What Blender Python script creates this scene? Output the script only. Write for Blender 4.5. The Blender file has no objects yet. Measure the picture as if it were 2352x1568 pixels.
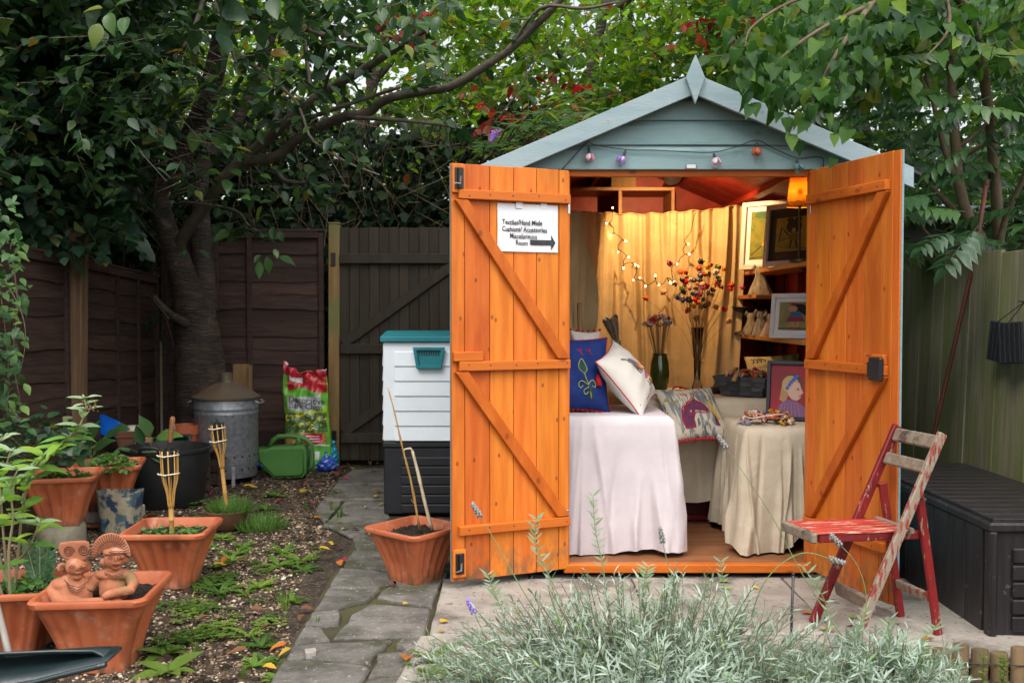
import bpy,bmesh,math,random
import numpy as np
from mathutils import Vector,Matrix,Euler
random.seed(11)
rng=np.random.default_rng(11)
R=math.radians
sc=bpy.context.scene
COL=sc.collection

# ------------------------------------------------------------------ camera
CAM_H=1.20
PITCH=R(1.79)
FPX=2209.0                      # focal length in pixels of a 2352 px wide frame
cd=bpy.data.cameras.new('camera')
cd.sensor_width=36.0
cd.lens=FPX/2352.0*36.0
cd.clip_start=0.05
cd.clip_end=500
cd.dof.use_dof=True
cd.dof.focus_distance=4.4
cd.dof.aperture_fstop=8.0
cam=bpy.data.objects.new('camera',cd)
COL.objects.link(cam)
cam.location=(0,0,CAM_H)
cam.rotation_euler=(R(90)-PITCH,0,0)
sc.camera=cam

# ------------------------------------------------------------------ light
SUN_EL,SUN_AZ=52,-38          # azimuth measured from behind the camera, negative = left
w=bpy.data.worlds.new('World')
sc.world=w
w.use_nodes=True
nt=w.node_tree
nt.nodes.clear()
sky=nt.nodes.new('ShaderNodeTexSky')
sky.sky_type='NISHITA'
sky.sun_disc=False
sky.sun_elevation=R(SUN_EL)
sky.sun_rotation=R(180+SUN_AZ)
sky.air_density=1.0
sky.dust_density=4.0
hs=nt.nodes.new('ShaderNodeHueSaturation')
hs.inputs['Saturation'].default_value=0.22
bg=nt.nodes.new('ShaderNodeBackground')
bg.inputs['Strength'].default_value=0.15
out=nt.nodes.new('ShaderNodeOutputWorld')
nt.links.new(sky.outputs[0],hs.inputs['Color'])
nt.links.new(hs.outputs[0],bg.inputs['Color'])
nt.links.new(bg.outputs[0],out.inputs['Surface'])
sd=bpy.data.lights.new('sun','SUN')
sd.energy=1.4
sd.angle=R(28)
sd.color=(1.0,0.96,0.9)
sun=bpy.data.objects.new('sun',sd)
COL.objects.link(sun)
sun.rotation_euler=(R(90-SUN_EL),0,R(SUN_AZ))
sc.view_settings.view_transform='Standard'
sc.view_settings.look='None'
sc.view_settings.exposure=0.95
sc.view_settings.gamma=1.0
sc.view_settings.use_curve_mapping=False
sc.render.engine='CYCLES'
sc.cycles.use_denoising=True
sc.cycles.max_bounces=8
sc.cycles.diffuse_bounces=4
sc.cycles.transmission_bounces=6
sc.cycles.transparent_max_bounces=8
sc.cycles.sample_clamp_indirect=6.0
sc.cycles.caustics_reflective=False
sc.cycles.caustics_refractive=False

# ------------------------------------------------------------------ pixel -> place
CP,SP=math.cos(PITCH),math.sin(PITCH)
def ray(x,y):
 u,v=(x-1176.0)/FPX,(784.0-y)/FPX
 return Vector((u,CP+v*SP,v*CP-SP))
def at(x,y,Y):
 d=ray(x,y)
 return Vector((0,0,CAM_H))+d*(Y/d.y)
def gnd(x,y,z=0.0):
 d=ray(x,y)
 return Vector((0,0,CAM_H))+d*((z-CAM_H)/d.z)

# ------------------------------------------------------------------ objects
def W(o):
 m=o.matrix_parent_inverse @ o.matrix_basis
 return (W(o.parent) @ m) if o.parent else o.matrix_basis.copy()
def adopt(o,parent,keep=True):
 o.parent=parent
 if keep:
  o.matrix_parent_inverse=W(parent).inverted()
 return o
def tag(o,label=None,cat=None,group=None,kind=None):
 if label:o['label']=label
 if cat:o['category']=cat
 if group:o['group']=group
 if kind:o['kind']=kind
 return o
def obj(name,me,m=None,parent=None,loc=None,rot=None,keep=True):
 o=bpy.data.objects.new(name,me)
 COL.objects.link(o)
 if m is not None and me is not None and not me.materials:
  me.materials.append(m)
 elif m is not None and me is not None and me.materials[0] is not m:
  o.material_slots[0].link='OBJECT'
  o.material_slots[0].material=m
 if loc is not None:o.location=loc
 if rot is not None:o.rotation_euler=rot
 if parent is not None:adopt(o,parent,keep)
 return o
def thing(name,label,cat,loc=(0,0,0),rz=0.0,group=None,rot=None,scale=None):
 o=bpy.data.objects.new(name,None)
 o.empty_display_size=0.05
 COL.objects.link(o)
 o.location=loc
 o.rotation_euler=rot if rot else (0,0,rz)
 if scale:o.scale=(scale,)*3
 return tag(o,label,cat,group)
def kids(o):
 return [c for c in bpy.data.objects if c.parent==o]
def copy_tree(o,parent=None):
 c=o.copy()
 COL.objects.link(c)
 if parent is not None:c.parent=parent
 for ch in KIDS.get(o.name,kids(o)):
  copy_tree(ch,c)
 return c
KIDS={}

# ------------------------------------------------------------------ mesh building
class MB:
 def __init__(self):
  self.v,self.f=[],[]
 def add(self,vs,fs,M=None):
  n=len(self.v)
  self.v += [tuple(M @ Vector(p)) if M is not None else tuple(p) for p in vs]
  self.f += [tuple(i+n for i in q) for q in fs]
  return self
 def box(self,c,s,M=None):
  x,y,z=s[0]/2,s[1]/2,s[2]/2
  vs=[(c[0]+i*x,c[1]+j*y,c[2]+k*z) for i in (-1,1) for j in (-1,1) for k in (-1,1)]
  return self.add(vs,[(0,1,3,2),(4,6,7,5),(0,4,5,1),(2,3,7,6),(0,2,6,4),(1,5,7,3)],M)
 def bar(self,a,b,wd,th,up=(0,0,1)):
  a,b=Vector(a),Vector(b)
  d=(b-a);L=d.length;d.normalize()
  side=d.cross(Vector(up)).normalized()
  u2=side.cross(d)
  M=Matrix((side,d,u2)).transposed().to_4x4()
  M.translation=(a+b)/2
  return self.box((0,0,0),(wd,L,th),M)
 def tube(self,pts,r,n=8,caps=True):
  pts=[Vector(p) for p in pts]
  rr=r if isinstance(r,(list,tuple)) else [r]*len(pts)
  base=len(self.v)
  prev=None
  for i,p in enumerate(pts):
   d=(pts[min(i+1,len(pts)-1)]-pts[max(i-1,0)])
   if d.length<1e-9:d=Vector((0,0,1))
   d.normalize()
   if prev is None:
    ref=Vector((1,0,0)) if abs(d.x)<0.9 else Vector((0,1,0))
    s=d.cross(ref).normalized()
   else:
    s=(prev-d*prev.dot(d))
    s=s.normalized() if s.length>1e-6 else d.orthogonal().normalized()
   prev=s
   t=d.cross(s)
   for k in range(n):
    a=2*math.pi*k/n
    self.v.append(tuple(p+(s*math.cos(a)+t*math.sin(a))*rr[i]))
  for i in range(len(pts)-1):
   for k in range(n):
    a,b=base+i*n+k,base+i*n+(k+1) % n
    self.f.append((a,b,b+n,a+n))
  if caps:
   self.f.append(tuple(base+k for k in reversed(range(n))))
   e=base+(len(pts)-1)*n
   self.f.append(tuple(e+k for k in range(n)))
  return self
 def lathe(self,prof,n=32,M=None,close=False,sx=1.0,sy=1.0):
  vs,fs=[],[]
  for (r,z) in prof:
   for k in range(n):
    a=2*math.pi*k/n
    vs.append((r*math.cos(a)*sx,r*math.sin(a)*sy,z))
  m=len(prof)
  for i in range(m-1):
   for k in range(n):
    fs.append((i*n+k,i*n+(k+1) % n,(i+1)*n+(k+1) % n,(i+1)*n+k))
  if prof[0][0]>1e-6:fs.append(tuple(reversed(range(n))))
  if prof[-1][0]>1e-6 and close:fs.append(tuple((m-1)*n+k for k in range(n)))
  return self.add(vs,fs,M)
 def ell(self,c,r,n=14,m=9,M=None):
  vs=[(c[0],c[1],c[2]-r[2])]
  for i in range(1,m):
   a=-math.pi/2+math.pi*i/m
   for k in range(n):
    b=2*math.pi*k/n
    vs.append((c[0]+r[0]*math.cos(a)*math.cos(b),c[1]+r[1]*math.cos(a)*math.sin(b),c[2]+r[2]*math.sin(a)))
  vs.append((c[0],c[1],c[2]+r[2]))
  fs=[]
  for k in range(n):
   fs.append((0,1+(k+1) % n,1+k))
   e=1+(m-2)*n
   fs.append((e+k,e+(k+1) % n,len(vs)-1))
  for i in range(m-2):
   for k in range(n):
    a,b=1+i*n+k,1+i*n+(k+1) % n
    fs.append((a,b,b+n,a+n))
  return self.add(vs,fs,M)
 def prism(self,poly,t,M=None):
  """poly: list of (x, z) in the local XZ plane, front at y=0, back at y=t"""
  n=len(poly)
  vs=[(p[0],0,p[1]) for p in poly]+[(p[0],t,p[1]) for p in poly]
  fs=[tuple(range(n)),tuple(reversed(range(n,2*n)))]
  fs += [(i,i+n,(i+1) % n+n,(i+1) % n) for i in range(n)]
  return self.add(vs,fs,M)
 def mesh(self,name='m',smooth=False,bevel=0.0,fix=True):
  me=bpy.data.meshes.new(name)
  me.from_pydata(self.v,[],self.f)
  if fix or bevel:
   bm=bmesh.new()
   bm.from_mesh(me)
   bmesh.ops.recalc_face_normals(bm,faces=bm.faces)
   if bevel:
    bmesh.ops.bevel(bm,geom=[e for e in bm.edges],offset=bevel,segments=1,affect='EDGES',clamp_overlap=True)
   bm.to_mesh(me)
   bm.free()
  if smooth is True:
   me.polygons.foreach_set('use_smooth',[True]*len(me.polygons))
  elif smooth:
   me.polygons.foreach_set('use_smooth',[True]*len(me.polygons))
   try:me.set_sharp_from_angle(angle=R(smooth))
   except Exception:pass
  me.update()
  return me
 def build(self,name,m,parent=None,smooth=False,bevel=0.0,loc=None,rot=None,keep=True,fix=True):
  return obj(name,self.mesh(name,smooth,bevel,fix),m,parent,loc,rot,keep)

_boxc={}
def boxmesh(sx,sy,sz,bev=0.002):
 k=(round(sx,4),round(sy,4),round(sz,4),bev)
 if k not in _boxc:
  _boxc[k]=MB().box((0,0,0),(sx,sy,sz)).mesh('board',bevel=bev)
 return _boxc[k]
def pbox(name,m,parent,c,s,bev=0.002,rot=None,keep=True):
 return obj(name,boxmesh(*s,bev=bev),m,parent,c,rot,keep)

def trimesh(name,V,F,rnd=None,smooth=False):
 me=bpy.data.meshes.new(name)
 V=np.ascontiguousarray(V,dtype=np.float32)
 F=np.ascontiguousarray(F,dtype=np.int32)
 me.vertices.add(len(V));me.vertices.foreach_set('co',V.ravel())
 me.loops.add(F.size);me.loops.foreach_set('vertex_index',F.ravel())
 me.polygons.add(len(F));me.polygons.foreach_set('loop_start',np.arange(0,F.size,3,dtype=np.int32))
 if smooth:me.polygons.foreach_set('use_smooth',np.ones(len(F),dtype=bool))
 if rnd is not None:
  a=me.attributes.new('rnd','FLOAT','FACE')
  a.data.foreach_set('value',np.ascontiguousarray(rnd,dtype=np.float32))
 me.update(calc_edges=True)
 return me

def smoothpath(pts,k=4):
 """Catmull-Rom through points"""
 P=[Vector(p) for p in pts]
 if len(P)<3:return P
 P=[P[0]*2-P[1]]+P+[P[-1]*2-P[-2]]
 o=[]
 for i in range(1,len(P)-2):
  for j in range(k):
   t=j/k
   a,b,c,d=P[i-1],P[i],P[i+1],P[i+2]
   o.append(0.5*((2*b)+(c-a)*t+(2*a-5*b+4*c-d)*t*t+(3*b-a-3*c+d)*t**3))
 o.append(P[-2])
 return o
def lerp(a,b,t):return a+(b-a)*t
def interp(vals,n):
 return [float(x) for x in np.interp(np.linspace(0,len(vals)-1,n),range(len(vals)),vals)]

# ------------------------------------------------------------------ materials
def N(nt,t,**kw):
 n=nt.nodes.new(t)
 for k,v in kw.items():setattr(n,k,v)
 return n
def lin(c):
 if isinstance(c,str):
  c=c.lstrip('#')
  c=[int(c[i:i+2],16)/255 for i in (0,2,4)]
  c=[x/12.92 if x <= 0.04045 else ((x+0.055)/1.055)**2.4 for x in c]
 return (c[0],c[1],c[2],1.0)
MATS={}
def mat(name,c1,c2=None,rough=0.6,scale=6.0,stretch=(1,1,1),lo=0.35,hi=0.65,bump=0.0,bscale=60.0,bstretch=None,
 metal=0.0,spec=0.4,objvar=0.0,knots=None,c3=None,s3=3.0,lo3=0.5,hi3=0.62,c4=None,s4=14.0,lo4=0.6,hi4=0.66,
 detail=6.0,trans=0.0,vor=False,emit=None,estr=0.0,huevar=0.0,bdist=0.01,alpha=None,transmission=0.0,st3=(1,1,1),dirt=None):
 if name in MATS:return MATS[name]
 m=bpy.data.materials.new(name)
 m.use_nodes=True
 nt=m.node_tree
 L=nt.links.new
 bs=nt.nodes['Principled BSDF']
 bs.inputs['Roughness'].default_value=rough
 bs.inputs['Metallic'].default_value=metal
 bs.inputs['Specular IOR Level'].default_value=spec
 if transmission:
  bs.inputs['Transmission Weight'].default_value=transmission
 tc=N(nt,'ShaderNodeTexCoord')
 oi=N(nt,'ShaderNodeObjectInfo')
 sh=N(nt,'ShaderNodeVectorMath',operation='SCALE')
 sh.inputs[0].default_value=(17.3,29.1,41.7)
 L(oi.outputs['Random'],sh.inputs['Scale'])
 ad=N(nt,'ShaderNodeVectorMath',operation='ADD')
 L(tc.outputs['Object'],ad.inputs[0]);L(sh.outputs[0],ad.inputs[1])
 def tex(scale,stretch,detail=6.0,vor=False):
  mp=N(nt,'ShaderNodeMapping')
  mp.inputs['Scale'].default_value=stretch
  L(ad.outputs[0],mp.inputs['Vector'])
  if vor:
   t=N(nt,'ShaderNodeTexVoronoi');t.inputs['Scale'].default_value=scale
  else:
   t=N(nt,'ShaderNodeTexNoise');t.inputs['Scale'].default_value=scale
   t.inputs['Detail'].default_value=detail
   t.inputs['Roughness'].default_value=0.6
  L(mp.outputs[0],t.inputs['Vector'])
  return t
 def rng_(sock,lo,hi):
  r=N(nt,'ShaderNodeMapRange',interpolation_type='SMOOTHSTEP')
  r.inputs['From Min'].default_value=lo;r.inputs['From Max'].default_value=hi
  L(sock,r.inputs['Value'])
  return r.outputs[0]
 def mix(fac,a,b):
  x=N(nt,'ShaderNodeMix',data_type='RGBA')
  if isinstance(fac,float):x.inputs[0].default_value=fac
  else:L(fac,x.inputs[0])
  for i,s in ((6,a),(7,b)):
   if isinstance(s,tuple):x.inputs[i].default_value=s
   else:L(s,x.inputs[i])
  return x.outputs[2]
 col=lin(c1)
 if c2 is not None:
  t=tex(scale,stretch,detail,vor)
  if vor:
   sp=N(nt,'ShaderNodeSeparateColor');L(t.outputs['Color'],sp.inputs[0])
   f=sp.outputs[0]
  else:
   f=rng_(t.outputs['Fac'],lo,hi)
  col=mix(f,lin(c1),lin(c2))
 if c3 is not None:
  t3=tex(s3,st3,5.0)
  col=mix(rng_(t3.outputs['Fac'],lo3,hi3),col,lin(c3))
 if c4 is not None:
  t4=tex(s4,(1,1,1),4.0)
  col=mix(rng_(t4.outputs['Fac'],lo4,hi4),col,lin(c4))
 if dirt is not None:
  zl,zh,dc=dirt
  sz_=N(nt,'ShaderNodeSeparateXYZ');L(tc.outputs['Object'],sz_.inputs[0])
  rz_=N(nt,'ShaderNodeMapRange',interpolation_type='SMOOTHSTEP')
  rz_.inputs['From Min'].default_value=zh;rz_.inputs['From Max'].default_value=zl
  L(sz_.outputs[2],rz_.inputs['Value'])
  td=tex(26.0,(1,1,0.6),5.0)
  mm=N(nt,'ShaderNodeMath',operation='MULTIPLY');L(rz_.outputs[0],mm.inputs[0]);L(rng_(td.outputs['Fac'],0.38,0.66),mm.inputs[1])
  col=mix(mm.outputs[0],col,lin(dc))
 if knots is not None:
  kc,ks,kst,kr=knots
  sx_=N(nt,'ShaderNodeSeparateXYZ');L(ad.outputs[0],sx_.inputs[0])
  cb_=N(nt,'ShaderNodeCombineXYZ');L(sx_.outputs[0],cb_.inputs[0]);L(sx_.outputs[2],cb_.inputs[1])
  mp_=N(nt,'ShaderNodeMapping');mp_.inputs['Scale'].default_value=(kst[0],kst[2],1);L(cb_.outputs[0],mp_.inputs['Vector'])
  kt=N(nt,'ShaderNodeTexVoronoi',voronoi_dimensions='2D');kt.inputs['Scale'].default_value=ks
  L(mp_.outputs[0],kt.inputs['Vector'])
  r=N(nt,'ShaderNodeMapRange',interpolation_type='SMOOTHSTEP')
  r.inputs['From Min'].default_value=kr*0.35;r.inputs['From Max'].default_value=kr
  r.inputs['To Min'].default_value=0.85;r.inputs['To Max'].default_value=0.0
  L(kt.outputs['Distance'],r.inputs['Value'])
  col=mix(r.outputs[0],col,lin(kc))
 if objvar or huevar:
  h=N(nt,'ShaderNodeHueSaturation')
  mr=N(nt,'ShaderNodeMapRange')
  mr.inputs['To Min'].default_value=1-objvar;mr.inputs['To Max'].default_value=1+objvar
  L(oi.outputs['Random'],mr.inputs['Value']);L(mr.outputs[0],h.inputs['Value'])
  if huevar:
   fr=N(nt,'ShaderNodeMath',operation='MULTIPLY');fr.inputs[1].default_value=7.31
   L(oi.outputs['Random'],fr.inputs[0])
   f2=N(nt,'ShaderNodeMath',operation='FRACT');L(fr.outputs[0],f2.inputs[0])
   m2=N(nt,'ShaderNodeMapRange')
   m2.inputs['To Min'].default_value=0.5-huevar;m2.inputs['To Max'].default_value=0.5+huevar
   L(f2.outputs[0],m2.inputs['Value']);L(m2.outputs[0],h.inputs['Hue'])
  if isinstance(col,tuple):h.inputs['Color'].default_value=col
  else:L(col,h.inputs['Color'])
  col=h.outputs[0]
 if isinstance(col,tuple):bs.inputs['Base Color'].default_value=col
 else:L(col,bs.inputs['Base Color'])
 if bump:
  tb=tex(bscale,bstretch or stretch,5.0)
  bp=N(nt,'ShaderNodeBump')
  bp.inputs['Strength'].default_value=bump
  bp.inputs['Distance'].default_value=bdist
  L(tb.outputs['Fac'],bp.inputs['Height'])
  L(bp.outputs[0],bs.inputs['Normal'])
 if emit is not None:
  bs.inputs['Emission Color'].default_value=lin(emit)
  bs.inputs['Emission Strength'].default_value=estr
 if trans:
  tr=N(nt,'ShaderNodeBsdfTranslucent')
  if isinstance(col,tuple):tr.inputs['Color'].default_value=col
  else:L(col,tr.inputs['Color'])
  mx=N(nt,'ShaderNodeMixShader');mx.inputs[0].default_value=trans
  L(bs.outputs[0],mx.inputs[1]);L(tr.outputs[0],mx.inputs[2])
  L(mx.outputs[0],nt.nodes['Material Output'].inputs['Surface'])
 MATS[name]=m
 return m

def leafmat(name,cols,trans=0.45,rough=0.42,tboost=(1.25,1.35,0.7),spec=0.4,use_obj=False):
 """cols: list of (position, colour); chosen leaf by leaf from the 'rnd' attribute or the object's random number"""
 if name in MATS:return MATS[name]
 m=bpy.data.materials.new(name)
 m.use_nodes=True
 nt=m.node_tree
 L=nt.links.new
 bs=nt.nodes['Principled BSDF']
 bs.inputs['Roughness'].default_value=rough
 bs.inputs['Specular IOR Level'].default_value=spec
 if use_obj:
  a=N(nt,'ShaderNodeObjectInfo');s=a.outputs['Random']
 else:
  a=N(nt,'ShaderNodeAttribute',attribute_name='rnd');s=a.outputs['Fac']
 cr=N(nt,'ShaderNodeValToRGB')
 el=cr.color_ramp.elements
 while len(el)<len(cols):el.new(0.5)
 for e,(p,c) in zip(el,cols):
  e.position=p;e.color=lin(c)
 L(s,cr.inputs[0])
 tc=N(nt,'ShaderNodeTexCoord')
 nz=N(nt,'ShaderNodeTexNoise');nz.inputs['Scale'].default_value=45;nz.inputs['Detail'].default_value=3
 L(tc.outputs['Object'],nz.inputs['Vector'])
 mr=N(nt,'ShaderNodeMapRange');mr.inputs['From Min'].default_value=0.3;mr.inputs['From Max'].default_value=0.7
 mr.inputs['To Min'].default_value=0.75;mr.inputs['To Max'].default_value=1.25
 L(nz.outputs['Fac'],mr.inputs['Value'])
 vm=N(nt,'ShaderNodeVectorMath',operation='SCALE')
 L(cr.outputs[0],vm.inputs[0]);L(mr.outputs[0],vm.inputs['Scale'])
 L(vm.outputs[0],bs.inputs['Base Color'])
 tb=N(nt,'ShaderNodeVectorMath',operation='MULTIPLY');tb.inputs[1].default_value=tboost
 L(vm.outputs[0],tb.inputs[0])
 tr=N(nt,'ShaderNodeBsdfTranslucent');L(tb.outputs[0],tr.inputs['Color'])
 mx=N(nt,'ShaderNodeMixShader');mx.inputs[0].default_value=trans
 L(bs.outputs[0],mx.inputs[1]);L(tr.outputs[0],mx.inputs[2])
 L(mx.outputs[0],nt.nodes['Material Output'].inputs['Surface'])
 MATS[name]=m
 return m
# ================================================================== shared materials
M_ORANGE=mat('orange_stain',dirt=(-0.88,-0.66,(0.20,0.10,0.045)),c1=(0.49,0.115,0.012),c2=(0.62,0.178,0.024),rough=0.5,spec=0.25,scale=3.2,stretch=(9,9,0.7),lo=0.3,hi=0.7,bump=0.12,bscale=30,bstretch=(9,9,0.5),
 objvar=0.13,huevar=0.008,knots=((0.2,0.045,0.012),6.5,(1.0,0.05,0.62),0.055),c3=(0.42,0.09,0.012),s3=2.2,lo3=0.55,hi3=0.75,st3=(3,3,0.6))
M_ORANGE_X=mat('orange_stain_rail',(0.44,0.098,0.009),(0.56,0.145,0.018),rough=0.5,spec=0.25,scale=3.2,stretch=(0.7,9,9),lo=0.3,hi=0.7,bump=0.12,bscale=30,bstretch=(0.5,9,9),
 objvar=0.08,knots=((0.22,0.05,0.012),5.0,(0.55,0.05,1.0),0.07))
M_TEAL=mat('teal_paint',(0.165,0.270,0.285),(0.20,0.305,0.32),rough=0.55,scale=3.0,stretch=(0.8,5,5),bump=0.15,bscale=24,bstretch=(0.5,8,8),objvar=0.05,
 c3=(0.13,0.22,0.235),s3=3.4,lo3=0.55,hi3=0.72,knots=((0.12,0.20,0.21),3.2,(0.7,0.05,1.0),0.045))
M_TEALW=mat('weathered_teal_paint',(0.215,0.300,0.325),(0.275,0.345,0.37),rough=0.6,scale=2.6,stretch=(1.2,3,6),bump=0.15,bscale=24,objvar=0.06,
 c3=(0.21,0.22,0.25),s3=4.2,lo3=0.56,hi3=0.7,c4=(0.24,0.15,0.16),s4=9,lo4=0.66,hi4=0.72)
M_REDWOOD=mat('red_stained_boards',(0.19,0.011,0.004),(0.25,0.020,0.006),rough=0.5,scale=3,stretch=(6,0.6,6),bump=0.1,bscale=30,objvar=0.12)
M_FLOORWOOD=mat('shed_floor_wood',(0.30,0.13,0.055),(0.20,0.075,0.03),rough=0.55,scale=4,stretch=(0.8,7,1),bump=0.1,bscale=30)
M_FENCE=mat('brown_fence_stain',(0.030,0.015,0.011),(0.056,0.029,0.021),rough=0.75,scale=5,stretch=(0.7,6,8),bump=0.35,bscale=26,bstretch=(0.5,8,10),objvar=0.25,c4=(0.06,0.04,0.032),s4=22,lo4=0.68,hi4=0.74)
M_GATE=mat('olive_brown_gate_stain',(0.026,0.019,0.012),(0.040,0.030,0.018),rough=0.75,scale=4,stretch=(7,7,0.6),bump=0.3,bscale=26,bstretch=(9,9,0.5),objvar=0.18)
M_POST=mat('green_timber_post',(0.26,0.155,0.055),(0.19,0.115,0.042),rough=0.7,scale=4,stretch=(8,8,0.5),bump=0.3,bscale=30,bstretch=(9,9,0.5),c3=(0.16,0.15,0.05),s3=2.0,lo3=0.5,hi3=0.7)
M_POSTB=mat('brown_timber_post',(0.17,0.10,0.052),(0.10,0.057,0.028),rough=0.75,scale=4,stretch=(8,8,0.5),bump=0.3,bscale=30,bstretch=(9,9,0.5))
M_MOSSF=mat('mossy_fence_boards',(0.28,0.24,0.16),(0.18,0.155,0.10),rough=0.8,scale=4,stretch=(9,9,0.5),bump=0.35,bscale=30,bstretch=(9,9,0.6),objvar=0.12,
 c3=(0.15,0.17,0.05),s3=2.2,lo3=0.38,hi3=0.72,st3=(2.0,2.0,0.5))
M_BLACKMET=mat('black_iron',(0.012,0.012,0.014),rough=0.38,spec=0.5)
M_STEEL=mat('bright_steel',(0.55,0.55,0.55),rough=0.3,metal=1.0)
M_CONC=mat('pale_concrete',(0.36,0.32,0.275),(0.24,0.215,0.185),rough=0.85,scale=6.0,bump=0.8,bscale=45,objvar=0.07,c3=(0.135,0.12,0.10),s3=3.0,lo3=0.50,hi3=0.66,c4=(0.11,0.09,0.068),s4=38,lo4=0.60,hi4=0.67,bdist=0.01,lo=0.3,hi=0.7)
M_STONE=mat('grey_path_stone',(0.085,0.078,0.068),(0.165,0.152,0.135),rough=0.85,scale=9.0,bump=1.0,bscale=30,objvar=0.16,c3=(0.055,0.056,0.032),s3=3.2,lo3=0.48,hi3=0.66,c4=(0.27,0.255,0.23),s4=60,lo4=0.62,hi4=0.68,bdist=0.015,lo=0.3,hi=0.7)
M_MOSSGAP=mat('mossy_joint',(0.045,0.035,0.022),(0.06,0.062,0.016),rough=0.95,scale=5,bump=0.7,bscale=60)
M_BRICKBLK=mat('dark_block',(0.12,0.12,0.105),(0.075,0.08,0.06),rough=0.85,scale=9,bump=0.4,bscale=60,objvar=0.2)
M_SOIL=mat('dark_soil',(0.020,0.013,0.009),(0.062,0.042,0.027),rough=0.95,scale=9.0,bump=1.0,bscale=60,c3=(0.12,0.088,0.056),s3=70,lo3=0.55,hi3=0.60,c4=(0.035,0.042,0.010),s4=1.3,lo4=0.57,hi4=0.68,bdist=0.02)
M_POTSOIL=mat('black_compost',(0.012,0.008,0.006),(0.03,0.02,0.014),rough=0.95,scale=30,bump=1.0,bscale=70,bdist=0.02)
M_WHITEPAPER=mat('white_paper',(0.72,0.73,0.76),(0.66,0.67,0.71),rough=0.5,scale=7,bump=0.1,bscale=9)
M_INK=mat('black_ink',(0.02,0.02,0.024),(0.04,0.04,0.045),rough=0.6,scale=60)

# ================================================================== ground
def grid_mesh(x0,x1,y0,y1,nx,ny,zf):
 X,Y=np.meshgrid(np.linspace(x0,x1,nx),np.linspace(y0,y1,ny))
 Z=zf(X,Y)
 V=np.stack([X,Y,Z],-1).reshape(-1,3)
 i=np.arange(nx*ny).reshape(ny,nx)
 a,b,c,d=i[:-1,:-1].ravel(),i[:-1,1:].ravel(),i[1:,1:].ravel(),i[1:,:-1].ravel()
 F=np.concatenate([np.stack([a,b,c],1),np.stack([a,c,d],1)])
 return trimesh('grid',V,F,smooth=True)
def vnoise(X,Y,f,seed=0):
 r=np.random.default_rng(seed)
 z=np.zeros_like(X)
 for k in range(5):
  for _ in range(3):
   a=r.uniform(0,2*math.pi);p=r.uniform(0,6.28)
   z += np.sin((X*math.cos(a)+Y*math.sin(a))*f*(1.9**k)+p)/(1.75**k)/3
 return z
g=obj('ground',grid_mesh(-150,150,-150,150,3,3,lambda X,Y:X*0-0.035),mat('far_earth',(0.05,0.042,0.028),(0.045,0.06,0.02),rough=0.95,scale=0.8))
tag(g,kind='structure')
def bedz(X,Y):
 return 0.012*vnoise(X,Y,2.2,3)+0.006*vnoise(X,Y,11,5)-0.004
bed=obj('soil_bed',grid_mesh(-2.74,0.51,1.2,7.9,190,330,bedz),M_SOIL)
tag(bed,kind='structure')
fb=obj('front_bed',grid_mesh(0.52,2.4,1.0,3.20,90,100,lambda X,Y:bedz(X,Y)-0.02),M_SOIL)
tag(fb,kind='structure')

# gravel lying in the soil (nobody could count it)
def pebbles(name,n,xf,size,m,seed,zadd=0.0):
 r=np.random.default_rng(seed)
 P=xf(r,n)
 n=len(P)
 ico=np.array([(0,0,1),(0.89,0,0.45),(0.28,0.85,0.45),(-0.72,0.53,0.45),(-0.72,-0.53,0.45),(0.28,-0.85,0.45),(0.72,0.53,-0.45),(-0.28,0.85,-0.45),(-0.89,0,-0.45),(-0.28,-0.85,-0.45),(0.72,-0.53,-0.45)])
 fc=np.array([(0,1,2),(0,2,3),(0,3,4),(0,4,5),(0,5,1),(1,6,2),(2,7,3),(3,8,4),(4,9,5),(5,10,1),(2,6,7),(3,7,8),(4,8,9),(5,9,10),(1,10,6)])
 s=r.gamma(6,1/6,(n,1,1))*size
 sq=np.stack([r.uniform(0.8,1.35,n),r.uniform(0.7,1.0,n),r.uniform(0.45,0.75,n)],1)[:,None,:]
 a=r.uniform(0,6.28,n)
 V=ico[None]*sq*s*r.uniform(0.85,1.15,(n,11,1))
 c,s_=np.cos(a)[:,None],np.sin(a)[:,None]
 V=np.stack([V[...,0]*c-V[...,1]*s_,V[...,0]*s_+V[...,1]*c,V[...,2]],-1)
 z=bedz(P[:,0],P[:,1])+zadd
 V += np.stack([P[:,0],P[:,1],z],1)[:,None,:]
 F=fc[None]+(np.arange(n)*11)[:,None,None]
 return obj(name,trimesh(name,V.reshape(-1,3),F.reshape(-1,3),np.repeat(r.random(n),15),smooth=True),m)
M_PEB=leafmat('gravel',[(0,(0.06,0.04,0.026)),(0.3,(0.15,0.10,0.06)),(0.65,(0.27,0.185,0.11)),(0.9,(0.38,0.29,0.19)),(1,(0.52,0.45,0.36))],trans=0.0,rough=0.7)
M_CLOD=leafmat('soil_clods',[(0,(0.014,0.010,0.007)),(0.6,(0.035,0.024,0.016)),(1,(0.08,0.052,0.03))],trans=0.0,rough=0.95,spec=0.1)
def left_of_path(P):
 # path edge runs from (-1.33, 7.4) towards (-0.62, 2.4)
 ex=np.interp(P[:,1],[2.0,3.0,3.8,4.6,5.3,6.2,7.4],[-0.62,-0.70,-0.92,-0.98,-1.0,-1.16,-1.30])
 return P[:,0]<ex+0.02
def gravel_xy(r,n):
 P=np.stack([r.uniform(-2.6,-0.5,n),r.uniform(2.3,7.2,n)],1)
 dens=vnoise(P[:,0],P[:,1],2.6,9)
 keep=left_of_path(P) & (dens+r.normal(0,0.45,n)>-0.4) & (r.random(n)<np.clip(1.6-P[:,1]*0.17,0.25,1))
 return P[keep]
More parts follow.
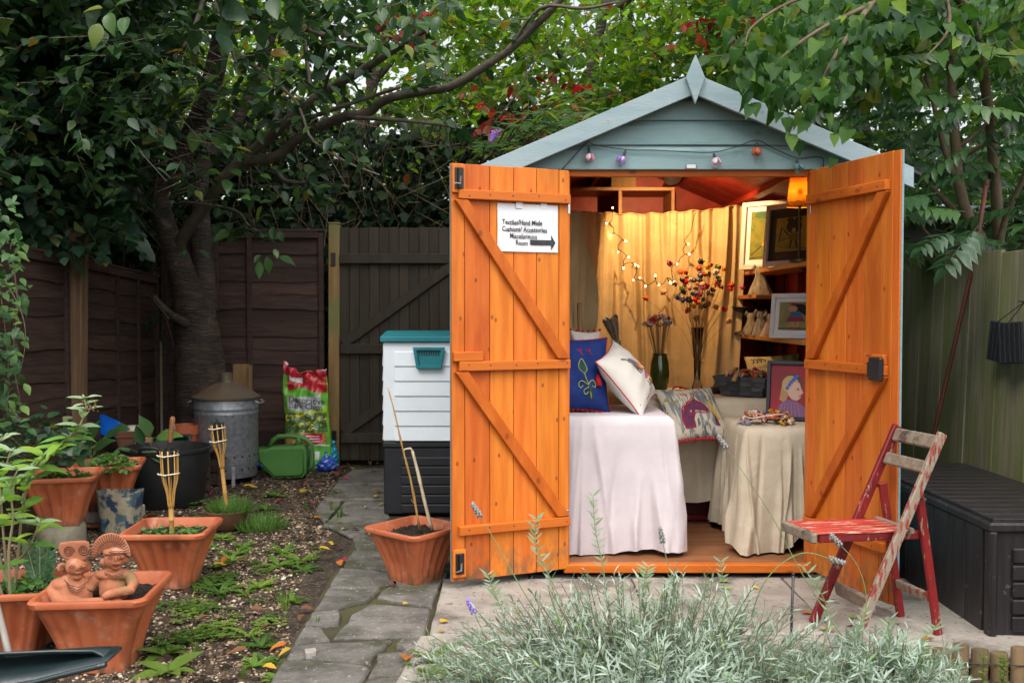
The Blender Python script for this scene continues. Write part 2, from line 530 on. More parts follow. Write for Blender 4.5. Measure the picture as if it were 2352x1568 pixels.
tag(pebbles('gravel',42000,gravel_xy,0.0054,M_PEB,5),'tan and cream gravel scattered over the dark soil bed','gravel',kind='stuff')
def soil_xy(r,n):
 P=np.stack([r.uniform(-2.7,-0.5,n),r.uniform(2.3,7.3,n)],1)
 return P[left_of_path(P)]
tag(pebbles('soil_clods',14000,soil_xy,0.010,M_CLOD,6,-0.002),'crumbly dark soil and bark bits over the planting bed','soil',kind='stuff')

# ------------------------------------------------------------------ crazy paving path
def cpx(x,y):return ((700+x/2.5405)/1.063,(1050+y/2.5405)/1.063)
stones=[
 [(405,240),(640,234),(640,330),(305,332)],
 [(296,342),(640,340),(640,424),(225,428)],
 [(215,438),(348,438),(300,500),(240,572),(180,520)],
 [(362,438),(640,436),(640,545),(480,638),(400,652),(295,600),(228,585),(312,505)],
 [(490,645),(660,560),(660,715),(520,725),(435,728),(410,665)],
 [(410,742),(640,732),(655,790),(648,868),(560,850),(400,842),(350,838)],
 [(330,852),(500,858),(650,885),(668,935),(560,968),(262,966)],
 [(255,980),(582,984),(500,1056),(330,1096),(165,1118)],
 [(596,990),(665,962),(700,900),(1000,880),(945,975),(905,1085),(640,1048),(560,1030)],
 [(155,1132),(328,1110),(322,1194),(122,1202)],
 [(522,1068),(890,1098),(852,1268),(300,1276),(402,1140)],
 [(112,1214),(205,1218),(268,1294),(42,1312)],
 [(30,1328),(268,1312),(656,1292),(600,1346),(540,1386),(525,1436),(130,1398),(-8,1402)],
 [(672,1328),(722,1294),(852,1282),(838,1358),(742,1358)],
 [(566,1382),(832,1372),(810,1498),(512,1526),(558,1440)],
 [(-20,1420),(130,1416),(508,1452),(508,1480),(430,1580),(300,1640),(-150,1640)],
 [(508,1542),(790,1526),(770,1660),(420,1660)],
 ]
def poly_slab(poly,top,th,jit=0.0,seed=0,rnd=0.012):
 """extruded slab with chipped outline and a soft arris; poly in world xy"""
 r=random.Random(seed)
 P=[Vector((p[0],p[1])) for p in poly]
 out=[]
 n=len(P)
 for i in range(n):
  a,b=P[i],P[(i+1) % n]
  k=max(2,int((b-a).length/0.07))
  nv=Vector((-(b-a).y,(b-a).x)).normalized()
  for j in range(k):
   t=j/k
   out.append(a.lerp(b,t)+nv*r.uniform(-jit,jit))
 c=sum(out,Vector((0,0)))/len(out)
 m=len(out)
 vs,fs=[],[]
 rings=[(1.0,top-th),(1.0,top-rnd*0.7),(1.0-rnd/0.3,top)]
 for (s,z) in rings:
  for p in out:
   q=c+(p-c)*s
   vs.append((q.x,q.y,z+(r.uniform(-0.0012,0.0012) if z==top else 0)))
 for k in range(2):
  for i in range(m):
   fs.append((k*m+i,k*m+(i+1) % m,(k+1)*m+(i+1) % m,(k+1)*m+i))
 fs.append(tuple(range(2*m,3*m)))
 return MB().add(vs,fs)
base=[cpx(*p) for p in [(405,236),(640,230),(1020,800),(985,930),(930,1100),(860,1400),(760,1660),(-190,1660),(-30,1400),(110,1195),(245,970),(325,845),(400,735),(405,665),(262,600),(168,522),(212,430)]]
pts=[gnd(x,y,0.004) for x,y in base]
path=MB().add([tuple(p) for p in pts],[tuple(range(len(pts)))]).build('path',M_MOSSGAP,fix=False)
path.data.flip_normals() if path.data.polygons[0].normal.z<0 else None
tag(path,kind='structure')
for i,s in enumerate(stones):
 pw=[gnd(*cpx(*p),0.02)[:2] for p in s]
 poly_slab(pw,0.020+random.uniform(-0.003,0.004),0.018,0.006,i).build('paving_stone',M_STONE,path)
poly_slab([gnd(*cpx(*p),0.02)[:2] for p in [(110,1370),(180,1362),(182,1392),(120,1404)]],0.030,0.02,0.003,77).build('paving_stone',M_CONC,path)
# patio of concrete slabs
pat=obj('patio',grid_mesh(-0.34,1.92,3.2,4.2,2,2,lambda X,Y:X*0+0.006),M_MOSSGAP)
tag(pat,kind='structure')
sl=[(-0.30,0.52,3.46,4.195),(-0.33,0.50,2.72,3.45),(0.53,1.18,3.46,4.195),(0.51,1.17,3.215,3.45),(1.19,1.90,3.87,4.195),(1.185,1.90,3.22,3.86)]
for i,(x0,x1,y0,y1) in enumerate(sl):
 dx=-0.06 if i==1 else 0.0
 poly_slab([(x0,y1),(x0+dx,y0),(x1,y0),(x1,y1)],0.028+0.002*(i % 3),0.024,0.003,100+i,0.006).build('concrete_slab',M_CONC,pat)
x=-0.14
i=0
while x<1.75:
 wd=random.uniform(0.19,0.22)
 poly_slab([(x,4.285),(x,4.205),(x+wd-0.008,4.205),(x+wd-0.008,4.285)],0.022,0.02,0.002,200+i,0.004).build('edging_block',M_BRICKBLK,pat)
 x += wd;i += 1

# ================================================================== fences
WAVY=[]
for k in range(6):
 r=random.Random(40+k)
 def wavy(L,h,th,r=r):
  n=16
  vs,fs=[],[]
  ph=[r.uniform(0,6.28) for _ in range(3)]
  for i in range(n+1):
   x=-L/2+L*i/n
   dz=0.006*math.sin(i*0.55+ph[0])+0.004*math.sin(i*1.3+ph[1])+r.uniform(-0.0015,0.0015)
   vs += [(x,-th,-h/2+dz),(x,-th*0.35,h/2),(x,th*0.4,h/2),(x,-th*0.3,-h/2+dz)]
  for i in range(n):
   for a,b in ((0,1),(1,2),(2,3),(3,0)):
    fs.append((i*4+a,(i+1)*4+a,(i+1)*4+b,i*4+b))
  fs += [(0,1,2,3),tuple(n*4+q for q in (3,2,1,0))]
  return MB().add(vs,fs)
 WAVY.append(wavy)
_wc={}
def wavyboard(k,L,h):
 key=(k,round(L,3),round(h,3))
 if key not in _wc:_wc[key]=WAVY[k](L,h,0.019).mesh('lap_board')
 return _wc[key]
def lap_panel(name,label,a,b,z0,za,zb,pitch,battens,group=None):
 """lap fence panel from a to b (xy), top slopes from za to zb; front faces the right-hand side of a->b turned to the viewer"""
 a,b=Vector(a),Vector(b)
 d=b-a;L=d.length
 ang=math.atan2(d.y,d.x)
 t=thing(name,label,'fence',(a.x,a.y,0),0,group,rot=(0,0,ang))
 slope=(zb-za)/L
 n=int((za-z0-0.05)/pitch)
 for i in range(n+1):
  z=za-0.05-pitch*(i+0.5)
  if z<z0:break
  o=obj('lap_board',wavyboard(i % 6,L-0.06,pitch+0.022),M_FENCE,t,(L/2,0.004*(i % 2),z+slope*L/2),(R(3),-math.atan(slope),R(180) if i % 3==1 else 0) if i % 3 != 1 else (0,-math.atan(slope),0),keep=False)
 for s in (0.02,L-0.02):
  pbox('frame_stile',M_FENCE,t,(s,-0.018,(z0+za+slope*s)/2),(0.04,0.03,za+slope*s-z0),keep=False)
 for s in battens:
  pbox('batten',M_FENCE,t,(s,-0.022,(z0+za+slope*s)/2),(0.035,0.022,za+slope*s-z0-0.04),keep=False)
 pbox('top_rail',M_FENCE,t,(L/2,-0.02,za+slope*L/2-0.022),(L-0.082,0.032,0.05),rot=(0,-math.atan(slope),0),keep=False)
 pbox('top_cap',M_FENCE,t,(L/2,-0.005,za+slope*L/2+0.013),(L,0.07,0.018),rot=(0,-math.atan(slope),0),keep=False)
 return t
def timber(name,label,x,y,wd,dp,z1,m,lean=0.0):
 t=thing(name,label,'post',(x,y,0))
 mb=MB()
 mb.box((0,0,z1/2),(wd,dp,z1))
 o=mb.build('shaft',m,t,bevel=0.006,keep=False)
 c=MB().box((0,0,z1+0.006),(wd+0.004,dp+0.004,0.014)).build('weathered_top',m,t,bevel=0.005,keep=False)
 t.rotation_euler=(0,lean,0)
 return t
GB=7.5
lap_panel('lap_fence','dark brown lap fence panel between cherry tree and the green timber gate post',(-2.72,GB),(-1.46,GB),0.03,1.815,1.815,0.107,[0.42,0.68])
lap_panel('lap_fence','dark brown lap side panel between the brown post and cherry tree corner',(-2.76,6.06),(-2.76,7.44),0.03,1.525,1.455,0.10,[0.62,1.0])
lap_panel('lap_fence','dark brown lap side panel behind climbing shrub, leading up to the brown post',(-2.76,4.02),(-2.76,5.94),0.03,1.585,1.53,0.10,[0.64,1.28])
timber('fence_post','tall brown timber post between the two side fence panels',-2.73,6.0,0.085,0.10,1.70,M_POSTB,0.02)
timber('gate_post','pale green-tan timber gate post with black hinges',-1.385,7.46,0.085,0.085,1.87,M_POST,0.008)
timber('gate_post','far gate post hidden behind the shed corner',-0.36,7.46,0.085,0.085,1.87,M_POST)
lap_panel('lap_fence','dark brown lap fence panel running behind the shed',(-0.30,GB),(2.36,GB),0.03,1.815,1.815,0.107,[0.9,1.8])
# pale mossy neighbour fence beyond the left side fence
t=thing('neighbour_fence','pale mossy board fence beyond the brown side fence','fence',(-3.6,8.3,0))
for i in range(22):
 x=-5.0+i*0.125
 pbox('fence_board',M_MOSSF,t,(x,8.3+0.006*(i % 2),0.92),(0.12,0.018,1.84+random.uniform(-0.012,0.012)))
# gate
t=thing('garden_gate','olive brown ledged board gate with diagonal braces','gate',(-0.86,7.44,0))
gx0,gx1=-1.335,-0.41
n=12
for i in range(n):
 wd=(gx1-gx0)/n
 pbox('gate_board',M_GATE,t,(gx0+wd*(i+0.5),7.45,0.945),(wd-0.003,0.02,1.80+random.uniform(-0.004,0.004)))
for z in (1.605,0.91,0.22):
 pbox('ledge',M_GATE,t,((gx0+gx1)/2+0.004,7.425,z),(gx1-gx0-0.01,0.028,0.075),0.004)
for za,zb in ((0.95,1.565),(0.262,0.87)):
 MB().bar((gx0+0.03,7.428,za),(gx1-0.03,7.428,zb),0.026,0.075,up=(-0.6,0,0.8)).build('brace',M_GATE,t,bevel=0.003)
for z in (1.60,0.23):
 MB().box((-1.375,7.412,z),(0.034,0.006,0.10)).build('hinge',M_BLACKMET,t,bevel=0.002)
# right-hand mossy boundary fence
t=thing('boundary_fence','green-stained vertical board fence behind black storage box','fence',(2.36,5,0))
i=0
y=2.6
while y<7.45:
 h=1.485+(y-4.4)*0.045
 pbox('fence_board',M_MOSSF,t,(2.37+0.005*(i % 2),y+0.075,h/2),(0.02,0.147,h+random.uniform(-0.01,0.01)),rot=(0,R(2.0),0))
 y += 0.15;i += 1
pbox('fence_rail',M_MOSSF,t,(2.405,5.0,0.35),(0.04,4.8,0.07))
pbox('fence_rail',M_MOSSF,t,(2.43,5.0,1.1),(0.04,4.8,0.07))
# a grey lean-to roof beyond it
t=thing('neighbour_shed','grey flat-roofed outbuilding half hidden by shrubs behind the boundary fence','shed',(3.6,7.6,0))
MB().box((4.0,8.4,0.95),(2.9,1.6,1.9)).build('wall',mat('grey_render',(0.07,0.072,0.068),(0.05,0.052,0.048),rough=0.9,scale=5,bump=0.3),t)
MB().box((4.0,8.3,1.955),(3.3,2.0,0.09)).build('roof',mat('pale_felt',(0.22,0.235,0.25),(0.17,0.18,0.19),rough=0.85,scale=8,bump=0.2),t,bevel=0.01)
# log roll edging
t=thing('log_edging','low roll edging of sawn logs wired together beside lavender','edging',(1.3,3.2,0))
M_LOG=mat('log_edging_wood',(0.16,0.10,0.05),(0.10,0.068,0.034),rough=0.8,scale=6,stretch=(5,5,0.8),bump=0.4,bscale=40,bstretch=(7,7,0.8),objvar=0.25,c3=(0.12,0.10,0.045),s3=4,lo3=0.5,hi3=0.7)
tops=[]
for i in range(22):
 x=0.62+i*0.0625
 y=3.165-0.02*math.sin(i*0.4)
 z1=0.085+0.012*math.sin(i*1.9)+(-0.026 if i<12 else -0.006)
 mb=MB()
 mb.lathe([(0.028,-0.08),(0.029,z1-0.004),(0.026,z1)],14,close=True,sy=0.75)
 mb.build('log',M_LOG,t,smooth=40,loc=(x,y,0),rot=(R(random.uniform(-2,2)),R(random.uniform(-4,4)),0))
 tops.append((x,y-0.024,0.035))
MB().tube(tops,0.0018,5).build('wire',M_BLACKMET,t)
# ================================================================== the shed
F=4.25
SX0,SX1,SXC=-0.10,1.67,0.785
OX0,OX1=0.254,1.312
OZ0,OZ1=0.078,1.812
BACK=6.55
APEX,SLOPE=2.215,0.424
shed=thing('garden_shed','small apex garden shed with teal gable and wide open orange doors','shed',(SXC,F,0))
def clad(xl,xr,z0,z1,m=M_TEAL):
 """one shiplap board on the front wall; xl, xr: functions of z"""
 zs=[(z0,-0.004),(z0+0.003,-0.008),(z1-0.024,-0.008),(z1-0.012,-0.002),(z1-0.0015,0.0035)]
 vs,fs=[],[]
 for z,y in zs:
  vs += [(xl(z),F+y,z),(xr(z),F+y,z)]
 for z,y in ((z1-0.0015,0.012),(z0,0.012)):
  vs += [(xl(z),F+y,z),(xr(z),F+y,z)]
 n=len(vs) // 2
 for i in range(n):
  j=(i+1) % n
  fs.append((2*i,2*i+1,2*j+1,2*j))
 fs += [tuple(2*i for i in range(n)),tuple(2*i+1 for i in reversed(range(n)))]
 return MB().add(vs,fs).build('cladding_board',m,shed)
gl=lambda z:max(SX0,SXC-(APEX-0.02-z)/SLOPE)
gr=lambda z:min(SX1,SXC+(APEX-0.02-z)/SLOPE)
z=OZ1+0.009
while z<APEX-0.05:
 z1=min(z+0.1075,APEX-0.025)
 clad(gl,gr,z,z1)
 z += 0.1075
z=OZ1+0.009-0.1075
while z>0.0:
 clad(lambda q:SX0,lambda q:OX0-0.022,z,z+0.1075)
 clad(lambda q:OX1+0.022,lambda q:SX1,z,z+0.1075)
 z -= 0.1075
# side and back walls: boards outside, stained lining inside
for sx,xx in ((-1,SX0),(1,SX1)):
 z=0.04
 while z<1.80:
  pbox('cladding_board',M_TEAL,shed,(xx+sx*0.006,(F+BACK)/2+0.01,z+0.053),(0.012,BACK-F-0.02,0.105),0.003)
  z += 0.1075
 MB().box((xx-sx*0.016,(F+BACK)/2+0.02,0.92),(0.02,BACK-F-0.06,1.73)).build('lining_panel',M_REDWOOD,shed)
 for fy in (F+0.6,F+1.2,F+1.8):
  MB().box((xx-sx*0.044,fy,0.92),(0.034,0.045,1.70)).build('wall_stud',M_REDWOOD,shed,bevel=0.002)
vs=[(SX0,0.06),(SX1,0.06),(SX1,1.82),(SXC,APEX-0.03),(SX0,1.82)]
MB().prism(vs,0.02,Matrix.Translation((0,BACK,0))).build('back_wall',M_REDWOOD,shed)
# floor and bearers
MB().box((SXC,(F+BACK)/2,0.062),(SX1-SX0-0.03,BACK-F-0.03,0.018)).build('floor_deck',M_FLOORWOOD,shed)
for x in (SX0+0.15,SXC,SX1-0.15):
 MB().box((x,(F+BACK)/2+0.04,0.026),(0.05,BACK-F-0.1,0.05)).build('bearer',M_FENCE,shed)
# threshold, jambs, head
pbox('threshold',M_ORANGE_X,shed,((OX0+OX1)/2,F-0.005,0.062),(OX1-OX0+0.05,0.05,0.038),0.004)
for x in (OX0-0.011,OX1+0.011):
 pbox('door_jamb',M_ORANGE,shed,(x,F+0.016,0.945),(0.022,0.058,1.728),0.002)
pbox('door_head',M_ORANGE_X,shed,((OX0+OX1)/2,F+0.030,OZ1-0.002),(OX1-OX0-0.004,0.034,0.030),0.002)
# roof
rl=1.0
for s in (-1,1):
 L=0.985
 M=Matrix.Translation((SXC,0,APEX)) @ Matrix.Rotation(s*math.atan(SLOPE),4,'Y')
 Lr=L/math.cos(math.atan(SLOPE))
 MB().box((s*Lr/2,(F+BACK)/2-0.01,-0.006),(Lr,BACK-F+0.14,0.012),M).build('roof',mat('roof_felt',(0.05,0.055,0.055),(0.03,0.034,0.032),rough=0.9,scale=20,bump=0.3),shed)
 nb=10
 for k in range(nb):
  bl=(BACK-F-0.02)/nb
  o=MB().box((s*(Lr*0.97/2+0.004),F+0.02+bl*(k+0.5),-0.020),(Lr*0.97,bl-0.004,0.012),M).build('ceiling_board',M_REDWOOD,shed)
 for q in (0.28,0.68):
  MB().box((s*Lr*q,(F+BACK)/2,-0.050),(0.04,BACK-F-0.04,0.045),M).build('purlin',M_REDWOOD,shed,bevel=0.002)
 # barge board
 hb=0.088
 mb=MB()
 e=0.948
 pts=[(0.0,0.006),(s*e,0.006-e*SLOPE),(s*e,0.006-e*SLOPE-hb),(0.0,0.006-hb)]
 if s<0:pts.reverse()
 mb.prism([(SXC+a,APEX+b) for a,b in pts],0.02,Matrix.Translation((0,F-0.085+(0.0004 if s>0 else 0),0)))
 mb.build('barge_board',M_TEALW,shed,bevel=0.002)
pbox('ridge_beam',M_REDWOOD,shed,(SXC,(F+BACK)/2,APEX-0.075),(0.04,BACK-F-0.04,0.06))
fx,fz=at(1592,125,F-0.1),at(1592,240,F-0.1)
cxx=SXC
wf=0.042
zc=APEX-0.018
mb=MB().prism([(cxx,fz.z),(cxx+wf,zc),(cxx,fx.z),(cxx-wf,zc)],0.018,Matrix.Translation((0,F-0.105,0)))
mb.build('finial',M_TEALW,shed,bevel=0.003)
# little glass catch above the opening
MB().box((SXC+0.0,F-0.014,OZ1+0.022),(0.045,0.012,0.022)).build('door_catch',M_STEEL,shed,bevel=0.003)

# ------------------------------------------------------------------ doors
DW,DZ0,DZ1=0.546,0.062,1.816
def make_door(hx,fx_,fy_,mirror,label):
 """local x runs from the hinge to the free edge, local y<0 is the inner (orange) face towards the viewer"""
 d=Vector((fx_-hx,fy_-F))
 ang=math.atan2(d.y,d.x)
 s=-1 if mirror else 1       # side of the inner face in local y
 piv=Matrix.Translation((hx,F-0.012,0)) @ Matrix.Rotation(ang,4,'Z')
 core=MB().box((DW/2,s*0.002,(DZ0+DZ1)/2),(DW,0.008,DZ1-DZ0)).mesh('door')
 door=bpy.data.objects.new('door',core)
 core.materials.append(M_TEAL)
 COL.objects.link(door)
 door.matrix_basis=piv
 adopt(door,shed)
 door['label']=label
 def L(name,m,c,sz,bev=0.002,rot=None):
  return pbox(name,m,door,(c[0],s*-c[1],c[2]),sz,bev,rot,keep=False)
 ws=[0.05,0.107,0.107,0.110,0.113,0.059]
 x=0.0
 for wd in ws:
  L('plank',M_ORANGE,(x+wd/2,0.0085,(DZ0+DZ1)/2),(wd-0.0022,0.013,DZ1-DZ0+random.uniform(-0.002,0.002)),0.0022)
  x += wd
 for z in (1.687,0.970,0.279):
  e=0.026 if mirror else 0.012
  L('ledge',M_ORANGE_X,((DW-e)/2+0.002,0.028,z),(DW-e-0.006,0.026,0.040),0.003)
 for z in (1.687,0.970,0.279):
  for xs_ in (0.03,0.16,0.27,0.38,0.48):
   MB().ell((xs_+random.uniform(-0.008,0.008),-s*0.0415,z+random.uniform(-0.007,0.007)),(0.0035,0.001,0.0035),7,4).build('screw_head',M_BLACKMET,door,keep=False)
 for za,zb in ((1.664,0.994),(0.947,0.302)):
  a,b=Vector((DW-0.035,0,za)),Vector((0.03,0,zb))
  dd=(b-a);ln=dd.length
  th=math.atan2(dd.z,dd.x)
  # bar with ends cut level
  hw=0.034
  pl=[(a.x-hw,za),(a.x+hw*0.75,za),(b.x+hw,zb),(b.x-hw*0.75,zb)]
  if s>0:
   mb=MB().prism(pl,0.024,Matrix.Translation((0,-0.039,0)))
  else:
   mb=MB().prism(pl,0.024,Matrix.Translation((0,0.015,0)))
  mb.build('brace',M_ORANGE_BR,door,bevel=0.003,keep=False)
 return door,L,s
M_ORANGE_BR=mat('orange_stain_brace',(0.38,0.078,0.007),(0.50,0.12,0.013),rough=0.5,spec=0.25,scale=3.2,stretch=(5,5,1.6),lo=0.3,hi=0.7,bump=0.12,bscale=30,bstretch=(6,6,2),objvar=0.06,knots=((0.2,0.045,0.012),5.0,(0.9,0.05,0.6),0.06))
# left door: hinge on the left jamb, swung out and round; inner face towards the viewer
doorL,LL,sL=make_door(OX0-0.008,-0.262,4.04,True,'left orange door with paper sign, swung fully open')
doorR,LR,sR=make_door(OX1+0.008,1.480,3.722,False,'right orange door with black rim lock, standing ajar towards the chair')
LL('lock_block',M_ORANGE_X,(DW-0.068,0.028,1.011),(0.132,0.024,0.040),0.003)
LR('lock_block',M_ORANGE_X,(DW-0.075,0.028,1.011),(0.118,0.024,0.040),0.003)
LR('cover_strip',M_ORANGE,(DW+0.012,0.006,(DZ0+DZ1)/2),(0.044,0.008,DZ1-DZ0-0.002),0.001)
LR('cover_strip',M_TEAL,(DW+0.012,-0.004,(DZ0+DZ1)/2),(0.044,0.010,DZ1-DZ0),0.001)
def bolt(L,door,s,z,length):
 L('bolt_block',M_ORANGE,(DW-0.030,0.0225,z),(0.056,0.014,length+0.03),0.002)
 b=L('bolt',M_BLACKMET,(DW-0.030,0.032,z),(0.038,0.005,length),0.001)
 y=-s*0.041
 MB().tube([(DW-0.030,y,z+length*0.48),(DW-0.030,y,z-length*0.46)],0.0085,10).build('barrel',M_BLACKMET,door,smooth=40,keep=False)
 MB().tube([(DW-0.030,-s*0.046,z-length*0.30),(DW-0.030,-s*0.052,z+length*0.08)],0.004,8).build('rod',M_STEEL,door,smooth=40,keep=False)
 MB().tube([(DW-0.030,-s*0.047,z-length*0.28),(DW-0.002,-s*0.060,z-length*0.28)],0.0035,8).build('knob',M_STEEL,door,smooth=40,keep=False)
bolt(LL,doorL,sL,1.752,0.088)
bolt(LL,doorL,sL,0.140,0.088)
# rim lock on the right door
LR('rim_lock',M_BLACKMET,(DW-0.045,0.048,0.975),(0.075,0.022,0.092),0.006)
LR('lock_keep',M_BLACKMET,(DW-0.090,0.046,0.972),(0.014,0.014,0.060),0.003)
for zz in (1.66,0.29):
 for L in (LL,LR):
  L('hinge',M_STEEL,(0.003,0.012,zz),(0.012,0.014,0.07),0.002)

# ------------------------------------------------------------------ paper sign
def text_mesh(s,size,xs=1.0,bold=0.0,res=3,jitter=0.0,align='LEFT'):
 c=bpy.data.curves.new('t','FONT')
 c.body=s;c.size=size;c.align_x=align
 c.resolution_u=res;c.offset=bold
 o=bpy.data.objects.new('t',c)
 COL.objects.link(o)
 dg=bpy.context.evaluated_depsgraph_get()
 dg.update()
 me=bpy.data.meshes.new_from_object(o.evaluated_get(dg))
 bpy.data.objects.remove(o)
 for v in me.vertices:
  x,y=v.co.x*xs,v.co.y
  if jitter:
   k=1.0/size
   y += jitter*size*math.sin(x*k*2.3+1.1)+jitter*size*0.6*math.sin(x*k*5.1)
   x += jitter*size*0.9*math.sin(x*k*3.7+y*k*2.0)
  v.co=(x,0,y)      # stand the text up in XZ, reading along +X
 return me
wl=W(doorL)
sg=thing('paper_sign','white paper sign with handwritten-style lettering and arrow on left orange door','sign')
# the sign reads from the free edge towards the hinge, on the inner face
xa,xb=DW*(1-0.375),DW*(1-0.892)
z0s,z1s=1.455,1.659
fx2=wl.to_3x3() @ Vector((-1,0,0))
o3=wl @ Vector((xa,0.0175,z0s)) if sL<0 else wl @ Vector((xa,-0.0175,z0s))
nrm=(wl.to_3x3() @ Vector((0,1 if sL<0 else -1,0)))
SM=Matrix((fx2,-nrm,Vector((0,0,1)))).transposed().to_4x4()
SM.translation=o3
sg.matrix_basis=SM
wS,hS=xa-xb,z1s-z0s
nx,nz=14,10
vs,fs=[],[]
for j in range(nz+1):
 for i in range(nx+1):
  u,v=i/nx,j/nz
  x_,z_=wS*u,hS*v
  if i==0 and j==0:x_,z_=0.012,0.004
  vs.append((x_,-0.0025-0.0012*math.sin(u*7+v*3)-0.0012*math.sin(u*3-v*9),z_))
for j in range(nz):
 for i in range(nx):
  a=j*(nx+1)+i
  fs.append((a,a+1,a+nx+2,a+nx+1))
MB().add(vs,fs).build('sheet',M_WHITEPAPER,sg,smooth=True,keep=False)
for s_,x_,z_,sz in (('Textiles/Hand Made',0.020,0.115,0.0275),('Cushions/ Accessories',0.019,0.0855,0.0275),('Miscellaneous',0.055,0.0565,0.0275),('Room',0.082,0.028,0.0275)):
 me=text_mesh(s_,sz*1.05,0.80,0.0006,3,0.035)
 obj('lettering',me,M_INK,sg,(x_,-0.0056,z_),keep=False)
MB().add([(x,-0.0058,z) for x,z in [(0.150,0.030),(0.150,0.0525),(0.249,0.0525),(0.249,0.075),(0.270,0.041),(0.249,0.009),(0.249,0.030)]],[tuple(range(7))]).build('arrow',M_INK,sg,keep=False)
for x_ in (0.10,0.215):
 MB().box((x_,-0.005,hS-0.006),(0.03,0.0008,0.026)).build('tape',mat('clear_tape',(0.70,0.70,0.72),rough=0.25),sg,keep=False)

# ------------------------------------------------------------------ flower string lights across the gable
M_CABLE=mat('dark_cable',(0.012,0.02,0.018),rough=0.5)
sl_=thing('flower_string_lights','dark cable with unlit plastic flower lamps pinned across teal gable','string lights',(SXC,F-0.03,1.9))
YG=F-0.022
cab=[(1290,390),(1318,360),(1350,325),(1362,332),(1440,344),(1500,345),(1560,348),(1635,350),(1690,338),(1737,322),(1775,340),(1830,363),(1860,361),(1889,362),(1891,386)]
MB().tube(smoothpath([at(x,y,YG) for x,y in cab],3),0.0022,6).build('cable',M_CABLE,sl_,smooth=True)
for (x,y,c1,c2,tilt,top) in ((1355,363,(0.75,0.68,0.70),(0.55,0.18,0.25),0.1,(1352,338)),(1428,370,(0.65,0.55,0.75),(0.16,0.04,0.45),-0.2,(1437,346)),
 (1643,373,(0.75,0.70,0.75),(0.60,0.22,0.36),-0.3,(1640,352)),(1738,349,(0.50,0.10,0.03),(0.55,0.15,0.05),0.0,(1738,326)),(1832,388,(0.24,0.33,0.15),(0.08,0.19,0.26),-0.4,(1830,366))):
 p0,p1=at(*top,YG-0.004),at(x,y,YG-0.012)
 lp=MB().tube([p0,p0.lerp(p1,0.25),p0.lerp(p1,0.55)],[0.004,0.0065,0.0055],8).build('lamp_holder',M_CABLE,sl_,smooth=40)
 fm=mat('petal_%d' % x,c1,c2,rough=0.35,scale=30,trans=0.3)
 d=(p1-p0).normalized()
 Mx=Matrix.Translation(p0.lerp(p1,0.55)) @ d.to_track_quat('Z','Y').to_matrix().to_4x4() @ Matrix.Rotation(tilt,4,'X')
 for k in range(5):
  A=Mx @ Matrix.Rotation(k*1.2566,4,'Z') @ Matrix.Rotation(R(26),4,'Y')
  pv=[(0,0,0),(0.010,-0.010,0.014),(0.013,0,0.013),(0.010,0.010,0.014),(0.006,-0.011,0.032),(0.008,0,0.034),(0.006,0.011,0.032),(0.0,0.0,0.042)]
  MB().add(pv,[(0,1,2),(0,2,3),(1,4,5,2),(2,5,6,3),(4,7,5),(5,7,6)],A).build('petal',fm,lp)
# ================================================================== planters
M_TERRA=mat('terracotta_plastic',(0.38,0.098,0.040),(0.44,0.125,0.054),dirt=(0.0,0.10,(0.13,0.075,0.045)),rough=0.48,scale=4,bump=0.06,bscale=60,objvar=0.07,c3=(0.20,0.055,0.026),s3=6,lo3=0.5,hi3=0.75,c4=(0.42,0.20,0.13),s4=16,lo4=0.58,hi4=0.72,spec=0.3)
def sqp(t,hw,rd):
 """point on a rounded square of half width hw, corner radius rd, t in 0..1"""
 s=hw-rd
 per=8*s+2*math.pi*rd
 q=(t % 1.0)*per
 segs=[((s,-s),(1,0)),((s,s),(0,1)),((-s,s),(-1,0)),((-s,-s),(0,-1))]
 for k in range(4):
  # straight side k then corner k
  if q<2*s:
   nx,ny=[(1,0),(0,1),(-1,0),(0,-1)][k]
   tx,ty=-ny,nx
   return (nx*hw+tx*(q-s),ny*hw+ty*(q-s)),(nx,ny),(q-s)/s
  q -= 2*s
  if q<math.pi/2*rd:
   a=k*math.pi/2+q/rd
   cx,cy=[(s,s),(-s,s),(-s,-s),(s,-s)][k]
   return (cx+rd*math.cos(a),cy+rd*math.sin(a)),(math.cos(a),math.sin(a)),1.0
  q -= math.pi/2*rd
 return (hw,-s),(1,0),1.0
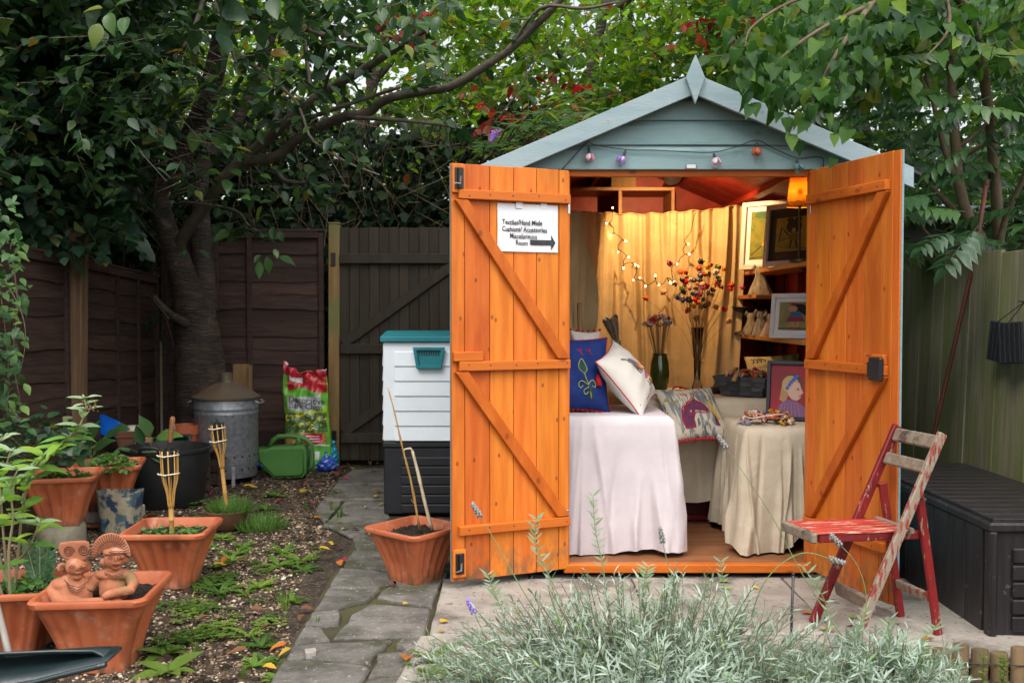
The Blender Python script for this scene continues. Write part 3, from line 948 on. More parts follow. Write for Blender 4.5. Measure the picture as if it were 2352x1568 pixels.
def planter_meshes(top=0.168,bot=0.092,h=0.245,soil=0.205):
 n=160
 prof=[(0.0,bot,0),(0.0,bot,1),(0.02,bot+0.004,1)]
 for k in range(1,10):
  t=k/10
  prof.append((0.02+(h-0.05)*t,bot+0.004+(top-0.012-bot)*(t**1.35*0.85+t*0.15),1))
 prof += [(h-0.026,top-0.010,0.6),(h-0.022,top-0.008,0),(h-0.021,top+0.004,0),(h-0.006,top+0.008,0),(h,top+0.004,0),(h,top-0.008,0),(h-0.01,top-0.014,0),(soil-0.02,top-0.03,0)]
 vs,fs=[],[]
 for (z,hw,fl) in prof:
  for i in range(n):
   p,nn,u=sqp(i/n,hw,hw*0.22)
   amp=0
   if fl:
    fz=min(1,max(0,(z-0.01)/0.06))*min(1,max(0.0,(h-0.02-z)/0.04))
    amp=-0.013*fl*fz*(0.5+0.5*math.cos(u*math.pi*4.0))**0.7*(1-abs(u)**6) if abs(u)<1 else 0
   vs.append((p[0]+nn[0]*amp,p[1]+nn[1]*amp,z))
 m=len(prof)
 for j in range(m-1):
  for i in range(n):
   fs.append((j*n+i,j*n+(i+1) % n,(j+1)*n+(i+1) % n,(j+1)*n+i))
 fs.append(tuple(reversed(range(n))))
 pot=MB().add(vs,fs).mesh('pot',smooth=50)
 # crumbly soil
 vs,fs=[],[]
 k=26
 hw=top-0.022
 r=random.Random(3)
 for j in range(k+1):
  for i in range(k+1):
   x,y=-hw+2*hw*i/k,-hw+2*hw*j/k
   vs.append((x,y,soil+r.uniform(-0.006,0.008)+0.008*math.sin(x*40)*math.cos(y*33)))
 for j in range(k):
  for i in range(k):
   a=j*(k+1)+i
   fs.append((a,a+1,a+k+2,a+k+1))
 return pot,MB().add(vs,fs).mesh('soil')
POTM,SOILM=planter_meshes()
def planter(label,x,y,z,rz,group='square terracotta planters',s=1.0,soil=True,tilt=0):
 t=thing('planter',label,'planter',(x,y,z),0,group,rot=(R(tilt),0,R(rz)),scale=s)
 obj('pot',POTM,M_TERRA,t,keep=False)
 if soil:obj('soil',SOILM,M_POTSOIL,t,keep=False)
 return t
p=gnd(232,1528);PL1=planter('square terracotta planter holding the two clay figures',p.x,p.y+0.03,0.0,5,s=1.08)
p=gnd(398,1338);PL2=planter('square terracotta planter with a bamboo torch stuck in it',p.x,p.y,0.0,2,s=1.04)
p=gnd(962,1338);PL3=planter('square terracotta planter with dry canes beside the left orange door',p.x-0.015,p.y,0.02,50,s=0.96)
p=gnd(35,1492);PL4=planter('square terracotta planter of the leafy butterfly bush at the bed edge',p.x,p.y,0.0,8)
PL5=planter('square terracotta planter raised on a round stone drum',-2.335,4.97,0.105,14,s=1.05)
PL6=planter('square terracotta planter raised on a pale block behind the blue glazed pot',-2.28,5.42,0.09,16,s=1.05)
# stones that carry them
M_OLDST=mat('lichen_stone',(0.24,0.21,0.15),(0.17,0.155,0.11),rough=0.9,scale=9,bump=0.5,bscale=50,c3=(0.11,0.115,0.06),s3=4,lo3=0.5,hi3=0.66)
t=thing('stone_drum','round weathered stone drum under a terracotta planter','stone',(-2.335,4.95,0))
MB().lathe([(0.115,-0.01),(0.12,0.01),(0.118,0.09),(0.11,0.103),(0.0,0.105)],28).build('body',M_OLDST,t,smooth=40,loc=(-2.335,4.95,0))
MB().lathe([(0.055,0.1055),(0.05,0.1065),(0,0.1065)],20).build('worn_centre',M_OLDST,t,smooth=40,loc=(-2.335,4.95,0))
t=thing('concrete_block','pale grey block under a planter, on a strip of red tile','block',(-2.25,5.4,0))
pbox('block',M_CONC,t,(-2.25,5.42,0.055),(0.26,0.22,0.066),0.006)
pbox('tile',M_TERRA,t,(-2.24,5.41,0.011),(0.28,0.24,0.022),0.004)

# canes in the right planter
M_CANE=mat('bamboo_cane',(0.42,0.25,0.085),(0.34,0.18,0.05),rough=0.45,scale=14,stretch=(4,4,0.7))
M_CANEW=mat('dry_stalk',(0.58,0.48,0.34),(0.45,0.35,0.22),rough=0.6,scale=14,stretch=(4,4,0.7))
Yc=PL3.location.y
t=thing('bamboo_cane','thin yellow bamboo cane leaning in the planter by the door','cane',at(962,1212,Yc))
pts=smoothpath([at(964,1216,Yc),at(945,1110,Yc-0.02),at(925,1030,Yc-0.04),at(907,950,Yc-0.05),at(891,890,Yc-0.06)],4)
rr=[lerp(0.0055,0.002,i/(len(pts)-1))*(1.35 if i % 3==0 else 1.0) for i in range(len(pts))]
MB().tube(pts,rr,8).build('stalk',M_CANE,t,smooth=True)
MB().tube([pts[2],pts[2]+Vector((-0.02,0,0.03))],[0.002,0.0008],5).build('side_shoot',M_CANE,t)
t=thing('dry_stalk','pale snapped dry stalk with bent tip in the planter by the door','stalk',at(990,1215,Yc))
pts=smoothpath([at(992,1216,Yc+0.02),at(975,1150,Yc),at(960,1085,Yc),at(947,1035,Yc)],4)
MB().tube(pts,[0.0085,0.008,0.0085,0.0075,0.008,0.0075,0.007,0.0085,0.0075,0.007,0.0065,0.0065,0.006][:len(pts)],8).build('stem',M_CANEW,t,smooth=True)
MB().tube([at(947,1035,Yc),at(942,1029,Yc),at(930,1031,Yc-0.01),at(926,1038,Yc-0.01)],[0.0062,0.005,0.004,0.003],7).build('bent_tip',M_CANEW,t,smooth=True)

# ------------------------------------------------------------------ clay figures
M_CLAY=mat('fired_clay',(0.40,0.15,0.075),(0.29,0.10,0.048),rough=0.8,scale=11,bump=0.35,bscale=90,c3=(0.21,0.13,0.055),s3=7,lo3=0.58,hi3=0.75,c4=(0.50,0.24,0.15),s4=12,lo4=0.6,hi4=0.7,bdist=0.004)
M_CLAYD=mat('fired_clay_groove',(0.13,0.045,0.022),rough=0.85)
fig=thing('clay_figurine','pair of embracing terracotta figures with carved headdresses sitting in planter','figurine',(PL1.location.x,PL1.location.y,0.2))
Yf=PL1.location.y-0.02
def S(x,y,dy=0.0):return at(x,y,Yf+dy)
PXM=FPX/Yf       # pixels per metre here
def remesh(mb,name,vox=0.003,sm=4):
 me=mb.mesh(name)
 o=bpy.data.objects.new('tmp',me)
 COL.objects.link(o)
 m1=o.modifiers.new('r','REMESH');m1.mode='VOXEL';m1.voxel_size=vox
 m2=o.modifiers.new('s','SMOOTH');m2.iterations=sm;m2.factor=0.5
 dg=bpy.context.evaluated_depsgraph_get();dg.update()
 out=bpy.data.meshes.new_from_object(o.evaluated_get(dg))
 bpy.data.objects.remove(o)
 out.polygons.foreach_set('use_smooth',[True]*len(out.polygons))
 return out
def px(v):return v/PXM
def spiral(c,r0,turns,n=36,sgn=1):
 return [c+Vector((math.cos(sgn*a)*r0*(1-0.85*i/n),0,math.sin(sgn*a)*r0*(1-0.85*i/n))) for i,a in enumerate(np.linspace(0,turns*6.283,n+1))]
# left figure
mb=MB()
mb.ell(S(168,1365),(px(46),0.045,px(52)))                       # body
mb.ell(S(170,1410,0.01),(px(52),0.06,px(40)))                  # lap
mb.tube([S(128,1345,-0.005),S(118,1358,-0.015),S(135,1382,-0.04),S(180,1386,-0.055),S(225,1382,-0.06),S(243,1378,-0.06)],[px(15),px(16),px(15),px(13),px(11),px(8)],12)
mb.tube([S(200,1335),S(215,1345,0.02)],[px(16),px(13)],10)
mb.ell(S(160,1340),(px(46),0.04,px(18)))                        # shoulders
mb.tube([S(172,1330,-0.005),S(175,1312,-0.01)],px(17),12)    # neck
mb.ell(S(177,1298,-0.012),(px(26),0.036,px(24)))               # head
mb.ell(S(179,1303,-0.044),(px(3),0.007,px(8)))                 # nose
mb.ell(S(178,1316,-0.038),(px(8),0.008,px(3)))                  # mouth
mb.ell(S(178,1324,-0.026),(px(10),0.012,px(7)))                # chin
mb.ell(S(166,1302,-0.039),(px(8),0.006,px(4)));mb.ell(S(191,1300,-0.038),(px(7),0.006,px(4)))
mb.ell(S(144,1303,-0.004),(px(13),0.018,px(13)))               # ear
mb.ell(S(203,1301,0.004),(px(8),0.016,px(11)))
a=obj('figure',remesh(mb,'figure'),M_CLAY,fig)
mb=MB()
n=20
hp=[(133,1262),(137,1246),(160,1242),(195,1240),(205,1244),(207,1258),(204,1275),(196,1287),(160,1288),(142,1280)]
c0=[S(x,y,-0.030) for x,y in hp]+[S(x,y,0.012) for x,y in hp]
k=len(hp)
mb.add([tuple(v) for v in c0],[tuple(range(k)),tuple(reversed(range(k,2*k)))]+[(i,i+k,(i+1) % k+k,(i+1) % k) for i in range(k)])
hd=obj('headdress',remesh(mb,'headdress',0.004,6),M_CLAY,a)
for (sx,sy,sg_) in ((158,1266,1),(192,1262,-1)):
 MB().tube(spiral(S(sx,sy,-0.031),px(13),2.2,sgn=sg_),0.0022,6).build('carved_spiral',M_CLAYD,a)
MB().tube(spiral(S(144,1304,-0.021),px(8),1.6),0.0016,6).build('carved_spiral',M_CLAYD,a)
for k2 in (0,1,2):
 MB().tube([S(148+k2*3,1331+k2*4,-0.04),S(160,1343+k2*6,-0.046),S(180,1348+k2*6,-0.048),S(200-k2*2,1336+k2*5,-0.038)],0.0016,6).build('collar_line',M_CLAYD,a)
for (ex,ey) in ((165,1302),(192,1299)):
 MB().tube([S(ex-7,ey,-0.047),S(ex,ey-4,-0.049),S(ex+7,ey,-0.046),S(ex,ey+3,-0.049),S(ex-7,ey,-0.047)],0.0011,5).build('eye_line',M_CLAYD,a)
MB().tube([S(168,1315,-0.044),S(178,1316,-0.047),S(188,1314,-0.043)],0.0013,5).build('mouth_line',M_CLAYD,a)
# right figure
mb=MB()
mb.ell(S(262,1350,0.01),(px(34),0.04,px(50)))
mb.ell(S(262,1400,0.015),(px(42),0.055,px(42)))
mb.ell(S(262,1318,0.005),(px(46),0.034,px(15)))
mb.tube([S(298,1322,0.005),S(306,1338,-0.005),S(300,1354,-0.025),S(268,1360,-0.05),S(246,1366,-0.06),S(238,1372,-0.062)],[px(14),px(14),px(12),px(11),px(10),px(8)],12)
mb.tube([S(225,1325,0.005),S(212,1340,0.005),S(203,1354,-0.005)],[px(14),px(14),px(12)],10)
mb.tube([S(262,1312),S(262,1300,-0.006)],px(16),12)
mb.ell(S(264,1282,-0.010),(px(24),0.034,px(25)))
mb.ell(S(267,1283,-0.042),(px(4),0.008,px(9)));mb.ell(S(268,1294,-0.036),(px(10),0.012,px(5)));mb.ell(S(267,1302,-0.026),(px(10),0.012,px(6)))
mb.ell(S(253,1280,-0.033),(px(7),0.008,px(5)));mb.ell(S(281,1278,-0.030),(px(6),0.008,px(5)))
mb.ell(S(240,1289,0.0),(px(11),0.016,px(11)));mb.ell(S(290,1282,0.004),(px(9),0.016,px(12)))
mb.tube([S(262,1386,-0.03),S(276,1392,-0.06)],[px(18),px(14)],10)
b=obj('figure',remesh(mb,'figure'),M_CLAY,fig)
mb=MB()
C,ro,ri=(254,1275),44,24
arc=[R(q) for q in np.linspace(-8,192,26)]
outl=[(C[0]+46*math.cos(q),C[1]-52*math.sin(q)) for q in arc]+[(C[0]-18,C[1]-8),(C[0]+24,C[1]-14)]
kk=len(outl)
c0=[S(x,y,-0.018) for x,y in outl]+[S(x,y,0.014) for x,y in outl]
mb.add([tuple(v) for v in c0],[tuple(range(kk)),tuple(reversed(range(kk,2*kk)))]+[(i,i+kk,(i+1) % kk+kk,(i+1) % kk) for i in range(kk)])
mb.ell(S(262,1266,-0.012),(px(25),0.034,px(10)))
hd=obj('headdress',remesh(mb,'headdress',0.0035,5),M_CLAY,b)
for i,q in enumerate(np.linspace(0,184,24)):
 q=R(q)
 a0,a1=(C[0]+31*math.cos(q),C[1]-34*math.sin(q)),(C[0]+44*math.cos(q),C[1]-50*math.sin(q))
 MB().tube([S(*a0,-0.0195),S(*a1,-0.0190)],0.0013,5).build('carved_ray',M_CLAYD,b)
for i,q in enumerate(np.linspace(25,158,15)):
 q=R(q)
 MB().tube([S(C[0]+8+17*math.cos(q),C[1]-18*math.sin(q)-4,-0.024),S(C[0]+28*math.cos(q),C[1]-31*math.sin(q),-0.0195)],0.001,5).build('carved_ray',M_CLAYD,b)
MB().tube([S(C[0]+30*math.cos(R(q)),C[1]-33*math.sin(R(q)),-0.0195) for q in np.linspace(5,175,18)],0.0012,5).build('carved_arc',M_CLAYD,b)
for dyy in (0,4):
 MB().tube([S(240,1271+dyy,-0.034),S(255,1266+dyy,-0.045),S(272,1264+dyy,-0.045),S(286,1266+dyy,-0.033)],0.0014,5).build('brow_band',M_CLAYD,b)
for (ex,ey) in ((253,1280),(281,1278)):
 MB().tube([S(ex-6,ey,-0.043),S(ex,ey-3.5,-0.045),S(ex+6,ey,-0.042),S(ex,ey+3,-0.045),S(ex-6,ey,-0.043)],0.0011,5).build('eye_line',M_CLAYD,b)
MB().tube([S(259,1294,-0.047),S(268,1295,-0.049),S(277,1293,-0.047)],0.0013,5).build('mouth_line',M_CLAYD,b)
for k2 in (0,1):
 MB().tube([S(240,1313+4*k2,-0.026),S(258,1322+5*k2,-0.032),S(284,1314+4*k2,-0.028)],0.0014,5).build('collar_line',M_CLAYD,b)

# ------------------------------------------------------------------ bamboo torches
M_BAMB=mat('torch_bamboo',(0.46,0.27,0.075),(0.36,0.19,0.05),rough=0.4,scale=10,stretch=(5,5,0.8))
M_TWINE=mat('white_twine',(0.66,0.6,0.46),(0.5,0.44,0.32),rough=0.8,scale=40)
def torch(label,foot,top,Y,headlen):
 a,b=at(*foot,Y),at(*top,Y)
 d=(b-a).normalized()
 q=d.to_track_quat('Z','Y').to_matrix().to_4x4()
 t=thing('bamboo_torch',label,'garden torch',a,0,'bamboo torches',rot=q.to_euler())
 L=(b-a).length
 hs=L-headlen
 mid=hs-0.14
 MB().tube([(0,0,-0.03),(0,0,mid*0.5),(0,0,mid*0.52),(0,0,mid*0.54),(0,0,mid+0.02)],[0.011,0.0115,0.013,0.0115,0.0115],10).build('pole',M_BAMB,t,smooth=40,keep=False)
 for k in range(8):
  an=k*math.pi/4+0.2
  c,s=math.cos(an),math.sin(an)
  pts=[(c*0.010,s*0.010,mid),(c*0.017,s*0.017,mid+0.07),(c*0.033,s*0.033,hs),(c*0.036,s*0.036,L)]
  MB().tube(smoothpath(pts,4),0.0034,6).build('split_strip',M_BAMB,t,smooth=True,keep=False)
 MB().lathe([(0.019,hs+0.005),(0.027,hs+0.02),(0.029,L-0.012),(0.022,L-0.004),(0.013,L),(0.013,L+0.012),(0.006,L+0.013),(0.006,L+0.03),(0,L+0.03)],18).build('oil_canister',M_BLACKMET,t,smooth=35,keep=False)
 for k in range(8):
  an=k*math.pi/4
  MB().box((0.032*math.cos(an),0.032*math.sin(an),L-0.002),(0.012,0.012,0.012)).build('collar_lug',M_BLACKMET,t,keep=False)
 for z in (hs+0.012,L-0.022):
  ring=[((0.039+0.0012*(i % 2))*math.cos(i*0.2618),(0.039+0.0012*(i % 2))*math.sin(i*0.2618),z+0.0015*math.sin(i*0.5)) for i in range(25)]
  MB().tube(ring,0.0032,6).build('twine',M_TWINE,t,smooth=True,keep=False)
  MB().tube([(0.02,-0.036,z),(0.034,-0.041,z+0.006),(0.044,-0.03,z+0.002)],0.003,6).build('twine_end',M_TWINE,t,smooth=True,keep=False)
 return t
torch('bamboo torch standing in the terracotta planter of seedlings',(395,1222),(388,1034),PL2.location.y,0.115)
TB=gnd(521,1212)
torch('leaning bamboo torch standing in the brown bowl of fine grass',(523,1190),(499,974),TB.y-0.02,0.105)

# ------------------------------------------------------------------ brown bowl
t=thing('plant_bowl','low brown glazed bowl with fine grassy plant','bowl',(TB.x,TB.y,0))
M_BROWNGL=mat('brown_glaze',(0.085,0.040,0.025),(0.12,0.06,0.035),rough=0.35,scale=7,spec=0.5)
MB().lathe([(0.075,0.0),(0.085,0.012),(0.105,0.045),(0.116,0.085),(0.12,0.10),(0.114,0.104),(0.108,0.095),(0.100,0.06)],36).build('bowl',M_BROWNGL,t,smooth=45,loc=(TB.x,TB.y,0))
MB().lathe([(0.106,0.085),(0.06,0.094),(0.0,0.097)],24).build('soil',M_POTSOIL,t,loc=(TB.x,TB.y,0))

# ------------------------------------------------------------------ blue glazed pot
p=gnd(268,1224)
t=thing('glazed_pot','blue and sand mottled glazed ceramic pot on the soil','pot',(p.x,p.y+0.05,0),R(-12))
M_BLUEGL=mat('blue_mottled_glaze',(0.27,0.24,0.165),(0.33,0.29,0.20),rough=0.4,scale=12,c3=(0.020,0.045,0.085),s3=11,lo3=0.47,hi3=0.56,c4=(0.06,0.105,0.12),s4=19,lo4=0.52,hi4=0.6,spec=0.5,bump=0.15,bscale=25)
vs,fs=[],[]
n=48
prof=[(0.0,0.90,1),(0.0,0.93,1),(0.06,0.96,1),(0.16,1.06,1),(0.212,1.13,1),(0.222,1.13,1),(0.222,1.06,1),(0.15,0.98,1)]
for (z,s,_) in prof:
 for i in range(n):
  a=2*math.pi*i/n
  ca,sa=math.cos(a),math.sin(a)
  e=0.45
  x,y=math.copysign(abs(ca)**e,ca)*0.102*s,math.copysign(abs(sa)**e,sa)*0.075*s
  vs.append((x,y,z+(0.008*math.sin(a*2+0.6) if z>0.2 else 0)))
for j in range(len(prof)-1):
 for i in range(n):
  fs.append((j*n+i,j*n+(i+1) % n,(j+1)*n+(i+1) % n,(j+1)*n+i))
fs.append(tuple(reversed(range(n))))
MB().add(vs,fs).build('body',M_BLUEGL,t,smooth=50,keep=False)
MB().add([(vs[7*n+i][0],vs[7*n+i][1],0.16) for i in range(n)],[tuple(range(n))]).build('soil',M_POTSOIL,t,keep=False)

# ------------------------------------------------------------------ black tub
TBX,TBY=-2.16,5.98
t=thing('black_tub','wide black rubber tub behind the blue glazed pot','tub',(TBX,TBY,0))
M_RUB=mat('black_rubber',(0.014,0.014,0.015),(0.022,0.022,0.023),rough=0.5,scale=5,bump=0.06,bscale=30)
MB().lathe([(0.21,0.0),(0.22,0.01),(0.262,0.335),(0.272,0.338),(0.274,0.355),(0.262,0.358),(0.255,0.335),(0.235,0.2)],48).build('body',M_RUB,t,smooth=45,loc=(TBX,TBY,0))
MB().lathe([(0.246,0.27),(0.1,0.285),(0,0.29)],30).build('soil',M_POTSOIL,t,loc=(TBX,TBY,0))
for sx in (-1,1):
 MB().tube(smoothpath([(TBX-0.06,TBY+sx*0.262,0.345),(TBX-0.045,TBY+sx*0.285,0.385),(TBX+0.045,TBY+sx*0.285,0.385),(TBX+0.06,TBY+sx*0.262,0.345)],4),0.011,8).build('handle',M_RUB,t,smooth=True)
# crate of odds and ends behind the tub
t=thing('low_crate','low dark slatted crate of spare pots behind the black tub','crate',(-2.30,6.42,0))
for k in range(3):
 pbox('slat',M_FENCE,t,(-2.30,6.30,0.05+k*0.09),(0.62,0.014,0.07))
 pbox('slat',M_FENCE,t,(-2.30,6.55,0.05+k*0.09),(0.62,0.014,0.07))
for k in range(4):
 pbox('top_slat',M_FENCE,t,(-2.30,6.325+k*0.066,0.271),(0.62,0.060,0.014))
for sx in (-0.3,0.3):
 for sy in (6.315,6.535):
  pbox('corner_post',M_FENCE,t,(-2.30+sx,sy,0.131),(0.018,0.014,0.262))
CZ=0.279
t=thing('brown_pot','square brown clay pot with rolled rim, blue plastic inside','pot',(-2.60+0.07,6.42,CZ),R(15))
M_BCLAY=mat('brown_clay',(0.16,0.07,0.04),(0.21,0.10,0.06),rough=0.7,scale=9,bump=0.2)
vs,fs=[],[]
prof=[(0.0,0.085),(0.09,0.105),(0.092,0.112),(0.112,0.114),(0.118,0.118),(0.132,0.12),(0.134,0.108),(0.07,0.098)]
n=48
for z,hw in prof:
 for i in range(n):
  q,nn,u=sqp(i/n,hw,hw*0.15)
  vs.append((q[0],q[1],z))
for j in range(len(prof)-1):
 for i in range(n):
  fs.append((j*n+i,j*n+(i+1) % n,(j+1)*n+(i+1) % n,(j+1)*n+i))
fs.append(tuple(reversed(range(n))))
MB().add(vs,fs).build('body',M_BCLAY,t,smooth=40,keep=False)
MB().add([vs[7*n+i] for i in range(n)],[tuple(range(n))]).build('soil',M_POTSOIL,t,keep=False)
t=thing('blue_tray','bright blue folded plastic tray sticking out of brown pot','tray',(-2.53,6.42,0.38))
M_BLUEP=mat('bright_blue_plastic',(0.0,0.10,0.52),(0.0,0.13,0.62),rough=0.35,scale=5,spec=0.5)
Yb=6.40
pl=[at(213,985,Yb),at(232,953,Yb),at(290,980,Yb+0.02),at(288,1000,Yb+0.02),at(245,1005,Yb)]
mb=MB().add([tuple(p) for p in pl]+[tuple(p+Vector((0.004,0.03,0.003))) for p in pl],[(0,1,2,3,4),(9,8,7,6,5)]+[(i,i+5,(i+1) % 5+5,(i+1) % 5) for i in range(5)])
mb.build('sheet',M_BLUEP,t,bevel=0.002)
MB().tube([pl[0],pl[1],pl[2],pl[3]],0.005,6).build('rolled_edge',M_BLUEP,t,smooth=True)
MB().add([tuple(p) for p in (pl[1]+Vector((0,-0.004,0)),pl[1]+Vector((-0.05,-0.03,-0.01)),pl[0]+Vector((-0.03,-0.03,0)),pl[0]+Vector((0,-0.004,0)))],[(0,1,2,3)]).build('folded_flap',M_BLUEP,t)
t=thing('white_pot','upturned cream plastic flower pot','pot',(-2.42+0.0,6.45,CZ))
MB().lathe([(0.058,0.0),(0.058,0.018),(0.054,0.02),(0.036,0.15),(0.034,0.155),(0.0,0.155)],26).build('body',mat('cream_plastic',(0.55,0.50,0.40),rough=0.5),t,smooth=35,loc=at(328,1012,6.45).xy.to_3d()+Vector((0,0,CZ)))
t.location=(at(328,1012,6.45).x,6.45,CZ)
bpy.data.objects[t.name]
t=thing('clay_flowerpot','upturned small clay flowerpot showing its drain hole','pot',(at(331,1030,6.34).x,6.34,CZ))
lx=Vector((at(331,1030,6.34).x,6.34,CZ))
M_CLAY2=mat('pale_clay',(0.27,0.15,0.09),(0.33,0.19,0.115),rough=0.85,scale=12,bump=0.2)
MB().lathe([(0.072,0.0),(0.073,0.025),(0.067,0.027),(0.055,0.085),(0.048,0.09),(0.0,0.09)],28).build('body',M_CLAY2,t,smooth=35,loc=lx)
MB().lathe([(0.010,0.0),(0.010,0.003),(0,0.003)],12).build('drain_hole',M_RUB,t,loc=lx+Vector((-0.02,-0.059,0.06)),rot=(R(80),0,0))
t=thing('green_trough','dark green plastic seed trough with seedlings behind the tub','trough',(at(392,1040,6.3).x,6.36,CZ))
lx=Vector((at(392,1040,6.3).x,6.36,0))
M_DKGR=mat('dark_green_plastic',(0.0,0.07,0.03),(0.0,0.085,0.04),rough=0.4,scale=5)
MB().box((lx.x,lx.y,CZ+0.045),(0.20,0.11,0.085)).build('body',M_DKGR,t,bevel=0.006)
MB().box((lx.x,lx.y,CZ+0.091),(0.225,0.13,0.014)).build('rim',M_DKGR,t,bevel=0.004)
MB().box((lx.x,lx.y,CZ+0.096),(0.195,0.105,0.012)).build('soil',M_POTSOIL,t)
for k,(x,y,rr_) in enumerate(((425,985,0.07),(432,1012,0.055))):
 c=at(x,y,6.62)
 t=thing('stacked_pots',('wide red clay pan standing against the tree foot','small red clay pot beside the metal bin')[k],'pot',(c.x,6.62-0.1*k,0))
 hh=0.42-0.06*k
 MB().lathe([(rr_*0.8,0.0),(rr_*1.2,hh-0.07),(rr_*1.35,hh-0.068),(rr_*1.38,hh),(rr_*1.25,hh),(rr_*1.1,hh-0.08)],26).build('pot',M_TERRA,t,smooth=35,loc=(c.x,6.62-0.1*k,0))
 MB().lathe([(rr_*1.12,hh-0.05),(0,hh-0.045)],20).build('soil',M_POTSOIL,t,loc=(c.x,6.62-0.1*k,0))
# trowel with wooden handle standing in the tub
t=thing('hand_trowel','hand trowel stuck upright in tub, wooden handle up','trowel',at(391,1030,5.9))
a,b=at(390,1018,5.9),at(397,956,5.9)
d=(b-a)
MB().tube([a,a+d*0.1,a+d*0.35,a+d*0.75,a+d*0.95,b],[0.012,0.014,0.0135,0.017,0.016,0.008],12).build('handle',mat('trowel_wood',(0.33,0.15,0.06),(0.25,0.10,0.04),rough=0.5,scale=12,stretch=(4,4,1)),t,smooth=True)
MB().tube([a-d*0.75,a-d*0.3,a+d*0.02],[0.005,0.005,0.008],8).build('tang',M_STEEL,t,smooth=True)
MB().tube([a+d*0.7+Vector((0.017,-0.006,0)),a+d*0.55+Vector((0.03,-0.02,0)),a+d*0.45+Vector((0.0,-0.03,0)),a+d*0.5+Vector((-0.025,-0.015,0))],0.0015,5).build('wire_loop',M_STEEL,t)
e=a-d*0.75
MB().add([tuple(e+Vector(q)) for q in ((-0.025,0,0.0),(0,-0.008,0.01),(0.025,0,0.0),(0.022,0,-0.07),(0,-0.006,-0.10),(-0.022,0,-0.07))],[(0,1,4,5),(1,2,3,4)]).build('blade',M_STEEL,t)

# ------------------------------------------------------------------ galvanised incinerator
IX,IY=-2.02,6.78
inc=thing('garden_incinerator','galvanised garden incinerator bin with rusty chimney lid','incinerator',(IX,IY,0))
M_GALV=mat('galvanised_steel',(0.20,0.215,0.235),(0.31,0.325,0.345),rough=0.48,scale=42,vor=True,metal=0.55,c3=(0.16,0.15,0.145),s3=3,lo3=0.52,hi3=0.7,c4=(0.16,0.12,0.08),s4=4,lo4=0.64,hi4=0.74)
M_RUST=mat('rusty_lid',(0.135,0.085,0.045),(0.11,0.095,0.075),rough=0.6,scale=7,metal=0.25,c3=(0.17,0.08,0.028),s3=4,lo3=0.54,hi3=0.72,bump=0.15,bscale=40)
prof=[(0.205,0.045),(0.207,0.05),(0.214,0.13),(0.2165,0.135),(0.2185,0.14)]
prof += [(0.219,0.48),(0.2215,0.485),(0.2215,0.495),(0.219,0.50),(0.220,0.515),(0.2225,0.52),(0.2225,0.53),(0.22,0.535),(0.221,0.585),(0.226,0.59),(0.226,0.598),(0.214,0.598),(0.212,0.2)]
MB().lathe(prof,64).build('drum',M_GALV,inc,smooth=35,loc=(IX,IY,0))
lid=[]
n=64
vs,fs=[],[]
lp=[(0.233,0.588,0),(0.236,0.592,0),(0.236,0.604,0),(0.222,0.610,0.1),(0.17,0.645,0.8),(0.11,0.678,1.0),(0.062,0.698,0.6),(0.050,0.702,0)]
for r_,z,f in lp:
 for i in range(n):
  a=2*math.pi*i/n
  vs.append((r_*math.cos(a),r_*math.sin(a),z+0.006*f*max(0,math.cos(a*8))**2))
for j in range(len(lp)-1):
 for i in range(n):
  fs.append((j*n+i,j*n+(i+1) % n,(j+1)*n+(i+1) % n,(j+1)*n+i))
ld=MB().add(vs,fs).build('lid',M_RUST,inc,smooth=40,loc=(IX,IY,0))
MB().lathe([(0.052,0.700),(0.047,0.706),(0.047,0.765),(0.0485,0.768),(0.0455,0.768),(0.0445,0.71)],28).build('chimney',mat('heat_stained_steel',(0.19,0.15,0.10),(0.13,0.12,0.085),rough=0.5,scale=8,metal=0.4),ld,smooth=35,loc=(IX,IY,0))
for k in range(24):
 for row in range(3):
  a=2*math.pi*(k+0.5*(row % 2))/24
  if math.sin(a)>0.25:continue
  z=0.105+row*0.045
  rr_=0.2115+row*0.0036
  MB().lathe([(0.0075,0.0),(0.0075,0.003),(0,0.003)],10).build('air_hole',M_RUB,inc,loc=(IX+rr_*math.cos(a),IY+rr_*math.sin(a),z),rot=(R(90),0,a+R(90)))
for a in (R(-62),R(178),R(58)):
 c=Vector((IX+0.216*math.cos(a),IY+0.216*math.sin(a),0.065))
 MB().box((0,0,0),(0.024,0.004,0.13)).build('leg',M_GALV,inc,loc=c,rot=(0,0,a+R(90)),bevel=0.001)
for sx in (-1,1):
 MB().tube(smoothpath([(IX+sx*0.22,IY-0.07,0.575),(IX+sx*0.25,IY-0.06,0.56),(IX+sx*0.25,IY+0.06,0.56),(IX+sx*0.22,IY+0.07,0.575)],4),0.007,8).build('handle',M_GALV,inc,smooth=True)
# folded cardboard between bin and fence
t=thing('cardboard_sheet','folded brown cardboard standing against fence behind the metal bin','cardboard',(-1.99,7.36,0))
M_CARD=mat('cardboard',(0.20,0.115,0.045),(0.25,0.15,0.065),rough=0.85,scale=6,stretch=(6,6,1))
a=at(534,836,7.36);b=at(577,838,7.36)
pbox('panel',M_CARD,t,((a.x+b.x)/2-0.012,7.38,a.z/2),(b.x-a.x-0.02,0.01,a.z),0.001)
pbox('folded_edge',M_CARD,t,(b.x-0.010,7.372,a.z/2-0.004),(0.018,0.05,a.z-0.012),0.001)

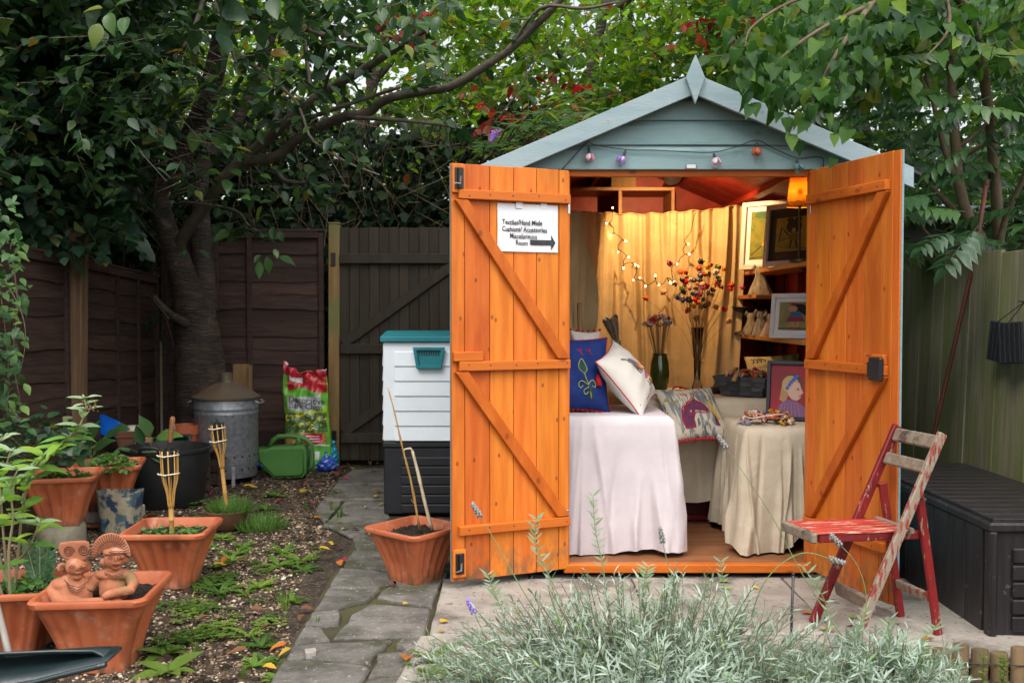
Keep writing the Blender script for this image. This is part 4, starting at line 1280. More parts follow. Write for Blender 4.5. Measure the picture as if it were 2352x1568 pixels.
# ------------------------------------------------------------------ bag of bark
BGX,BGY=at(703,1000,7.2).x,7.2
bag=thing('compost_bag','torn-open green plastic sack of decorative bark printed with a garden picture','bag',(BGX,BGY,0))
def bag_pt(u,v,off=0.0):
 """u -1..1 across, v 0..1 up, front side"""
 wd=0.175*(1.02-0.10*v+0.03*math.sin(v*9))*(0.88+0.12*min(1,v*8))
 x=u*wd+0.01*math.sin(v*5)
 bulge=(1-abs(u)**2.6)**0.6 if abs(u)<1 else 0
 dep=0.085*(1-0.75*v**1.6)*(0.6+0.4*min(1,v*10))
 crumple=0.006*math.sin(u*9+v*17)+0.005*math.sin(u*15-v*23)+0.004*math.sin(v*51+u*5)
 z=v*0.735+(0.02*math.sin(u*4+1) if v>0.9 else 0)
 return Vector((BGX+x,BGY-dep*bulge+crumple*(0.3+v)-off+0.04*v,max(0.004,z)))
def bag_region(name,m,u0,u1,v0f,v1f,off,nu=22,nv=24,parent=bag,back=False):
 vs,fs=[],[]
 for j in range(nv+1):
  for i in range(nu+1):
   u=lerp(u0,u1,i/nu)
   v=lerp(v0f(u),v1f(u),j/nv)
   p=bag_pt(u,v,off)
   if back:
    p=Vector((p.x,2*(BGY+0.04*v)-p.y,p.z))
   vs.append(tuple(p))
 for j in range(nv):
  for i in range(nu):
   a=j*(nu+1)+i
   fs.append((a,a+1,a+nu+2,a+nu+1))
 return MB().add(vs,fs).build(name,m,parent,smooth=True)
def plas(n,c1,c2=None,**k):return mat(n,c1,c2,rough=0.28,spec=0.5,**k)
body=bag_region('sack',plas('bag_green',(0.10,0.36,0.03),(0.16,0.46,0.05),scale=6),-1,1,lambda u:0,lambda u:1,0,30,50)
bag_region('sack_back',plas('bag_green',None),-1,1,lambda u:0,lambda u:1,0,20,30,back=True)
w_=lambda a,b,f,ph:(lambda u:a+b*math.sin(u*f+ph))
bag_region('straw_picture',plas('bag_straw',(0.42,0.26,0.085),(0.16,0.08,0.02),scale=38,stretch=(1,1,2.5)),-0.97,0.86,w_(0.20,0.02,2.5,0.5),lambda u:0.40,0.0018)
bag_region('garden_picture',plas('bag_flowers',(0.06,0.17,0.02),(0.05,0.08,0.035),scale=24,c3=(0.62,0.5,0.03),s3=30,lo3=0.55,hi3=0.60,c4=(0.30,0.26,0.55),s4=34,lo4=0.6,hi4=0.64),-0.95,0.93,lambda u:0.405,lambda u:0.60,0.0018)
bag_region('yellow_band',plas('bag_yellow',(0.52,0.55,0.02),(0.22,0.45,0.03),scale=4),-0.95,0.95,lambda u:0.602,w_(0.67,0.012,2.0,0.8),0.0018)
bag_region('title_band',plas('bag_silver',(0.42,0.44,0.43),(0.32,0.34,0.34),scale=7),-0.80,0.72,w_(0.632,0.012,2.5,-1.2),w_(0.775,0.012,2.2,-1.0),0.0030)
bag_region('red_label',plas('bag_red',(0.48,0.02,0.03),(0.40,0.015,0.025),scale=9),-0.05,0.70,lambda u:0.29,lambda u:0.395,0.0032)
bag_region('green_wave',plas('bag_green2',(0.10,0.42,0.05),(0.14,0.50,0.07),scale=5),-0.2,0.95,lambda u:0.02,w_(0.245,0.03,3.0,-0.2),0.0030)
bag_region('red_band',plas('bag_red',None),-0.78,0.97,w_(0.83,0.03,3.5,2.2),lambda u:0.99,0.0030)
bag_region('white_stripe',plas('bag_white',(0.66,0.66,0.68)),-0.72,-0.10,lambda u:0.965-0.12*(u+0.72),lambda u:1.0-0.1*(u+0.72),0.0045)
bag_region('white_wave',plas('bag_white',None),-0.2,0.95,w_(0.245,0.03,3.0,-0.2),w_(0.257,0.03,3.0,-0.2),0.0040,22,2)
bag_region('barcode_label',plas('bag_white',None),0.36,0.58,lambda u:0.13,lambda u:0.215,0.0045,6,6)
def bag_text(s,u0,v0,size,m,off=0.0055,slope=0.0):
 me=text_mesh(s,1.0,1.0,0.012,3)
 for v in me.vertices:
  u,vv=u0+v.co.x*size/0.175,v0+(v.co.z*size)/0.735+slope*v.co.x*size
  v.co=bag_pt(u,vv,off)
 obj('lettering',me,m,bag)
M_LETW,M_LETG=plas('bag_white',None),mat('dark_grey_print',(0.06,0.06,0.06),rough=0.4)
bag_text('Decorative',-0.72,0.715,0.062,M_LETG,0.0055,-0.12)
bag_text('Bark Chips',-0.72,0.655,0.060,M_LETG,0.0055,-0.1)
bag_text('35L',0.42,0.045,0.055,M_LETW,0.006)
for q in range(3):
 bag_region('printed_line',plas('bag_white',None),0.02,0.60,lambda u,q=q:0.312+0.026*q,lambda u,q=q:0.320+0.026*q,0.0045,8,1)
# torn floppy top
vs,fs=[],[]
nn_=26
for i in range(nn_+1):
 u=-1+2*i/nn_
 p0=bag_pt(u,0.985,0.001)
 hgt=0.065*(0.55+0.9*max(0,-u)**1.2-0.95*math.exp(-((u-0.05)/0.35)**2)+0.45*max(0,u-0.3))
 p1=p0+Vector((0.006*math.sin(i*1.7),-0.02+0.015*math.sin(i*0.9),max(0.006,hgt)*0.6))
 p2=p0+Vector((0.012*math.sin(i*1.1),0.01*math.sin(i*0.7),max(0.01,hgt)*1.15))
 vs += [tuple(p0),tuple(p1),tuple(p2)]
for i in range(nn_):
 for j in range(2):
  fs.append((3*i+j,3*i+3+j,3*i+4+j,3*i+1+j))
MB().add(vs,fs).build('torn_top',plas('bag_redwhite',(0.46,0.02,0.03),(0.62,0.6,0.62),scale=7,lo=0.5,hi=0.53),bag,smooth=True)

# ------------------------------------------------------------------ watering can
WX,WY=at(655,1080,6.9).x,6.9
can=thing('watering_can','green plastic watering can lying in front of the bark sack','watering can',(WX,WY,0))
M_CANG=mat('green_plastic',(0.045,0.145,0.025),(0.06,0.175,0.035),rough=0.45,scale=4,bump=0.05,bscale=60)
def prof2(pts,half,name,m,parent,bev=0.02,seg=3):
 """thick side profile (x, z) rounded at its edges"""
 bm=bmesh.new()
 n=len(pts)
 f=[bm.verts.new((WX+x,WY-half,z)) for x,z in pts]
 b=[bm.verts.new((WX+x,WY+half,z)) for x,z in pts]
 ff=bm.faces.new(f);bf=bm.faces.new(list(reversed(b)))
 for i in range(n):
  bm.faces.new((f[i],b[i],b[(i+1) % n],f[(i+1) % n]))
 bmesh.ops.recalc_face_normals(bm,faces=bm.faces)
 ed=[e for e in bm.edges if (e.verts[0] in f and e.verts[1] in f) or (e.verts[0] in b and e.verts[1] in b)]
 bmesh.ops.bevel(bm,geom=ed,offset=bev,segments=seg,affect='EDGES',clamp_overlap=True)
 me=bpy.data.meshes.new(name)
 bm.to_mesh(me);bm.free()
 me.polygons.foreach_set('use_smooth',[True]*len(me.polygons))
 me.set_sharp_from_angle(angle=R(50))
 return obj(name,me,m,parent)
def cpt(x,y):
 p=at(x,y,WY-0.05);return (p.x-WX,max(0.004,p.z))
prof2([cpt(*q) for q in [(590,1030),(600,1029),(612,1030),(625,1025),(700,1022),(704,1040),(704,1085),(694,1096),(630,1098),(612,1080),(592,1058)]],0.075,'body',M_CANG,can,0.022)
def frame_loop(pts,r,name):
 MB().tube([Vector((WX,WY,0))+Vector((x,0,z)) for x,z in pts],r,12).build(name,M_CANG,can,smooth=True)
frame_loop([tuple(q) for q in [cpt(*p_) for p_ in [(617,1026),(624,1012),(636,1004),(660,1003),(684,1005),(702,1012),(712,1022),(714,1045),(713,1072),(704,1084)]]],0.018,'carry_handle')
frame_loop([cpt(*p_) for p_ in [(682,1006),(684,1016),(676,1026)]],0.02,'handle_bridge')
frame_loop([cpt(*p_) for p_ in [(600,1044),(588,1038),(578,1030)]],0.022,'spout')
# blue bags
for k,(x,y,sx,sz,c1,c2,lab) in enumerate(((742,1062,0.10,0.07,(0.03,0.07,0.40),(0.05,0.12,0.55),'crumpled royal blue plastic bag on soil by the gate post'),(762,1040,0.05,0.10,(0.0,0.20,0.36),(0.02,0.30,0.45),'turquoise plastic bag squeezed between bark sack and gate post'),(604,1018,0.06,0.05,(0.0,0.12,0.42),(0.02,0.2,0.5),'small blue plastic bag behind the watering can'))):
 c=at(x,y,7.28-0.1*(k==0)-0.02*k)
 zz=sz if k != 2 else sz+0.03
 t=thing('plastic_bag',lab,'bag',(c.x,c.y,0))
 mb=MB().ell((0,0,zz*0.95),(sx,0.06,zz),30,18)
 me=mb.mesh('film')
 for v in me.vertices:
  q=v.co
  f=1+0.16*math.sin(q.x*90+q.z*40)*math.cos(q.z*70+q.y*60)+0.09*math.sin(q.x*170-q.z*150)
  v.co=Vector((q.x*f,q.y*f,max(0.002,q.z*(0.92+0.1*math.sin(q.x*60)))))
 obj('film',me,mat('film_%d' % k,c1,c2,rough=0.25,scale=18,spec=0.6,c3=(0.5,0.55,0.65),s3=12,lo3=0.62,hi3=0.66),t,(c.x,c.y,0))
 kn=MB().tube([(c.x,c.y,zz*1.8),(c.x+0.012,c.y-0.02,zz*2.0),(c.x+0.02,c.y-0.01,zz*2.2)],[0.015,0.01,0.02],8).build('gathered_neck',MATS['film_%d' % k],t,smooth=True)

# ------------------------------------------------------------------ storage boxes by the door
M_DKPL=mat('charcoal_plastic',(0.012,0.012,0.015),(0.018,0.0175,0.021),rough=0.5,scale=7,stretch=(1,1,1),bump=0.08,bscale=60)
M_WHPL=mat('white_plastic',(0.74,0.78,0.82),(0.68,0.72,0.76),rough=0.45,scale=3,c3=(0.60,0.63,0.66),s3=5,lo3=0.58,hi3=0.8,bump=0.04,bscale=60)
M_TURQ=mat('turquoise_plastic',(0.012,0.155,0.185),(0.016,0.18,0.21),rough=0.45,scale=6)
BX0,BX1,BY0,BY1=-0.745,-0.215,5.56,6.2
t=thing('storage_box','charcoal plastic storage box with ribbed panels under the white one','storage box',((BX0+BX1)/2,5.9,0))
cx_=(BX0+BX1)/2
pbox('body',M_DKPL,t,(cx_,(BY0+BY1)/2,0.215),(BX1-BX0,BY1-BY0,0.39),0.008)
pbox('lid',M_DKPL,t,(cx_,(BY0+BY1)/2,0.427),(BX1-BX0+0.012,BY1-BY0+0.012,0.032),0.006)
for k in range(6):
 pbox('rib_panel',M_DKPL,t,(cx_+0.035,BY0-0.002,0.055+k*0.055),(BX1-BX0-0.13,0.014,0.050),0.005)
t=thing('storage_box','white clapboard-style plastic box with turquoise lid and handle','storage box',(cx_,5.9,0.445))
pbox('body',M_WHPL,t,(cx_,(BY0+BY1)/2,0.735),(BX1-BX0+0.004,BY1-BY0,0.575),0.006)
for k in range(6):
 o=pbox('front_board',M_WHPL,t,(cx_+0.022,BY0-0.001,0.492+0.0865*k),(BX1-BX0-0.085,0.016,0.085),0.003,rot=(R(-4),0,0))
 o2=pbox('side_board',M_WHPL,t,(BX0-0.001,(BY0+BY1)/2,0.492+0.0865*k),(0.016,BY1-BY0-0.08,0.085),0.003,rot=(0,R(4),0))
zt=1.024
vs=[]
for j in range(9):
 y=BY0-0.02+(BY1-BY0+0.04)*j/8
 vs.append((y,zt+0.030+0.030*math.sin(math.pi*j/8)))
mb=MB()
n=len(vs)
xx=(BX0-0.016,BX1+0.016)
V_=[(x,y,z) for x in xx for (y,z) in vs]+[(x,y,zt) for x in xx for (y,z) in vs]
Fc=[]
for j in range(n-1):
 Fc += [(j,j+1,n+j+1,n+j),(2*n+j,3*n+j,3*n+j+1,2*n+j+1),(j,2*n+j,2*n+j+1,j+1),(n+j,n+j+1,3*n+j+1,3*n+j)]
Fc += [(0,n,3*n,2*n),(n-1,3*n-1,4*n-1,2*n-1)]
mb.add(V_,Fc).build('lid',M_TURQ,t,bevel=0.004)
hx=at(986,820,BY0).x
hz0,hz1=at(986,846,BY0).z,at(986,797,BY0).z
wt,wb=0.092,0.072
def trap(s,a,b):return [(hx-wb*s,a),(hx+wb*s,a),(hx+wt*s,b),(hx-wt*s,b)]
hnd=MB().prism(trap(1.0,hz0,hz1),0.014,Matrix.Translation((0,BY0-0.024,0))).build('handle',M_TURQ,t,bevel=0.004)
o_,i_=trap(1.0,hz0,hz1),trap(0.76,hz0+0.02,hz1-0.018)
mb=MB()
y0_,y1_=BY0-0.036,BY0-0.022
V_=[(x,y0_,z) for x,z in o_]+[(x,y0_,z) for x,z in i_]+[(x,y1_,z) for x,z in o_]+[(x,y1_,z) for x,z in i_]
Fc=[]
for k in range(4):
 j=(k+1) % 4
 Fc += [(k,j,4+j,4+k),(8+k,12+k,12+j,8+j),(k,8+k,8+j,j),(4+k,4+j,12+j,12+k)]
mb.add(V_,Fc).build('handle_frame',M_TURQ,hnd,bevel=0.002)
for k in range(9):
 pbox('vent_slot',M_RUB,hnd,(hx-0.055+k*0.0138,BY0-0.0255,hz1-0.034),(0.006,0.004,0.026),0.0005)

# ------------------------------------------------------------------ big black deck box on the right
t=thing('deck_box','long charcoal plank-effect storage box between folding chair and mossy fence','storage box',(1.98,4.1,0))
dx0,dx1,dy0,dy1,dz=1.72,2.24,3.43,4.72,0.455
M_DECK=mat('woodgrain_charcoal_plastic',(0.016,0.013,0.014),(0.026,0.022,0.023),rough=0.42,scale=5,stretch=(9,9,0.5),bump=0.25,bscale=22,bstretch=(9,9,0.4),objvar=0.08,c3=(0.042,0.037,0.037),s3=2.4,lo3=0.56,hi3=0.78,st3=(2,2,0.5),c4=(0.085,0.08,0.075),s4=34,lo4=0.63,hi4=0.70)
pbox('body',M_DECK,t,((dx0+dx1)/2,(dy0+dy1)/2,0.215),(dx1-dx0-0.016,dy1-dy0-0.016,0.40),0.006)
for k in range(9):
 pl_=(dy1-dy0-0.08)/9
 pbox('side_plank',M_DECK,t,(dx0+0.004,dy0+0.06+pl_*(k+0.5),0.212),(0.012,pl_-0.006,0.395),0.003)
for (x,y) in ((dx0+0.01,dy0+0.016),(dx1-0.02,dy0+0.016),(dx0+0.01,dy1-0.02)):
 pbox('corner_post',M_DECK,t,(x,y,0.212),(0.03,0.05,0.40),0.008)
for k in range(5):
 pbox('front_rib',M_DECK,t,((dx0+dx1)/2+0.02,dy0-0.001,0.075+0.062*k),(dx1-dx0-0.12,0.014,0.055),0.005)
pbox('lid_rim',M_DECK,t,((dx0+dx1)/2,(dy0+dy1)/2,0.424),(dx1-dx0+0.014,dy1-dy0+0.014,0.036),0.008)
for k in range(15):
 ps=(dy1-dy0-0.01)/15
 pbox('lid_slat',M_DECK,t,((dx0+dx1)/2,dy0+0.005+ps*(k+0.5),0.448),(dx1-dx0-0.02,ps-0.003,0.014),0.0015)

# ------------------------------------------------------------------ leaning pole, hanging bundle, hose
t=thing('rusty_pole','long rust-red pole leaning on the mossy fence','pole',gnd(2140,1060))
a,b=Vector((2.03,5.02,0.0)),None
top=at(2265,422,4.96)
knee=at(2240,585,5.0)
foot=at(2142,1010,5.0)
foot=foot+(foot-knee)*(foot.z/(knee.z-foot.z))
MB().tube([foot,foot.lerp(knee,0.5),knee,top],0.011,10).build('shaft',mat('rust_red_paint',(0.13,0.032,0.016),(0.09,0.025,0.014),rough=0.6,scale=9,c3=(0.25,0.2,0.18),s3=6,lo3=0.68,hi3=0.72),t,smooth=True)
MB().tube([top-Vector((0,0,0.004)),top+(top-knee).normalized()*0.02],0.013,10).build('end_cap',MATS['rust_red_paint'],t,smooth=40)
t.location=foot
for c in kids(t):c.matrix_parent_inverse=Matrix.Translation(-foot)
hb_=thing('hanging_bundle','pair of black ribbed plastic flaps hung by cord on mossy fence','flaps',(2.33,4.45,1.0))
nail=Vector((2.335,4.38,1.245))
M_FLAP=mat('black_ribbed_plastic',(0.010,0.011,0.014),(0.018,0.019,0.023),rough=0.5,scale=30,stretch=(6,6,1),bump=0.5,bscale=40,bstretch=(8,8,0.6))
for k,(y0f,w_f,ang) in enumerate(((4.57,0.13,8),(4.42,0.15,-4))):
 fl=pbox('flap',M_FLAP,hb_,(2.315-0.02*k,y0f,1.055),(0.012,w_f,0.19),0.003,rot=(R(ang),0,R(14)))
 for q in range(5):
  pbox('rib',M_FLAP,fl,(-0.009,-w_f/2+w_f*(q+0.5)/5,0),(0.008,0.012,0.186),0.002,keep=False)
 MB().tube([(2.31-0.02*k,y0f+0.02,1.145),nail],0.0022,6).build('cord',M_CABLE,hb_)
MB().tube([nail+Vector((0.03,0,0)),nail+Vector((-0.03,0,0))],0.003,6).build('nail',M_BLACKMET,hb_)
t=thing('garden_hose','coil of green garden hose behind the right orange door','hose',(1.80,4.95,0))
co=[]
for i in range(90):
 a=i*0.2618
 co.append((1.86+0.13*math.cos(a),4.92+0.13*math.sin(a),0.02+0.006*i))
MB().tube(co,0.010,8).build('coil',mat('hose_green',(0.02,0.09,0.055),rough=0.35),t,smooth=True)
MB().tube([co[-1],(1.98,4.9,0.5),(2.0,4.86,0.44)],[0.011,0.012,0.014],8).build('nozzle',M_BLACKMET,t,smooth=True)

# ------------------------------------------------------------------ folding chair
N0=Vector((1.222,3.345,0.030));th=R(14)
ch=thing('folding_chair','worn red-painted wooden folding chair in front of the right orange door','chair',N0,th)
M_REDP=mat('worn_red_paint',(0.13,0.005,0.008),(0.19,0.010,0.011),rough=0.5,scale=6,c3=(0.30,0.22,0.155),s3=60,lo3=0.60,hi3=0.66,bump=0.2,bscale=50,objvar=0.1,st3=(1,1,0.25))
M_REDS=mat('worn_red_seat',(0.30,0.02,0.014),(0.42,0.05,0.03),rough=0.5,scale=6,stretch=(1,6,6),c3=(0.62,0.36,0.25),s3=12,lo3=0.52,hi3=0.66,st3=(0.7,7,7),bump=0.2,bscale=50,objvar=0.12)
M_BAREW=mat('bare_grey_wood',(0.17,0.13,0.095),(0.25,0.195,0.145),rough=0.75,scale=6,stretch=(0.8,7,7),c3=(0.045,0.035,0.03),s3=9,lo3=0.60,hi3=0.68,bump=0.3,bscale=40,bstretch=(0.8,8,8),c4=(0.20,0.07,0.05),s4=9,lo4=0.66,hi4=0.74)
M_HALF=mat('half_stripped_red',(0.25,0.045,0.032),(0.20,0.03,0.022),rough=0.6,scale=9,c3=(0.27,0.215,0.16),s3=55,lo3=0.42,hi3=0.52,st3=(1.3,1,0.3),bump=0.25,bscale=50)
CW=0.255
def cbar(name,a,b,wd,th_,m,up=(0,1,0),bev=0.004):
 return MB().bar(a,b,wd,th_,up=up).build(name,m,ch,bevel=bev,keep=False)
TOP=(0.325,0.735)
for v,m1 in ((0.0,M_HALF),(CW,M_REDP)):
 o=cbar('back_stile',(-0.028,v,0.0),(TOP[0],v,TOP[1]),0.036,0.020,m1)
 k=0.70
 o=cbar('rear_leg',(0.335,v+(0.021 if v==0 else -0.021),0.0),(0.248,v+(0.021 if v==0 else -0.021),0.522),0.032,0.018,M_REDP)
 for (u_,z_) in ((0.245,0.505),(0.185,0.382)):
  MB().tube([(u_,v-0.016,z_),(u_,v+0.016,z_)],0.006,10).build('rivet',mat('old_brass',(0.16,0.13,0.08),rough=0.45,metal=0.7),ch,smooth=40,keep=False)
# top rails
sd_=Vector((TOP[0],0,TOP[1])).normalized()
for f,hh,mm in ((0.955,0.052,M_BAREW),(0.835,0.046,M_BAREW)):
 c=Vector((TOP[0]*f,0,TOP[1]*f))
 MB().bar((c.x-0.004,0.011,c.z),(c.x-0.004,CW-0.011,c.z),0.015,hh,up=tuple(sd_)).build('back_rail',mm,ch,bevel=0.005,keep=False)
cbar('stretcher',(0.062,0.011,0.128),(0.062,CW-0.011,0.128),0.05,0.016,M_BAREW,up=(1,0,0.2))
cbar('stretcher',(0.310,0.031,0.135),(0.310,CW-0.031,0.135),0.034,0.018,M_HALF,up=(1,0,0.2))
# seat: rails and slats
for v in (0.040,CW-0.040):
 cbar('seat_rail',(-0.145,v,0.376),(0.275,v,0.366),0.03,0.022,M_REDP)
fr=[(-0.172,0.02),(-0.176,CW*0.3),(-0.176,CW*0.7),(-0.172,CW-0.02)]
MB().tube  # (front rail below)
MB().bar((-0.168,0.018,0.380),(-0.168,CW-0.018,0.380),0.022,0.036,up=(0,0,1)).build('front_rail',M_BAREW,ch,bevel=0.005,keep=False)
for k in range(7):
 v0=0.024+(CW-0.048)*(k+0.5)/7
 cbar('seat_slat',(-0.158,v0,0.395),(0.215,v0,0.385),0.008,(CW-0.048)/7-0.003,M_REDS,up=(0,1,0),bev=0.002)
cbar('back_seat_rail',(0.222,0.018,0.384),(0.222,CW-0.018,0.384),0.02,0.022,M_BAREW,up=(0,0,1))

# ------------------------------------------------------------------ dark plastic scoop in the corner
t=thing('plastic_scoop','dark green plastic scoop blade with grey pole leaning across the corner','scoop',at(20,1530,2.3))
Ys=2.25
M_SCOOP=mat('dark_teal_plastic',(0.012,0.022,0.024),(0.018,0.030,0.033),rough=0.28,scale=14,spec=0.6,bump=0.05,bscale=80)
up_=[(-120,1506),(0,1500),(120,1495),(215,1494),(236,1504),(243,1520)]
lo_=[(-120,1600),(0,1580),(80,1566),(160,1545),(225,1530),(243,1524)]
vs,fs=[],[]
for (q,w2) in zip(up_,lo_):
 a,b=at(*q,Ys+0.05),at(*w2,Ys)
 for j in range(6):
  tt=j/5
  p=a.lerp(b,tt)+Vector((0,0.10*math.sin(tt*math.pi),0))
  vs.append(tuple(p))
n=len(up_)
for i in range(n-1):
 for j in range(5):
  fs.append((i*6+j,i*6+j+1,(i+1)*6+j+1,(i+1)*6+j))
sc_o=MB().add(vs,fs).build('blade',M_SCOOP,t,smooth=True)
md=sc_o.modifiers.new('thick','SOLIDIFY');md.thickness=0.006
MB().tube([at(*q,Ys-0.002) for q in lo_],0.007,8).build('blade_edge',M_SCOOP,t,smooth=True)
MB().tube([at(*q,Ys+0.048) for q in up_],0.004,8).build('blade_edge',M_SCOOP,t,smooth=True)
MB().tube([at(20,1502,Ys+0.08),at(8,1450,Ys+0.14),at(-6,1395,Ys+0.2),at(-40,1270,Ys+0.34)],0.0085,10).build('pole',mat('grey_tube',(0.22,0.20,0.175),rough=0.4),t,smooth=True)
# ================================================================== inside the shed
def cloth_mat(n,c1,c2,**k):
 return mat(n,c1,c2,rough=0.85,scale=k.pop('scale',5),bump=k.pop('bump',0.16),bscale=k.pop('bscale',7),spec=0.15,bdist=0.03,**k)
M_PINK=cloth_mat('pale_pink_sheet',(0.53,0.485,0.505),(0.58,0.535,0.55))
M_LINEN=cloth_mat('beige_linen',(0.46,0.39,0.29),(0.52,0.45,0.34),bump=0.4)
M_MUST=cloth_mat('mustard_linen',(0.50,0.37,0.19),(0.56,0.43,0.24),trans=0.12,bump=0.4)
def rdg(x):return (1-abs(math.sin(x)))**2
def drape(name,label,x0,x1,y0,y1,zt,zb,folds,m,seed=0,rad=0.03,top_sag=0.0,corner=0.10):
 """cloth over a table: zb(s) gives hem height for perimeter fraction s, folds = [(freq, amp, phase)]"""
 r=random.Random(seed)
 W2,D2=(x1-x0)/2,(y1-y0)/2
 cx,cy=(x0+x1)/2,(y0+y1)/2
 n=560
 per=[]
 L=[2*W2,2*D2,2*W2,2*D2]
 tot=sum(L)
 for i in range(n):
  q=tot*i/n
  k=0
  while q>L[k]:q -= L[k];k += 1
  f=q/L[k]
  p=[(-W2+2*W2*f,-D2),(W2,-D2+2*D2*f),(W2-2*W2*f,D2),(-W2,D2-2*D2*f)][k]
  nn=[(0,-1),(1,0),(0,1),(-1,0)][k]
  cr=min(f,1-f)*L[k]
  c=math.exp(-(cr/0.07)**2)
  dirc=Vector((p[0]/W2,p[1]/D2)).normalized()
  nv=(Vector(nn)*(1-0.6*c)+dirc*0.6*c).normalized()
  per.append((p,nv,c,k+f,i/n))
 FO=[]
 for _ in range(int(folds[0][0])):
  FO.append((r.uniform(0,4),r.uniform(0.008,0.036),r.choice([1,1,-0.6])*r.uniform(0.35,1.0)*folds[0][1],r.choice([0.0,0.0,0.15,0.4,0.6]),r.uniform(-0.14,0.14)))
 t=thing(name,label,'tablecloth',(cx,cy,zt))
 vs,fs=[],[]
 rows=[0.0,0.5,0.85,0.97] 
 for s in rows:
  for (p,nv,c,kf,q) in per:
   vs.append((cx+p[0]*s,cy+p[1]*s,zt-top_sag*(1-s)+0.0006*math.sin(p[0]*30) ))
 m_=26
 for j in range(1,m_+1):
  h=j/m_
  for (p,nv,c,kf,q) in per:
   hem=zb(kf)
   drop=(zt-hem)
   z=zt-drop*h
   o=0.006+0.012*min(1,h*6)
   for (kc,kw,a,h0,dr) in FO:
    dk=kf-kc-dr*(h-h0)
    if abs(dk)<3*kw and h>h0:
     o += a*math.exp(-(dk/kw)**2)*min(1,(h-h0)/0.35)
   o += corner*c*h**0.9+0.012*math.sin(kf*5+seed)*h
   wob=0.0
   tx=Vector((-nv.y,nv.x))
   vs.append((cx+p[0]+nv.x*o+tx.x*wob,cy+p[1]+nv.y*o+tx.y*wob,z))
 R_=len(vs) // n
 for j in range(R_-1):
  for i in range(n):
   fs.append((j*n+i,j*n+(i+1) % n,(j+1)*n+(i+1) % n,(j+1)*n+i))
 o=MB().add(vs,fs).build('sheet',m,t,smooth=True,fix=False)
 # hem
 base=(R_-1)*n
 hem=[vs[base+i] for i in range(n)]+[vs[base]]
 MB().tube(hem,0.0009,4,caps=False).build('hem',m,t,smooth=True)
 return t
FZ=0.072
def table(label,x0,x1,y0,y1,zt):
 t=thing('table',label,'table',((x0+x1)/2,(y0+y1)/2,FZ))
 mw=mat('table_wood',(0.20,0.10,0.045),(0.15,0.07,0.03),rough=0.5,scale=6)
 pbox('tabletop',mw,t,((x0+x1)/2,(y0+y1)/2,zt-0.016),(x1-x0,y1-y0,0.024))
 for x in (x0+0.04,x1-0.04):
  for y in (y0+0.04,y1-0.04):
   pbox('leg',mw,t,(x,y,(zt-0.03+FZ)/2),(0.035,0.035,zt-0.03-FZ),0.003)
 return t
table('small table hidden under the pale pink sheet',-0.02,0.735,4.43,5.0,0.712)
drape('tablecloth','pale pink sheet draped to the floor over the table with cushions',-0.025,0.74,4.425,5.005,0.716,lambda k:FZ+0.018+0.012*math.sin(k*9)+(0.30*min(1,max(0,k-1.15)*2.5) if k<2 else 0.05),
 [(60,0.024)],M_PINK,1,corner=0.05)
table('small table hidden under the beige linen cloth',1.10,1.60,4.47,4.97,0.652)
drape('tablecloth','beige linen cloth pooling on the floor from the right-hand table',1.09,1.605,4.46,4.975,0.657,lambda k:FZ+0.012+(0.12*max(0,math.sin((k-0.35)*4.2)) if 0.35<k<1.0 else 0)+(0.03 if k>3 else 0),
 [(80,0.032)],M_LINEN,2,corner=0.06)
table('back table hidden under creased beige linen',0.62,1.60,5.03,5.85,0.738)
drape('tablecloth','creased beige linen over the back table with vases and basket',0.60,1.605,5.02,5.86,0.743,lambda k:0.30-0.05*math.sin(k*3.0)-(0.06*math.sin(k*5.5)),
 [(60,0.016)],M_LINEN,3,corner=0.03)
t=thing('red_crate','dark red box pushed under the back table','box',(1.0,5.3,FZ))
M_REDBOX=mat('dark_red_box',(0.10,0.008,0.014),rough=0.5)
pbox('carcass',M_REDBOX,t,(1.02,5.32,FZ+0.11),(0.5,0.3,0.2),0.004)
pbox('base_rim',mat('bright_red_trim',(0.22,0.01,0.02),rough=0.4),t,(1.02,5.31,FZ+0.02),(0.52,0.32,0.03),0.003)

# ------------------------------------------------------------------ curtain
cur=thing('curtain','mustard linen curtain strung across the back of shed','curtain',(1.0,5.9,0.8))
cl=[(0.30,4.95),(0.42,5.35),(0.55,5.80),(0.62,5.93),(0.80,5.96),(1.0,5.97),(1.2,5.96),(1.36,5.93),(1.43,5.90)]
clp=smoothpath([Vector((x,y,0)) for x,y in cl],64)
vs,fs=[],[]
n=len(clp);m_=34
acc=[0.0]
ztops=[]
for p in clp:
 xp=1176+FPX*p.x/p.y
 ztops.append(at(xp,float(np.interp(xp,[1300,1400,1480,1560,1640,1700],[487,490,492,488,481,474])),p.y).z)
for i in range(1,n):acc.append(acc[-1]+(clp[i]-clp[i-1]).length)
r=random.Random(4)
